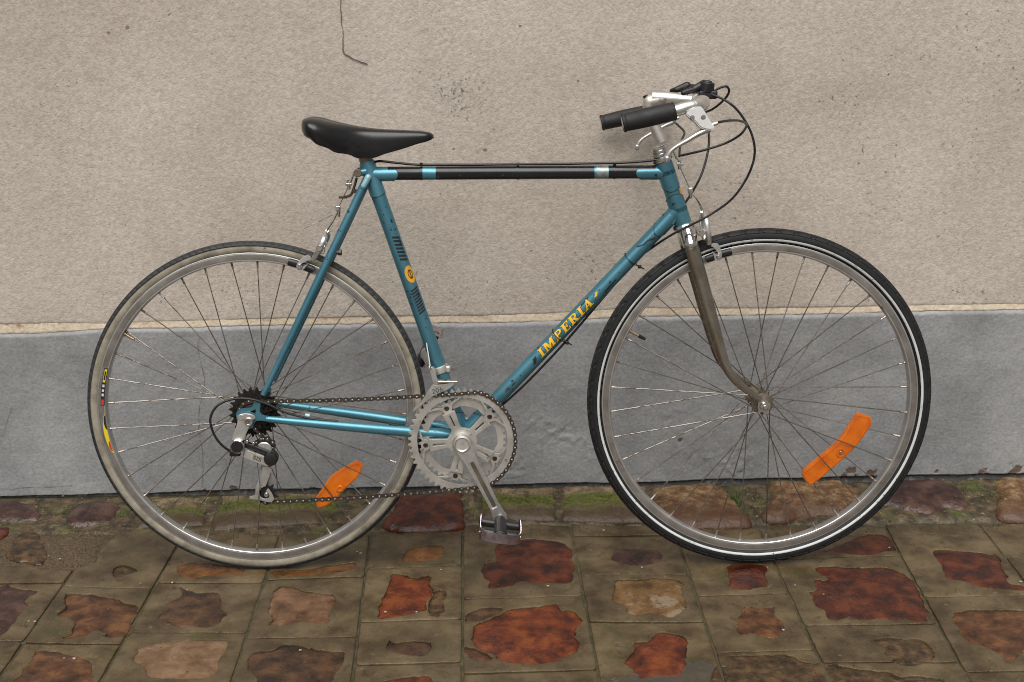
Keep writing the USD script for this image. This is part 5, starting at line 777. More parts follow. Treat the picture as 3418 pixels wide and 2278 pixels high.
def wheel(H, R, front):
    wh = xf('wheel', bike)
    rt = (R - RB - 0.0028) / 2 if front else (R - RB - 0.0015) / 2
    rt = max(rt, 0.0125); Rc = R - rt
    if front:
        def tread(Aa, K, r, w):
            ph = np.arctan2(w, r - Rc); deg = np.degrees(ph); rr = np.hypot(w, r - Rc)
            zz = Aa * 62 / (2 * np.pi)
            u_ = (zz + 0.30 * np.sign(deg) * np.abs(deg) / 40 + 0.5 * (deg < 0)) % 1.0
            wave = np.abs((deg.__abs__() - 30) / 18 + 0.55 * np.sin(2 * np.pi * zz * 1.0))
            groove = (wave < 0.20) * (np.abs(deg) < 62) + ((u_ < 0.20) * (np.abs(deg) > 14) * (np.abs(deg) < 60)) * 1.0
            depth = 0.0020 * np.clip(groove, 0, 1) + 0.0012 * (np.abs(np.abs(deg) - 66) < 4)
            rr = rr - depth
            return Rc + rr * np.cos(ph), rr * np.sin(ph)
        P('tyre', torus_part(0, circ_tyre(R, rt, -158, 158, 61, 1.0), H, 620, tread), m_rubber, wh, 30)
        a = np.radians(np.array([103, 107, 116, 120])); lift = [0.0001, 0.0007, 0.0007, 0.0001]
        pr = [(Rc + (rt + l) * math.cos(t), (rt + l) * math.sin(t)) for t, l in zip(a, lift)]
        P('reflective_stripe', torus_part(0, pr, H, 240, None, False), m_stripe, wh, 40, label='white reflective stripe round the tyre')
        P('reflective_stripe', mir(torus_part(0, pr, H, 240, None, False)), m_stripe, wh, 40)
    else:
        def tread(Aa, K, r, w):
            ph = np.arctan2(w, r - Rc); deg = np.degrees(ph); rr = np.hypot(w, r - Rc)
            u_ = (Aa * 150 / (2 * np.pi)) % 1.0
            edge = (np.abs(deg) > 34) & (np.abs(deg) < 60)
            d_ = 0.0010 * (edge & (u_ < 0.28)) + 0.0008 * ((np.abs(deg) % 14) < 3) * (np.abs(deg) < 34)
            rr = rr - d_ + 0.0009 * np.clip((66 - np.abs(deg)) / 6, 0, 1) + 0.0002
            return Rc + rr * np.cos(ph), rr * np.sin(ph)
        P('tyre', torus_part(0, circ_tyre(R, rt, -66, 66, 43), H, 900, tread), m_tread, wh, 30)
        P('sidewall', torus_part(0, circ_tyre(R - 0.0016, rt - 0.0008, -160, 160, 49), H, 300, None), m_gum, wh, 50, label='faded tan tyre sidewall')
    rp = rim_profile()
    P('rim', torus_part(0, rp, H, 260), m_rim, wh, 30)
    for s in (1, -1):
        tr = [(RB + 0.0035, 0.01155), (RB + 0.002, 0.0120), (RB - 0.0062, 0.0119), (RB - 0.0075, 0.01135)]
        m = torus_part(0, tr, H, 260, None, False)
        P('brake_track', m if s > 0 else mir(m), m_brake_track, wh, 30)
    # hub
    wf = 0.034 if front else 0.030; fr = 0.0168 if front else 0.0225
    wl, wr = (-wf, wf) if front else (-0.034, 0.021)
    prof = [(-0.050, 0), (-0.050, 0.008), (-0.047, 0.0095), (wl - 0.0035, 0.0115), (wl - 0.002, fr + 0.004), (wl, fr + 0.0048), (wl + 0.002, fr + 0.004), (wl + 0.0035, 0.0105), (0, 0.0088), (wr - 0.0035, 0.0105), (wr - 0.002, fr + 0.004), (wr, fr + 0.0048), (wr + 0.002, fr + 0.004), (wr + 0.0035, 0.0115), (0.047, 0.0095), (0.050, 0.008), (0.050, 0)]
    P('hub', lathe(H, Wax, prof, 36), m_seatpost, wh, 35)
    for s in (1, -1):
        o = 0.052 if front else 0.062
        if not front and s > 0: continue
        P('axle_nut', lathe(H + [0, 0, s * (o + 0.003)], (0, 0, s), [(0, 0), (0, 0.0088), (0.002, 0.0090), (0.0075, 0.0082), (0.008, 0.0052), (0.008, 0.0046), (0.013, 0.0044), (0.0145, 0.0034), (0.0145, 0)], 6 if False else 18), m_chrome, wh, 30)
    # spokes: 36, laced three-cross
    ph0 = math.radians(-90 - 0.7 + 5) if front else math.radians(-90 - 2.9)
    for k in range(36):
        ar = ph0 + math.radians(10 * k); near = k % 2 == 0; lead = 1 if (k // 2) % 2 == 0 else -1
        ah = ar + lead * math.radians(60); wz = (wr if near else wl) + (0.0022 if (k // 2) % 2 == 0 else -0.0022) * (1 if near else -1)
        p0 = H + [fr * math.cos(ah), fr * math.sin(ah), wz]; p1 = H + [(RB - 0.013) * math.cos(ar), (RB - 0.013) * math.sin(ar), (0.0025 if near else -0.0025)]
        dd = (p1 - p0) / np.linalg.norm(p1 - p0)
        P('spoke', tube([p0 - dd * 0.002, p0 + dd * 0.1, p1], 0.00108, 7), m_spoke, wh, 50)
        P('nipple', tube([p1 - dd * 0.0125, p1 - dd * 0.012, p1 - dd * 0.002, p1 + dd * 0.001], [0.0014, 0.0021, 0.0021, 0.0030], 8), m_nipple, wh, 40)
    # valve
    vv = [np.array(q) for q in D['valve_f' if front else 'valve_r']]
    def radial(q, r): d_ = q[:2] - H[:2]; d_ = d_ / np.linalg.norm(d_); return H + [d_[0] * r, d_[1] * r, 0]
    r_out = RB - 0.011; r_in = np.linalg.norm(vv[-1][:2] - H[:2]); r_mid = r_in + (r_out - r_in) * 0.36
    q = vv[0]
    P('valve', [cyl(radial(q, r_out), radial(q, r_mid), 0.0030, 14, r1=0.0027), cyl(radial(q, r_out), radial(q, r_out - 0.004), 0.0052, 14), cyl(radial(q, r_mid), radial(q, r_in + 0.002), 0.0019, 10)], m_brass, wh, 40)
    if front: P('valve_cap', cyl(radial(q, r_mid + 0.002), radial(q, r_in), 0.0040, 14, r1=0.0030), m_black, wh, 40)
    # reflector between the spokes
    key = 'refl_f' if front else 'refl_r'
    sh = rnd(smooth_ring([p[:2] for p in D[key]], 3), 0.003); cc = np.array(D[key + '_c'])
    if front:
        body = [plate(sh, -0.008, 0.007, 0.0016)]; inn = sh.buffer(-0.0035)
        P('reflector', body, m_refl, wh, 25, label='curved orange spoke reflector')
        ring = Point(*cc[:2]).buffer(0.0095).difference(Point(*cc[:2]).buffer(0.0062))
        P('reflector_ring', plate(ring, 0.007, 0.0088, 0.0006), m_refl, wh, 30)
        P('reflector_screw', disc(cc[:2], 0.007, 0.0098, 0.0036), m_brass, wh, 30)
        ridge = sh.buffer(-0.003).difference(sh.buffer(-0.0045))
        P('reflector_rim', plate(ridge, 0.0068, 0.0078), m_refl, wh, 30)
    else:
        P('reflector', [plate(sh, -0.006, 0.006, 0.0016)], m_refl, wh, 25, label='lozenge shaped orange spoke reflector')
        P('reflector_rim', plate(sh.buffer(-0.003).difference(sh.buffer(-0.0042)), 0.0058, 0.0068), m_refl, wh, 30)
        P('reflector_ring', disc(cc[:2], 0.006, 0.0105, 0.0075), m_refl, wh, 30)
        P('reflector_screw', plate(Point(*cc[:2]).buffer(0.0052).difference(Point(*cc[:2]).buffer(0.0036)), 0.0103, 0.0118, 0.0004), m_refl, wh, 30)
    return wh
w_rear = wheel(Hr, b['Rr'], False); w_rear.SetCustomDataByKey('label', 'rear wheel with tan tyre sidewalls and a lozenge shaped orange reflector')
w_front = wheel(Hf, b['Rf'], True); w_front.SetCustomDataByKey('label', 'front wheel with a black tyre and a white reflective stripe')
# rim stickers on the rear wheel (inner face, facing the hub and the drive side)
def rim_sticker(a0, a1, r0, r1, w, m, n=40, taper=False):
    a = np.radians(np.linspace(a0, a1, n)); V = []
    for k, t in enumerate(a):
        f_ = math.sin(math.pi * k / (n - 1)) ** 0.5 if taper else 1
        for rr in (r0, r0 + (r1 - r0) * f_): V.append((Hr[0] + rr * math.cos(t), Hr[1] + rr * math.sin(t), w - (0.0022 if rr < RB - 0.0096 else 0)))
    k = np.arange(n - 1) * 2; M_ = trimesh.Trimesh(V, np.vstack([np.stack([k, k + 1, k + 3], 1), np.stack([k, k + 3, k + 2], 1)]), process=False)
    if M_.face_normals[0][2] < 0: M_.invert()
    P('rim_sticker', M_, m, w_rear, 40)
rim_sticker(163, 177.5, RB - 0.0090, RB - 0.0015, 0.01235, m_ink)
rim_sticker(163.4, 168.5, RB - 0.0078, RB - 0.0030, 0.01260, m_stick_y)
rim_sticker(164.2, 167.6, RB - 0.0068, RB - 0.0040, 0.01285, m_ink)
for a0 in (169.4, 171.2, 172.9): rim_sticker(a0, a0 + 1.0, RB - 0.0075, RB - 0.0032, 0.01260, m_stick_w)
rim_sticker(175.2, 177.2, RB - 0.0078, RB - 0.0028, 0.01260, m_stick_r)
rim_sticker(180.8, 196.5, RB - 0.0090, RB - 0.0012, 0.01235, m_stick_y, taper=True)
rim_sticker(181.2, 187.0, RB - 0.0090, RB - 0.0045, 0.01260, m_ink, taper=True)
rim_sticker(191.5, 195.6, RB - 0.0086, RB - 0.0040, 0.01260, m_stick_r, taper=True)

# stem, bar, grips ----------------------------------------------------
stem_p = spline(np.vstack([A('quill'), A('stem')[1:]]), 60)
rs = np.interp(np.linspace(0, 1, 60), [0, 0.42, 0.50, 0.58, 1], [0.0112, 0.0112, 0.0122, 0.0122, 0.0122])
cl = A('bar')[0]
stem = xf('stem', bike)
q3 = A('quill'); s3 = A('stem'); corner = s3[1]
P('quill', [tube([q3[0], q3[1], q3[2]], [0.0112, 0.0112, 0.0112], 28), blob([q3[2], corner + [0.006, -0.004, 0], s3[3]], [0.0118, 0.0130, 0.0122], 0.0025, 4)], m_alloy_dull, stem, 50)
P('extension', tube(spline(s3[2:], 12), 0.0122, 28), m_alloy, stem, 45)
P('bar_clamp', [lathe((cl[0], cl[1], -0.021), Wax, [(0, 0.012), (0, 0.0155), (0.0015, 0.0168), (0.0405, 0.0168), (0.042, 0.0155), (0.042, 0.012)], 32), rbox((cl[0] - 0.004, cl[1] - 0.018, 0), (0.012, 0.014, 0.02), 0.003)], m_alloy, stem, 40)
qd = (corner - q3[0]) / np.linalg.norm(corner - q3[0])
P('stem_bolt', cyl(corner + qd * 0.002, corner + qd * 0.0085, 0.0050, 16), m_black, stem)
bar_n = A('bar'); DROP = np.array([0.0, -0.012, 0])
def far(p): p = np.array(p, float) * [1, 1, -1]; return p + np.outer(np.clip(np.abs(p[:, 2]) / 0.25, 0, 1), DROP * 1.85)
path_n = spline(bar_n, 70); path_f = spline(far(bar_n), 70)
P('handlebar', tube(np.vstack([path_f[::-1], path_n[1:]]), 0.0109, 24, up=(0, 1, 0)), m_alloy, smooth=50)
P('bar_sleeve', lathe((cl[0], cl[1], -0.045), Wax, [(0, 0.0109), (0.003, 0.0126), (0.087, 0.0126), (0.09, 0.0109)], 28), m_alloy, smooth=40)
def grip(pn, s):
    d_ = (pn[-1] - pn[-3]) / np.linalg.norm(pn[-1] - pn[-3]); L = 0.094; n = 60
    prof = [(0, 0.0), (0, 0.0150), (0.0015, 0.0160), (0.004, 0.0163)]
    for k in range(n): 
        x_ = 0.004 + (L - 0.012) * k / n; prof.append((x_, 0.0158 - 0.0002 * (k % 2) + 0.0010 * math.sin(math.pi * k / n)))
    prof += [(L - 0.008, 0.0158), (L - 0.0065, 0.0150), (L - 0.005, 0.0164), (L - 0.0015, 0.0168), (L, 0.0157), (L, 0.009), (L - 0.001, 0.0085), (L - 0.001, 0)]
    m = lathe(pn[-1] - d_ * L, d_, prof, 40)
    e0 = pn[-1] - d_ * L
    g_ = P('grip', m, m_grip, bike, 40); 
grip(path_n, 1); grip(path_f, -1)

def lever_side(s):
    T_ = (lambda m: m) if s > 0 else (lambda m: (lambda q: (q.apply_translation(DROP), q)[1])(mir(m)))
    lv = xf('brake_lever', bike)
    bw = 0.256; sh = rnd(smooth_ring([p[:2] for p in D['leverbody']], 3), 0.003)
    lbm = plate(sh.buffer(0.0005), bw - 0.009, bw + 0.009, 0.0022); lbm.apply_transform(trimesh.transformations.rotation_matrix(math.radians(-8), (1, 0.2, 0), lbm.bounds.mean(0)))
    P('lever_body', T_(lbm), m_rim, lv, 35)
    k = int(np.argmin(np.linalg.norm(path_n[:, :2] - np.array(D['leverbody'][1][:2]) - np.array([-0.004, 0.010]), axis=1)))
    d_ = path_n[k + 1] - path_n[k - 1]
    P('bar_clip', T_(lathe(path_n[k] - d_ / np.linalg.norm(d_) * 0.006, d_, [(0, 0.0108), (0, 0.0122), (0.012, 0.0122), (0.012, 0.0108)], 28)), m_alloy, lv, 35)
    P('lever_blade', T_(tube(spline(A('lever'), 40), np.interp(np.linspace(0, 1, 40), [0, 0.3, 0.75, 0.94, 1], [0.0062, 0.0052, 0.0042, 0.0052, 0.006]), 16, r2=np.interp(np.linspace(0, 1, 40), [0, 0.4, 1], [0.0085, 0.0085, 0.0058]))), m_alloy, lv, 50)
    e_ = A('lever')[-1]
    P('lever_tip', T_(blob([e_, e_ + [-0.0006, -0.003, 0]], [0.0066, 0.0060], 0.002)), m_alloy, lv, 60)
    for q in D['rivets']: P('rivet', T_(disc(q[:2], bw + 0.006, bw + 0.011, 0.0042, 16, 0.0012)), m_chrome, lv, 40)
    pb = A('cables')[2][0] if False else np.array(D['cables'][2][0])
    P('cable_barrel', T_(cyl(pb + [-0.008, -0.003, 0], pb + [0.006, 0.002, 0], 0.0036, 14)), m_alloy, lv, 40)
lever_side(1); lever_side(-1)
def shifter(pts, s):
    sf = xf('gear_shifter', bike); pts = np.array(pts)
    if s > 0:
        P('lever_paddle', blob([pts[0] + [0, 0.002, 0], pts[1] + [0, -0.002, 0.004], pts[2] + [0.002, 0.004, 0.010]], [0.0085, 0.0068, 0.0050], 0.0025, 4), m_black, sf, 50)
        P('shifter_disc', lathe(pts[0] + [0.004, -0.012, 0], (0.12, 1, 0.08), [(0, 0), (0, 0.0135), (0.002, 0.0148), (0.016, 0.0148), (0.018, 0.0135), (0.019, 0.010), (0.021, 0.009), (0.022, 0.004), (0.022, 0)], 28), m_black, sf, 35)
        P('shifter_body', rbox(pts[3] + [0.012, 0.000, 0.0], (0.036, 0.016, 0.024), 0.004), m_black, sf, 40)
        P('shifter_clamp', lathe((cl[0], cl[1], 0.046), Wax, [(0, 0.011), (0, 0.0142), (0.010, 0.0142), (0.010, 0.011)], 28), m_black, sf, 35)
        P('paddle_ridge', [tube([pts[1] + [-0.006 * q - 0.004, 0.004 - 0.004 * q, 0.0095 + 0.001 * q], pts[1] + [-0.006 * q - 0.001, -0.005 - 0.004 * q, 0.0105 + 0.001 * q]], 0.0010, 6) for q in range(3)], m_black, sf, 40)
    else:
        P('lever_paddle', blob([pts[0] + [0.008, 0.002, 0], pts[1], pts[2] + [0, 0.003, -0.006]], [0.0085, 0.0060, 0.0045], 0.0025, 4), m_black, sf, 50)
        P('shifter_disc', lathe(pts[0] + [0.018, -0.012, 0], (0.1, 1, -0.08), [(0, 0), (0, 0.0135), (0.002, 0.0148), (0.014, 0.0148), (0.017, 0.010), (0.018, 0)], 28), m_black, sf, 35)
        P('shifter_clamp', lathe((cl[0], cl[1], -0.056), Wax, [(0, 0.011), (0, 0.0142), (0.010, 0.0142), (0.010, 0.011)], 28), m_black, sf, 35)
shifter(D['shifter'], 1); shifter(D['shifterF'], -1)

D['cables'][4][0] = list(far(np.array([D['cables'][2][0]]))[0])
# cables ---------------------------------------------------------------
for k, q in enumerate(D['cables']):
    q = np.array(q)
    P('cable', tube(spline(q, 90), 0.0023 if k != 4 else 0.0024, 10), m_cable, smooth=60)
P('cable', tube(spline(A('ttcable'), 90), 0.0024, 10), m_cable, smooth=60)
P('cable', tube(spline(A('dtcable') + [0, 0, 0.0], 40), 0.0024, 10), m_cable, smooth=60)
P('cable', tube(spline(A('rdcable'), 70), 0.0024, 10), m_cable, smooth=60)
for q in D['ttclips']:
    q = np.array(q); c0 = near_axis(tt0, ttd, q)
    P('cable_clip', [lathe(c0 - ttd * 0.0022, ttd, [(0, 0.0129), (0, 0.0137), (0.0044, 0.0137), (0.0044, 0.0129)], 30), rbox(q + [0, 0.0005, 0], (0.0055, 0.006, 0.007), 0.001)], m_blackp, smooth=35)
for q in D['ties']:
    q = np.array(q); c0 = near_axis(bb, dtd, q); n_ = np.cross(dtd, [0, 0, 1.0]); n_ = n_ if n_[1] < 0 else -n_
    pts = []
    for a in np.linspace(0, 2 * np.pi, 40): pts.append(c0 + 0.0152 * math.sin(a) * np.array([0, 0, 1.0]) + (0.0150 + 0.0022 * (math.cos(a) > 0) * math.cos(a)) * math.cos(a) * n_ + dtd * 0.003 * math.sin(a))
    P('cable_tie', [tube(pts, 0.0016, 8, up=dtd, r2=0.0010), rbox(c0 + n_ * 0.0205 + [0.003, -0.001, 0.003], (0.007, 0.007, 0.006), 0.0012), tube([c0 + n_ * 0.019, c0 + n_ * 0.030 + np.array([0.006, 0.0, 0.0])], 0.0013, 6)], m_cable, smooth=40)

# brakes -----------------------------------------------------------------
def brake(kd, H, front):
    br = xf('brake', bike); d_ = D[kd]; A_ = lambda n_: np.array(d_[n_], float)
    piv, tip, bend, low, bolt, yoke = (A_(n_) for n_ in ('pivot', 'tip', 'bend', 'low', 'bolt', 'yoke'))
    mid = piv * [1, 1, 0]
    P('brake_bracket', [blob([mid + [0, 0, -0.030], mid + [0.0, 0.002, 0], mid + [0, 0, 0.030]], [0.0065, 0.0085, 0.0065], 0.0025, 4)], m_alloy, br, 50)
    rad = bolt[:2] - H[:2]; Rb = np.linalg.norm(rad); ang = math.atan2(rad[1], rad[0])
    for s in (1, -1):
        k = np.array([1, 1, s])
        P('brake_arm', tube(spline(np.array([tip, (tip + bend) / 2 + [0.001, 0, 0.006], bend, (bend * 0.5 + low * 0.5) + [0.001, 0, 0.004], low]) * k, 26), np.interp(np.linspace(0, 1, 26), [0, 0.4, 1], [0.0034, 0.0062, 0.0048]), 14, r2=np.interp(np.linspace(0, 1, 26), [0, 0.4, 1], [0.0030, 0.0046, 0.0032])), m_alloy, br, 50)
        P('pivot_bolt', disc(piv[:2], s * 0.036, s * 0.043, 0.0062, 16) if s > 0 else mir(disc(piv[:2], 0.036, 0.043, 0.0062, 16)), m_chrome, br, 35)
        sh = rnd(smooth_ring([p[:2] for p in d_['plate']], 3), 0.0015)
        up_ = low[:2] - bolt[:2]; up_ = up_ / np.linalg.norm(up_)
        slot = LineString([bolt[:2] + up_ * 0.004, bolt[:2] + up_ * 0.020]).buffer(0.0030)
        m = plate(sh.difference(slot), 0.0215, 0.0262, 0.0008); P('pad_holder', m if s > 0 else mir(m), m_alloy, br, 30)
        m = cat_mesh([disc(bolt[:2], 0.026, 0.031, 0.0058, 18), disc(bolt[:2], 0.031, 0.0335, 0.0040, 6)]); P('pad_bolt', m if s > 0 else mir(m), m_chrome, br, 30)
        # pad: a curved black block beside the rim
        a_ = np.linspace(-0.088, 0.080, 20) + ang; Rp = RB - 0.0015
        pts = np.stack([H[0] + Rp * np.cos(a_), H[1] + Rp * np.sin(a_), np.full(20, s * 0.0178)], 1)
        P('brake_pad', tube(pts, np.interp(np.linspace(0, 1, 20), [0, 0.08, 0.92, 1], [0.0062, 0.0072, 0.0072, 0.0062]), 14, r2=0.0046), m_black, br, 30)
        a0 = np.array([bolt[0], bolt[1], s * 0.018]); P('pad_post', cyl(a0, a0 + [0, 0, s * 0.008], 0.0032, 12), m_alloy, br)
        # straddle cable
        P('straddle_cable', tube(spline(np.array([yoke + [0, -0.004, 0], (yoke + tip * k) / 2 + np.array([0.003, 0, s * 0.003]), tip * k]), 14), 0.0009, 7), m_spoke, br, 60)
    P('cable_yoke', [rbox(yoke, (0.010, 0.011, 0.010), 0.002), cyl(yoke + [0, 0, -0.008], yoke + [0, 0, 0.009], 0.0038, 6), blob([yoke, yoke + [0.001, -0.014, 0]], [0.0045, 0.0030], 0.002, 3)], m_chrome, br, 35)
    hg = np.array(d_['hang']); P('cable_hanger', [tube(spline(hg, 14), 0.0022, 10, r2=0.0052), cyl(hg[-1] + [0, 0.012, 0], hg[-1] + [0.0005, -0.006, 0], 0.0038, 12), rbox(hg[-1] + [0.001, 0.004, 0], (0.013, 0.006, 0.010), 0.0015)], m_chrome, br, 40)
    P('brake_wire', tube([hg[-1], (hg[-1] + yoke) / 2, yoke], 0.00085, 7), m_spoke, br, 60)
    P('spring', [tube(spline([piv + [0.004, 0.006, 0.003], piv + [0.010, 0.002, 0.006], piv + [0.008, -0.010, 0.006], piv + [0.002, -0.012, 0.004], low * 0.6 + piv * 0.4 + [0, 0, 0.004]], 24), 0.0010, 7)], m_chrome, br, 60)
    return br
brf = brake('fb', Hf, True); brf.SetCustomDataByKey('label', 'front centre-pull brake with black pads')
brr = brake('rb', Hr, False); brr.SetCustomDataByKey('label', 'rear centre-pull brake with a loose cable end')
d_ = D['rb']; h2 = np.array(d_['hang2'])
P('cable_hanger', [tube(spline(h2, 16), 0.0026, 10, r2=0.0060), rbox(h2[-1], (0.016, 0.0045, 0.010), 0.0012), cyl(h2[1] + [0.001, -0.006, -0.006], h2[1] + [0.001, -0.006, 0.010], 0.0042, 10)], m_chain, brr, 40)
P('brake_wire', tube(spline(np.array(d_['wire']), 14), 0.0007, 6), m_spoke, brr, 60, label='loose end of the brake wire')
b2 = np.array(d_['bolt2']); P('mounting_bolt', [cyl(b2 - [0.012, 0, 0], b2 + [0.004, 0, 0], 0.0042, 12), cyl(b2 - [0.002, 0, 0], b2 + [0.005, 0, 0], 0.0062, 6)], m_chain, brr, 30)

# saddle -------------------------------------------------------------------
tp, bo = A('saddle_top'), A('saddle_bot'); u0, u1 = tp[0, 0], tp[-1, 0]; ns, mc = 70, 33
us = u0 + (u1 - u0) * (1 - np.cos(np.linspace(0, np.pi, ns))) / 2
def prof_at(u_, arr, c_): return np.interp(u_, arr[:, 0], arr[:, c_])
from scipy.interpolate import PchipInterpolator
bo = bo[np.argsort(bo[:, 0])]; tp = tp[np.argsort(tp[:, 0])]
ftop, fbot = PchipInterpolator(tp[:, 0], tp[:, 1]), PchipInterpolator(bo[:, 0], bo[:, 1])
fr_ = np.array([0, 0.012, 0.04, 0.075, 0.12, 0.18, 0.26, 0.36, 0.48, 0.62, 0.80, 0.93, 0.985, 1.0]); hw = np.array([0.020, 0.042, 0.060, 0.068, 0.070, 0.066, 0.055, 0.041, 0.031, 0.0255, 0.0215, 0.0185, 0.012, 0.003])
fw = PchipInterpolator(fr_, hw)
V = []
for u_ in us:
    f_ = (u_ - u0) / (u1 - u0); W_ = float(fw(f_)); t_ = float(ftop(np.clip(u_, tp[0, 0], tp[-1, 0]))); b_ = float(fbot(np.clip(u_, bo[0, 0], bo[-1, 0]))); b_ = min(b_, t_ - 0.003); h_ = t_ - b_
    ctrl = np.array([(0, t_ - 0.0015), (0.30, t_), (0.62, t_ - 0.03 * h_), (0.88, t_ - 0.16 * h_), (1.0, t_ - 0.40 * h_), (0.99, t_ - 0.66 * h_), (0.93, t_ - 0.86 * h_), (0.84, b_), (0.76, b_ + 0.06 * h_), (0.55, b_ + 0.35 * h_), (0.0, b_ + 0.5 * h_)])
    half = spline(np.column_stack([ctrl[:, 0] * W_, ctrl[:, 1], 0 * ctrl[:, 0]]), 40)[:, :2]
    ring = np.vstack([half, half[-2:0:-1] * [-1, 1]])
    V.append(np.column_stack([np.full(len(ring), u_), ring[:, 1], ring[:, 0]]))
mr = len(V[0]); V = np.array(V).reshape(-1, 3)
i, j = np.meshgrid(np.arange(ns - 1), np.arange(mr), indexing='ij'); j2 = (j + 1) % mr
q = np.stack([i * mr + j, i * mr + j2, (i + 1) * mr + j2, (i + 1) * mr + j], -1).reshape(-1, 4); Fs = [q[:, [0, 1, 2]], q[:, [0, 2, 3]]]
V = np.vstack([V, V[:mr].mean(0), V[-mr:].mean(0)]); k = np.arange(mr); k2 = (k + 1) % mr
Fs += [np.stack([np.full(mr, ns * mr), k2, k], 1), np.stack([np.full(mr, ns * mr + 1), (ns - 1) * mr + k, (ns - 1) * mr + k2], 1)]
sm = trimesh.Trimesh(V, np.vstack(Fs), process=False)
if sm.volume < 0: sm.invert()
saddle = P('saddle', sm, m_saddle, bike, 60)
sc = st0 - stdir * 0.03
for s in (1, -1):
    r_ = np.array([(tp[0, 0] + 0.02, float(ftop(tp[0, 0] + 0.02)) - 0.030, s * 0.03), (sc[0] - 0.03, sc[1] + 0.012, s * 0.022), (sc[0] + 0.04, sc[1] + 0.012, s * 0.022), (tp[-1, 0] - 0.03, float(fbot(tp[-1, 0] - 0.03)) + 0.008, s * 0.006)])
    P('saddle_rail', tube(spline(r_, 24), 0.0035, 10), m_chain, saddle, 60)
P('saddle_clamp', [cyl(sc + [0, 0.012, -0.026], sc + [0, 0.012, 0.026], 0.009, 18)], m_chain, saddle)
P('seat_post', cyl(st0 + stdir * 0.03, st0 - stdir * 0.045, 0.0131, 32), m_seatpost)
sb = np.array(D['rb']['seatbolt'])
P('seat_bolt', [cyl(sb * [1, 1, -1] , sb + [0, 0, 0.0], 0.0055, 16), disc(sb[:2], 0.016, 0.023, 0.0080, 20, 0.0015), mir(disc(sb[:2], 0.016, 0.023, 0.0080, 20, 0.0015))], m_seatpost)
P('seat_lug_ear', [blob([sl_c + [-0.010, 0.006, s * 0.009], np.array([sb[0], sb[1], s * 0.011])], [0.0080, 0.0066], 0.0025, 3) for s in (1, -1)], m_teal, frame, 50)

# crankset --------------------------------------------------------------------
crank = xf('crankset', bike); C2 = bb[:2]
W_BIG, W_SM = 0.0465, 0.0385
def teeth(N, phase=0.0):
    rp_ = 0.0127 / (2 * math.sin(math.pi / N)); pts = []
    for k in range(N):
        for f_, dr in ((0.0, -0.0040), (0.16, -0.0030), (0.36, 0.0022), (0.5, 0.0032), (0.64, 0.0022), (0.84, -0.0030)):
            a = 2 * math.pi * (k + f_) / N + phase; pts.append((C2[0] + (rp_ + dr) * math.cos(a), C2[1] + (rp_ + dr) * math.sin(a)))
    return Polygon(pts).buffer(0), rp_
big, rb_ = teeth(52); small, rs_ = teeth(42)
cpt = Point(*C2)
def sector(r0, r1, a0, a1, n=14):
    a = np.radians(np.linspace(a0, a1, n)); o_ = [(C2[0] + r1 * math.cos(t), C2[1] + r1 * math.sin(t)) for t in a]; i_ = [(C2[0] + r0 * math.cos(t), C2[1] + r0 * math.sin(t)) for t in a[::-1]]
    return Polygon(o_ + i_).buffer(0)
def pol(r, a): return (C2[0] + r * math.cos(math.radians(a)), C2[1] + r * math.sin(math.radians(a)))
BOLT = 0.0735; A0 = 114.0
def ring_plate(outer, r_in, win):
    s = outer.difference(cpt.buffer(r_in, 64))
    for k in range(5):
        a = A0 + 72 * k
        web = Polygon([pol(BOLT - 0.008, a - 6.5), pol(BOLT - 0.008, a + 6.5), pol(BOLT + 0.004, a + 10), pol(r_in + 0.002, a + 25), pol(r_in + 0.002, a - 25), pol(BOLT + 0.004, a - 10)]).buffer(0).union(Point(*pol(BOLT, a)).buffer(0.0088))
        s = s.union(web)
        if win:
            for sg in (1, -1):
                s = s.difference(rnd(Polygon([pol(BOLT + 0.0045, a + sg * 5.0), pol(r_in + 0.001, a + sg * 4.5), pol(r_in + 0.0012, a + sg * 18.0)]).buffer(0), 0.0008))
        s = s.difference(Point(*pol(BOLT, a)).buffer(0.0048))
    return rnd(s, 0.0006)
P('chainring', plate(ring_plate(big, 0.0892, True), W_BIG - 0.0015, W_BIG + 0.0015, 0.0004), m_alloy_dull, crank, 25, label='large outer chainring with windows round the five bolts')
P('chainring', plate(ring_plate(small, 0.0695, False), W_SM - 0.0014, W_SM + 0.0014, 0.0004), m_alloy_dull, crank, 25, label='smaller inner chainring')
sp_ = cpt.buffer(0.029, 48)
for k in range(5):
    a = A0 + 72 * k
    sp_ = sp_.union(Polygon([pol(0.02, a + 24), pol(0.0665, a + 11.5), pol(0.0665, a - 11.5), pol(0.02, a - 24)]))
sp_ = sp_.buffer(0.006).buffer(-0.006)
for k in range(5):
    a = A0 + 72 * k; sp_ = sp_.difference(LineString([pol(0.036, a), pol(0.057, a)]).buffer(0.0014))
P('spider', plate(sp_, W_BIG + 0.0005, W_BIG + 0.0075, 0.0014), m_alloy_dull, crank, 30)
for k in range(5):
    q = pol(BOLT, A0 + 72 * k)
    tab = LineString([pol(0.060, A0 + 72 * k), q]).buffer(0.0065)
    P('spider_tab', plate(tab, W_SM + 0.0018, W_BIG - 0.0018), m_alloy_dull, crank, 30)
    P('chainring_bolt', [lathe((*q, W_SM - 0.004), Wax, [(0, 0), (0, 0.0050), (0.0135, 0.0050), (0.0140, 0.0044), (0.0140, 0.0030), (0.0105, 0.0030), (0.0105, 0)], 20)], m_chain, crank, 30)
pn = np.array(D['ped_n']); da = pn - C2; da = da / np.linalg.norm(da); La = 0.170; pn = C2 + da * La; na = np.array([-da[1], da[0]])
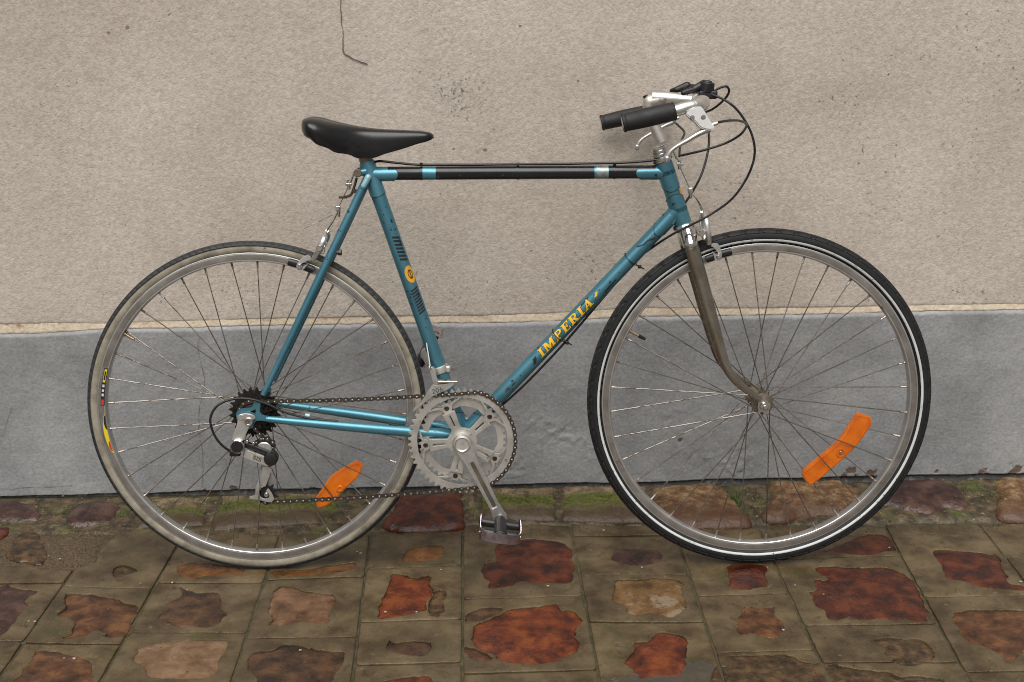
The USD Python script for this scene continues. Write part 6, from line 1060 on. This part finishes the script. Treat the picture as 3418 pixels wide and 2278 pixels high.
def crank_arm(s):
    L = 0.1655 if s > 0 else 0.1655; dd_ = da * s
    e = C2 + dd_ * La; nn_ = np.array([-dd_[1], dd_[0]])
    outl = Polygon([C2 + nn_ * 0.0185 - dd_ * 0.002, C2 + nn_ * 0.0165 + dd_ * 0.018, C2 + nn_ * 0.0125 + dd_ * 0.04, C2 + nn_ * 0.0098 + dd_ * (La - 0.03), C2 + nn_ * 0.0122 + dd_ * (La - 0.004), C2 - nn_ * 0.0122 + dd_ * (La - 0.004), C2 - nn_ * 0.0098 + dd_ * (La - 0.03), C2 - nn_ * 0.0125 + dd_ * 0.04, C2 - nn_ * 0.0165 + dd_ * 0.018, C2 - nn_ * 0.0185 - dd_ * 0.002]).union(cpt.buffer(0.0192, 40)).union(Point(*e).buffer(0.0132, 30))
    groove = Polygon([C2 + nn_ * 0.0058 + dd_ * 0.042, C2 + nn_ * 0.0044 + dd_ * (La - 0.024), C2 - nn_ * 0.0044 + dd_ * (La - 0.024), C2 - nn_ * 0.0058 + dd_ * 0.042]).buffer(0.0015)
    base = plate(rnd(outl, 0.002), 0.056, 0.066, 0.0015); topp = plate(rnd(outl.buffer(-0.0006), 0.002).difference(groove), 0.0655, 0.0700, 0.0018)
    boss = lathe((*C2, 0.050), Wax, [(0, 0), (0, 0.019), (0.018, 0.0195), (0.0215, 0.0175), (0.0225, 0.0140), (0.0215, 0.0125), (0.0195, 0.0122), (0.0195, 0)], 40)
    m = cat_mesh([base, topp, boss]); ep = np.array([*e, 0.078])
    parts = [m, lathe((*C2, 0.0690), Wax, [(0, 0.0120), (0.0012, 0.0118), (0.0012, 0.0045), (-0.002, 0.0040), (-0.002, 0)], 30)]
    return parts, ep
pr_, en = crank_arm(1)
P('crank_arm', pr_[0], m_alloy, crank, 28); P('groove', plate(LineString([C2 + da * 0.046, C2 + da * (La - 0.028)]).buffer(0.0040), 0.0661, 0.0664), m_seatpost, crank, 30); P('crank_bolt_cap', [pr_[1], disc(C2, 0.0665, 0.0685, 0.0042, 6)], m_alloy_dull, crank, 30)  # dull plate on the groove floor darkens it in place of shade
pl_, _ = crank_arm(-1)
P('crank_arm', mir(pl_[0]), m_alloy, crank, 28)
P('spindle', cyl((*C2, -0.055), (*C2, 0.055), 0.0085, 20), m_chain, crank)

def pedal(center, s, tilt):
    pd = xf('pedal', bike); e = np.array([center[0], center[1], 0.0]); u_ = np.array([math.cos(tilt), math.sin(tilt), 0]); v = np.array([-math.sin(tilt), math.cos(tilt), 0]); wv = np.array([0, 0, s * 1.0])
    base = 0.076; pt = lambda a, b_, c_: e + u_ * a + v * b_ + wv * (base + c_ * 1.14)
    P('axle', tube([pt(0, 0, -0.012), pt(0, 0, 0.02), pt(0, 0, 0.080)], 0.0062, 14, up=u_), m_chrome, pd, 40)
    P('pedal_body', [blob([pt(0, 0, 0.012), pt(0, 0, 0.085)], [0.0125, 0.0150], 0.003, 3), blob([pt(-0.034, 0, 0.026), pt(0.034, 0, 0.026)], [0.0085, 0.0085], 0.003, 3), blob([pt(-0.030, 0, 0.078), pt(0.030, 0, 0.078)], [0.0105, 0.0105], 0.003, 3), lathe(pt(0, 0, 0.084), wv, [(0, 0.0), (0, 0.014), (0.010, 0.013), (0.012, 0.010), (0.012, 0)], 24)], m_black, pd, 50)
    # toothed cage band: along both sides and round the outer end
    path = [(-0.037, 0.012), (-0.039, 0.020), (-0.0395, 0.060), (-0.038, 0.082), (-0.031, 0.092), (-0.015, 0.0965), (0.0, 0.098), (0.015, 0.0965), (0.031, 0.092), (0.038, 0.082), (0.0395, 0.060), (0.039, 0.020), (0.037, 0.012)]
    pp = spline(np.array([(a, 0, c_) for a, c_ in path]), 120)
    seg_ = []
    for kk_, zz in ((0, 0), (1, 0)): pass
    n = len(pp); hgt = np.full(n, 0.0095) + 0.0028 * (np.arange(n) % 4 < 2) * (np.abs(pp[:, 0]) > 0.033)
    tV, th = [], 0.0007
    tang = np.gradient(pp, axis=0); tang /= np.linalg.norm(tang, axis=1, keepdims=True); nr = np.stack([-tang[:, 2], 0 * tang[:, 0], tang[:, 0]], 1)
    for k in range(n):
        for sg, hh in ((1, hgt[k]), (1, -hgt[k]), (-1, -hgt[k]), (-1, hgt[k])):
            a_, c_ = pp[k, 0] + sg * th * nr[k, 0], pp[k, 2] + sg * th * nr[k, 2]; tV.append(pt(a_, hh, c_))
    i, j = np.meshgrid(np.arange(n - 1), np.arange(4), indexing='ij'); j2 = (j + 1) % 4
    q = np.stack([i * 4 + j, i * 4 + j2, (i + 1) * 4 + j2, (i + 1) * 4 + j], -1).reshape(-1, 4)
    Fc = np.vstack([q[:, [0, 1, 2]], q[:, [0, 2, 3]], [[0, 2, 1], [0, 3, 2]], [[4 * n - 4, 4 * n - 3, 4 * n - 2], [4 * n - 4, 4 * n - 2, 4 * n - 1]]])
    cm = trimesh.Trimesh(np.array(tV), Fc, process=False)
    if cm.volume < 0: cm.invert()
    P('pedal_cage', cm, m_purple, pd, 25)
    for a in (-0.038, 0.038):
        [P('cage_bolt', cyl(pt(a * 0.98, 0, cc), pt(a * 1.08, 0, cc), 0.0036, 12), m_chrome, pd, 30) for cc in (0.024, 0.078)]
pedal(pn, 1, math.radians(-9)); fe = C2 - da * La; pedal(fe, -1, math.radians(62))

# freewheel, chain, derailleurs -----------------------------------------------
fwc = np.array([0.0, b['Rr']])
fwl = xf('freewheel', bike)
for k, (N, w) in enumerate(((24, 0.0265), (21, 0.0310), (19, 0.0355), (17, 0.0400), (15, 0.0445), (14, 0.0490))):
    rp_ = 0.0127 / (2 * math.sin(math.pi / N)); pts = []
    for t in range(N):
        for f_, dr in ((0.0, -0.0045), (0.18, -0.0035), (0.38, 0.0022), (0.5, 0.0032), (0.62, 0.0022), (0.82, -0.0035)):
            a = 2 * math.pi * (t + f_) / N + k; pts.append((fwc[0] + rp_ * math.cos(a) + dr * math.cos(a), fwc[1] + (rp_ + dr) * math.sin(a)))
    s = Polygon(pts).buffer(0).difference(Point(*fwc).buffer(0.012))
    P('sprocket', plate(s, w - 0.001, w + 0.001), m_cog, fwl, 25)
P('freewheel_body', lathe((*fwc, 0.024), Wax, [(0, 0), (0, 0.022), (0.028, 0.022), (0.030, 0.018), (0.030, 0)], 30), m_cog, fwl, 30)
# rear derailleur
rd = xf('rear_derailleur', bike)
arm = rnd(smooth_ring([p[:2] for p in D['rd_arm']], 3), 0.0015)
P('derailleur_arm', plate(arm, 0.0655, 0.0715, 0.0016), m_alloy, rd, 35)
hbp = D['rd_bolt'][:2]; P('hanger_bolt', disc(hbp, 0.0705, 0.0745, 0.0060, 20), m_alloy, rd, 35)
axp = D['axle_r'][:2]; P('axle_nut', lathe((axp[0], axp[1], 0.066), Wax, [(0, 0), (0, 0.0098), (0.004, 0.0098), (0.006, 0.0088), (0.0085, 0.0080), (0.0085, 0.0055), (0.0055, 0.0050), (0.0055, 0)], 24), m_chrome, rd, 30)
k1, k2_ = np.array(D['rd_k1']), np.array(D['rd_k2'])
P('pivot_knuckle', [lathe((k1[0], k1[1], 0.060), Wax, [(0, 0), (0, 0.0145), (0.012, 0.0152), (0.0175, 0.0145), (0.019, 0.0125), (0.019, 0.0)], 30)], m_chrome, rd, 35)
P('pivot_cap', [disc(k1[:2], 0.0785, 0.0805, 0.0118), rbox((k1[0] - 0.006, k1[1] - 0.014, 0.070), (0.022, 0.014, 0.014), 0.004)], m_black, rd, 35)
bd = P2(D['rd_body']); P('parallelogram', [plate(rnd(bd, 0.002), 0.0685, 0.0755, 0.0012), ], m_alloy_dull, rd, 30)
dirb = np.array(D['rd_body'][1][:2]) - np.array(D['rd_body'][0][:2]); angb = math.atan2(dirb[1], dirb[0])
lk = rbox((0, 0, 0), (0.062, 0.012, 0.012), 0.003); lk.apply_transform(trimesh.transformations.rotation_matrix(angb, (0, 0, 1))); lk.apply_translation((*(np.array(bd.centroid.coords[0]) + [0.006, 0.013]), 0.062))
P('link', lk, m_black, rd, 35)
sis = meshkit.text_mesh('SIS', 0.0075, 0.0004, True); sis.apply_translation((-sis.bounds[1][0] / 2, -0.0038, 0)); sis.apply_transform(trimesh.transformations.rotation_matrix(angb, (0, 0, 1))); sis.apply_translation((*np.array(bd.centroid.coords[0]), 0.0755))
P('lettering', sis, m_ink, rd, 20)
P('lower_knuckle', [lathe((k2_[0], k2_[1], 0.054), Wax, [(0, 0), (0, 0.0135), (0.020, 0.0142), (0.0235, 0.0120), (0.0245, 0.008), (0.0245, 0)], 28)], m_black, rd, 35)
P('adjusting_screw', [cyl((k1[0] + 0.020 + q * 0.012, k1[1] + 0.010 - q * 0.004, 0.070), (k1[0] + 0.020 + q * 0.012, k1[1] + 0.010 - q * 0.004, 0.0795), 0.0028, 12) for q in range(2)], m_chrome, rd, 35)
cg = rnd(smooth_ring([p[:2] for p in D['rd_cage']], 2), 0.0008)
P('cage_plate', plate(cg, 0.0545, 0.0570, 0.0006), m_alloy, rd, 30)
p1, p2 = np.array(D['p1']), np.array(D['p2'])
P('cage_plate', plate(LineString([p1, p2]).buffer(0.0085).union(Point(*p2).buffer(0.013)), 0.0415, 0.0435, 0.0005), m_alloy_dull, rd, 30)
for pc_ in (p1, p2):
    pts = []
    for t in range(10):
        for f_, dr in ((0.0, -0.004), (0.22, -0.003), (0.4, 0.0024), (0.6, 0.0024), (0.78, -0.003)):
            a = 2 * math.pi * (t + f_) / 10; pts.append((pc_[0] + (0.0203 + dr) * math.cos(a), pc_[1] + (0.0203 + dr) * math.sin(a)))
    P('jockey_wheel', [plate(Polygon(pts).buffer(0), 0.0475, 0.0515, 0.0004), disc(pc_, 0.0455, 0.0545, 0.0075)], m_black, rd, 30)
    P('jockey_bolt', disc(pc_, 0.0535, 0.0585, 0.0046, 16), m_chrome, rd, 30)
P('upper_cap', disc(p1, 0.0545, 0.0600, 0.0155, 30, 0.0016), m_alloy, rd, 35)
sc_ = np.array(D['rd_cage'][17][:2]); P('cage_stop', [cyl((sc_[0] + 0.002, sc_[1] + 0.010, 0.0555), (sc_[0] + 0.001, sc_[1] - 0.012, 0.0555), 0.0024, 10)], m_chrome, rd, 40)
P('gear_wire', tube([(k1[0] + 0.035, k1[1] - 0.028, 0.066), (sc_[0] + 0.006, sc_[1] + 0.03, 0.062), (sc_[0] + 0.001, sc_[1] + 0.004, 0.058)], 0.0007, 6), m_spoke, rd, 60)
# chain: a belt round the big ring, the small sprocket and both jockey wheels
def belt(circ):
    """circ: (x, y, r, turn) with turn +1 anticlockwise, -1 clockwise; returns the closed belt as points."""
    n = len(circ); pts = []; tang = []
    for k in range(n):
        (x0, y0, r0, s0), (x1, y1, r1, s1) = circ[k], circ[(k + 1) % n]
        dx, dy = x1 - x0, y1 - y0; L = math.hypot(dx, dy); base = math.atan2(dy, dx)
        # the belt leaves on the right-hand side of an anticlockwise wheel
        off = math.asin((s1 * r1 - s0 * r0) / L)
        th = base + off
        n0 = (math.sin(th), -math.cos(th))
        tang.append(((x0 + s0 * r0 * n0[0], y0 + s0 * r0 * n0[1]), (x1 + s1 * r1 * n0[0], y1 + s1 * r1 * n0[1])))
    for k in range(n):
        x, y, r, s = circ[k]; a_in = tang[k - 1][1]; a_out = tang[k][0]
        t0 = math.atan2(a_in[1] - y, a_in[0] - x); t1 = math.atan2(a_out[1] - y, a_out[0] - x)
        if s > 0:
            while t1 < t0: t1 += 2 * math.pi
        else:
            while t1 > t0: t1 -= 2 * math.pi
        for t in np.linspace(t0, t1, 60): pts.append((x + r * math.cos(t), y + r * math.sin(t)))
        a, c_ = np.array(tang[k][0]), np.array(tang[k][1])
        L = np.linalg.norm(c_ - a)
        for t in np.linspace(0, 1, 30)[1:-1]: pts.append(tuple(a * (1 - t) + c_ * t - np.array([0, 0.004 * (L / 0.4) * math.sin(math.pi * t) if L > 0.15 else 0])))
    return np.array(pts + [pts[0]])
bp = belt([(*C2, rb_, 1), (*fwc, 0.0127 / (2 * math.sin(math.pi / 14)), 1), (*p1, 0.0203, -1), (*p2, 0.0203, 1)])
d = np.r_[0, np.cumsum(np.hypot(*np.diff(bp, axis=0).T))]; nl = int(round(d[-1] / 0.0127)); nl += nl % 2
s_ = np.linspace(0, d[-1], nl, endpoint=False); jx = np.interp(s_, d, bp[:, 0]); jy = np.interp(s_, d, bp[:, 1])
chain = xf('chain', bike); CW = 0.0478
def link_plate(a, c_, w0, w1, r):
    a, c_ = np.array(a), np.array(c_); t = (c_ - a) / np.linalg.norm(c_ - a); n_ = np.array([-t[1], t[0]]); mid = (a + c_) / 2
    ang = np.linspace(-2.1, 2.1, 8); o_ = [c_ + r * (math.cos(q) * t + math.sin(q) * n_) for q in ang] + [mid + n_ * r * 0.62] + [a - r * (math.cos(q) * t + math.sin(q) * n_) for q in ang] + [mid - n_ * r * 0.62]
    m = trimesh.creation.extrude_polygon(Polygon(o_), w1 - w0, engine='earcut'); m.apply_translation((0, 0, w0)); return m
for k in range(nl):
    a, c_ = (jx[k], jy[k]), (jx[(k + 1) % nl], jy[(k + 1) % nl]); outer = k % 2 == 0; o = 0.0032 if outer else 0.0018; r = 0.0042
    ms = [link_plate(a, c_, CW + o - 0.0005, CW + o + 0.0005, r), link_plate(a, c_, CW - o - 0.0005, CW - o + 0.0005, r)]
    if not outer: ms += [lathe((*q, CW - 0.0013), Wax, [(0, 0), (0, 0.0038), (0.0026, 0.0038), (0.0026, 0)], 10) for q in (a, c_)]
    P('chain_link', ms, m_chain, chain, 30)
    if outer: P('chain_pin', [lathe((*q, CW - 0.0045), Wax, [(0, 0), (0, 0.0019), (0.0086, 0.0019), (0.0090, 0.0013), (0.0090, 0)], 10) for q in (a, c_)], m_chain_pin, chain, 35)
# front derailleur
fdx = D['fd']; fdl = xf('front_derailleur', bike)
cc = near_axis(st0, stdir, np.array(fdx['clamp']))
P('clamp_band', [lathe(cc - stdir * 0.007, stdir, [(0, 0.0143), (0, 0.0170), (0.0015, 0.0178), (0.0125, 0.0178), (0.014, 0.0170), (0.014, 0.0143)], 36), rbox(cc + [0.016, 0.001, 0.004], (0.012, 0.014, 0.014), 0.003)], m_alloy_dull, fdl, 35)
P('derailleur_arm', plate(rnd(smooth_ring([p[:2] for p in fdx['arm']], 3), 0.001), 0.024, 0.036, 0.0015), m_alloy, fdl, 35)
cgp = rnd(smooth_ring([p[:2] for p in fdx['cage']], 3), 0.0008)
P('cage_plate', plate(cgp, 0.0525, 0.0538, 0.0003), m_alloy, fdl, 30)
P('cage_plate', plate(cgp, 0.0385, 0.0398, 0.0003), m_alloy_dull, fdl, 30)
q0 = np.array(fdx['cage'][2]); P('cage_bridge', [rbox((q0[0] - 0.006, q0[1] + 0.003, 0.046), (0.040, 0.004, 0.016), 0.0014)], m_chrome, fdl, 30)
tm = meshkit.text_mesh('206', 0.0085, 0.0003); tm.apply_transform(trimesh.transformations.rotation_matrix(0.28, (0, 0, 1))); q1 = np.array(fdx['cage'][0]); tm.apply_translation((q1[0] + 0.003, q1[1] - 0.0125, 0.0538))
P('lettering', tm, m_ink, fdl, 20)
c1 = np.array(fdx['arm'][0]); P('gear_wire', tube(spline([(c1[0] + 0.001, c1[1] + 0.002, 0.030), (c1[0] - 0.002, c1[1] + 0.02, 0.022), (c1[0] - 0.006, c1[1] + 0.045, 0.012), (c1[0] - 0.004, c1[1] + 0.052, 0.004)], 16), 0.0013, 7), m_stick_w, fdl, 60)
P('cable_anchor', [cyl((c1[0], c1[1], 0.026), (c1[0], c1[1], 0.040), 0.0036, 12)], m_chrome, fdl, 35)
# bare gear wires under the bottom bracket
P('cable', tube(spline([(*(bb[:2] + [0.052, 0.060]), 0.006), (*(bb[:2] + [0.020, 0.012]), 0.018), (*(bb[:2] + [-0.03, 0.012]), 0.030), (cs1[0] - 0.12, cs1[1] + 0.028, 0.040)], 30), 0.0015, 8), m_cable, smooth=60)

# ------------------------------------------------------------------ small things on the ground
for k, (fx, fy) in enumerate(D['flakes']):
    r = rng.uniform(0.0014, 0.0038); g = Polygon([(fx + r * rng.uniform(0.5, 1.2) * math.cos(t), fy + r * rng.uniform(0.5, 1.0) * math.sin(t)) for t in np.linspace(0, 2 * np.pi, 8)[:-1]])
    m = trimesh.creation.extrude_polygon(g.buffer(0), 0.0012, engine='earcut'); m.apply_translation((0, 0, 0.0022 if fy < -0.2 else 0.014 + foot(fx)))
    tag(put('pale_flake', m, m_flake, None, smooth=False), 'small pale flake lying on the wet paving', 'flake', 'pale flakes scattered over the paving')
# grit in the worn patch
gv, gf, n0 = [], [], 0
sb_ = sand.bounds
for k in range(260):
    x, y = rng.uniform(sb_[0], sb_[2]), rng.uniform(sb_[1], sb_[3])
    if not sand.contains(Point(x, y)): continue
    r = rng.uniform(0.0006, 0.0018) * (1.7 if rng.random() < 0.06 else 1)
    m = trimesh.creation.icosphere(0, r); m.vertices = m.vertices * rng.uniform(0.7, 1.2, 3) + [x, y, -0.003]
    gv.append(m)
for k in range(1500):
    x = rng.uniform(-0.75, 1.8); y = -0.20 + rng.normal(0, 0.018) if k % 3 else rng.uniform(-0.95, -0.2)
    r = rng.uniform(0.0005, 0.0016) * (1.7 if rng.random() < 0.05 else 1)
    m = trimesh.creation.icosphere(0, r); m.vertices = m.vertices * rng.uniform(0.7, 1.2, 3) + [x, y, 0.0008]; gv.append(m)
tag(put('grit', gv, m_sand, None, smooth=False), kind='stuff', label='coarse sandy grit strewn over the paving and the worn patch', cat='grit')
# moss tufts in the gaps along the wall foot
ms = []
for cx_, cy_, n, hgt in ((1.008, -0.09, 160, 0.016), (1.02, -0.13, 110, 0.012), (0.995, -0.05, 80, 0.012), (0.555, -0.015, 60, 0.008), (0.70, -0.014, 70, 0.008), (0.36, -0.012, 50, 0.008), (1.27, -0.02, 60, 0.009), (1.50, -0.05, 80, 0.009), (-0.34, -0.02, 60, 0.008), (0.05, -0.012, 70, 0.008), (0.875, -0.07, 70, 0.010)):
    for k in range(n):
        x, y = cx_ + rng.normal(0, 0.012 if n > 100 else 0.05), min(cy_ + rng.normal(0, 0.015 if n > 100 else 0.008), -0.003); a = rng.uniform(0, 6.28); h_ = hgt * rng.uniform(0.4, 1.1); w_ = 0.0012
        z0 = foot(x) * max(0, 1 + y / 0.22) + 0.002; lean = rng.normal(0, 0.4, 2) * h_
        p0 = np.array([x + w_ * math.cos(a), y + w_ * math.sin(a), z0]); p1_ = np.array([x - w_ * math.cos(a), y - w_ * math.sin(a), z0]); t_ = np.array([x + lean[0], y + lean[1], z0 + h_])
        ms.append((p0, p1_, t_))
kp = [Polygon(pts).buffer(0) for cn, pts in D['kerbs'] if cn in ('kerbmoss', 'kerb')] + [kb]
n_ = 14000; X = rng.uniform(-0.62, 1.75, n_); Yc = -0.086 + rng.normal(0, 0.024, n_)
dens = meshkit.fbm(np.column_stack([X * 9, Yc * 14, 0 * X]), 4, 55); fine = meshkit.fbm(np.column_stack([X * 60, Yc * 60, 0 * X]), 3, 56)
onk = np.zeros(n_, bool)
for g in kp[:-1]: onk |= shapely.contains_xy(g.buffer(-0.012), X, Yc)
keep = (Yc < -0.02) & (Yc > -0.17) & np.where(onk, dens > 0.40, dens > 0.56) & (fine > 0.42)
for x, y, o in zip(X[keep], Yc[keep], onk[keep]):
    a = rng.uniform(0, 6.28); w_ = rng.uniform(0.0006, 0.0012); h_ = rng.uniform(0.0018, 0.0042)
    z0 = foot(x) * max(0, 1 + y / 0.22) + (0.0125 if o else 0.004); lean = rng.normal(0, 0.7, 2) * h_
    ms.append((np.array([x + w_ * math.cos(a), y + w_ * math.sin(a), z0]), np.array([x - w_ * math.cos(a), y - w_ * math.sin(a), z0]), np.array([x + lean[0], y + lean[1], z0 + h_])))
Vm = np.array(ms).reshape(-1, 3); tag(put('moss', trimesh.Trimesh(Vm, np.arange(len(Vm)).reshape(-1, 3), process=False), m_moss, None, smooth=False), kind='stuff', label='tufts of green moss in the gaps along the wall foot', cat='moss')
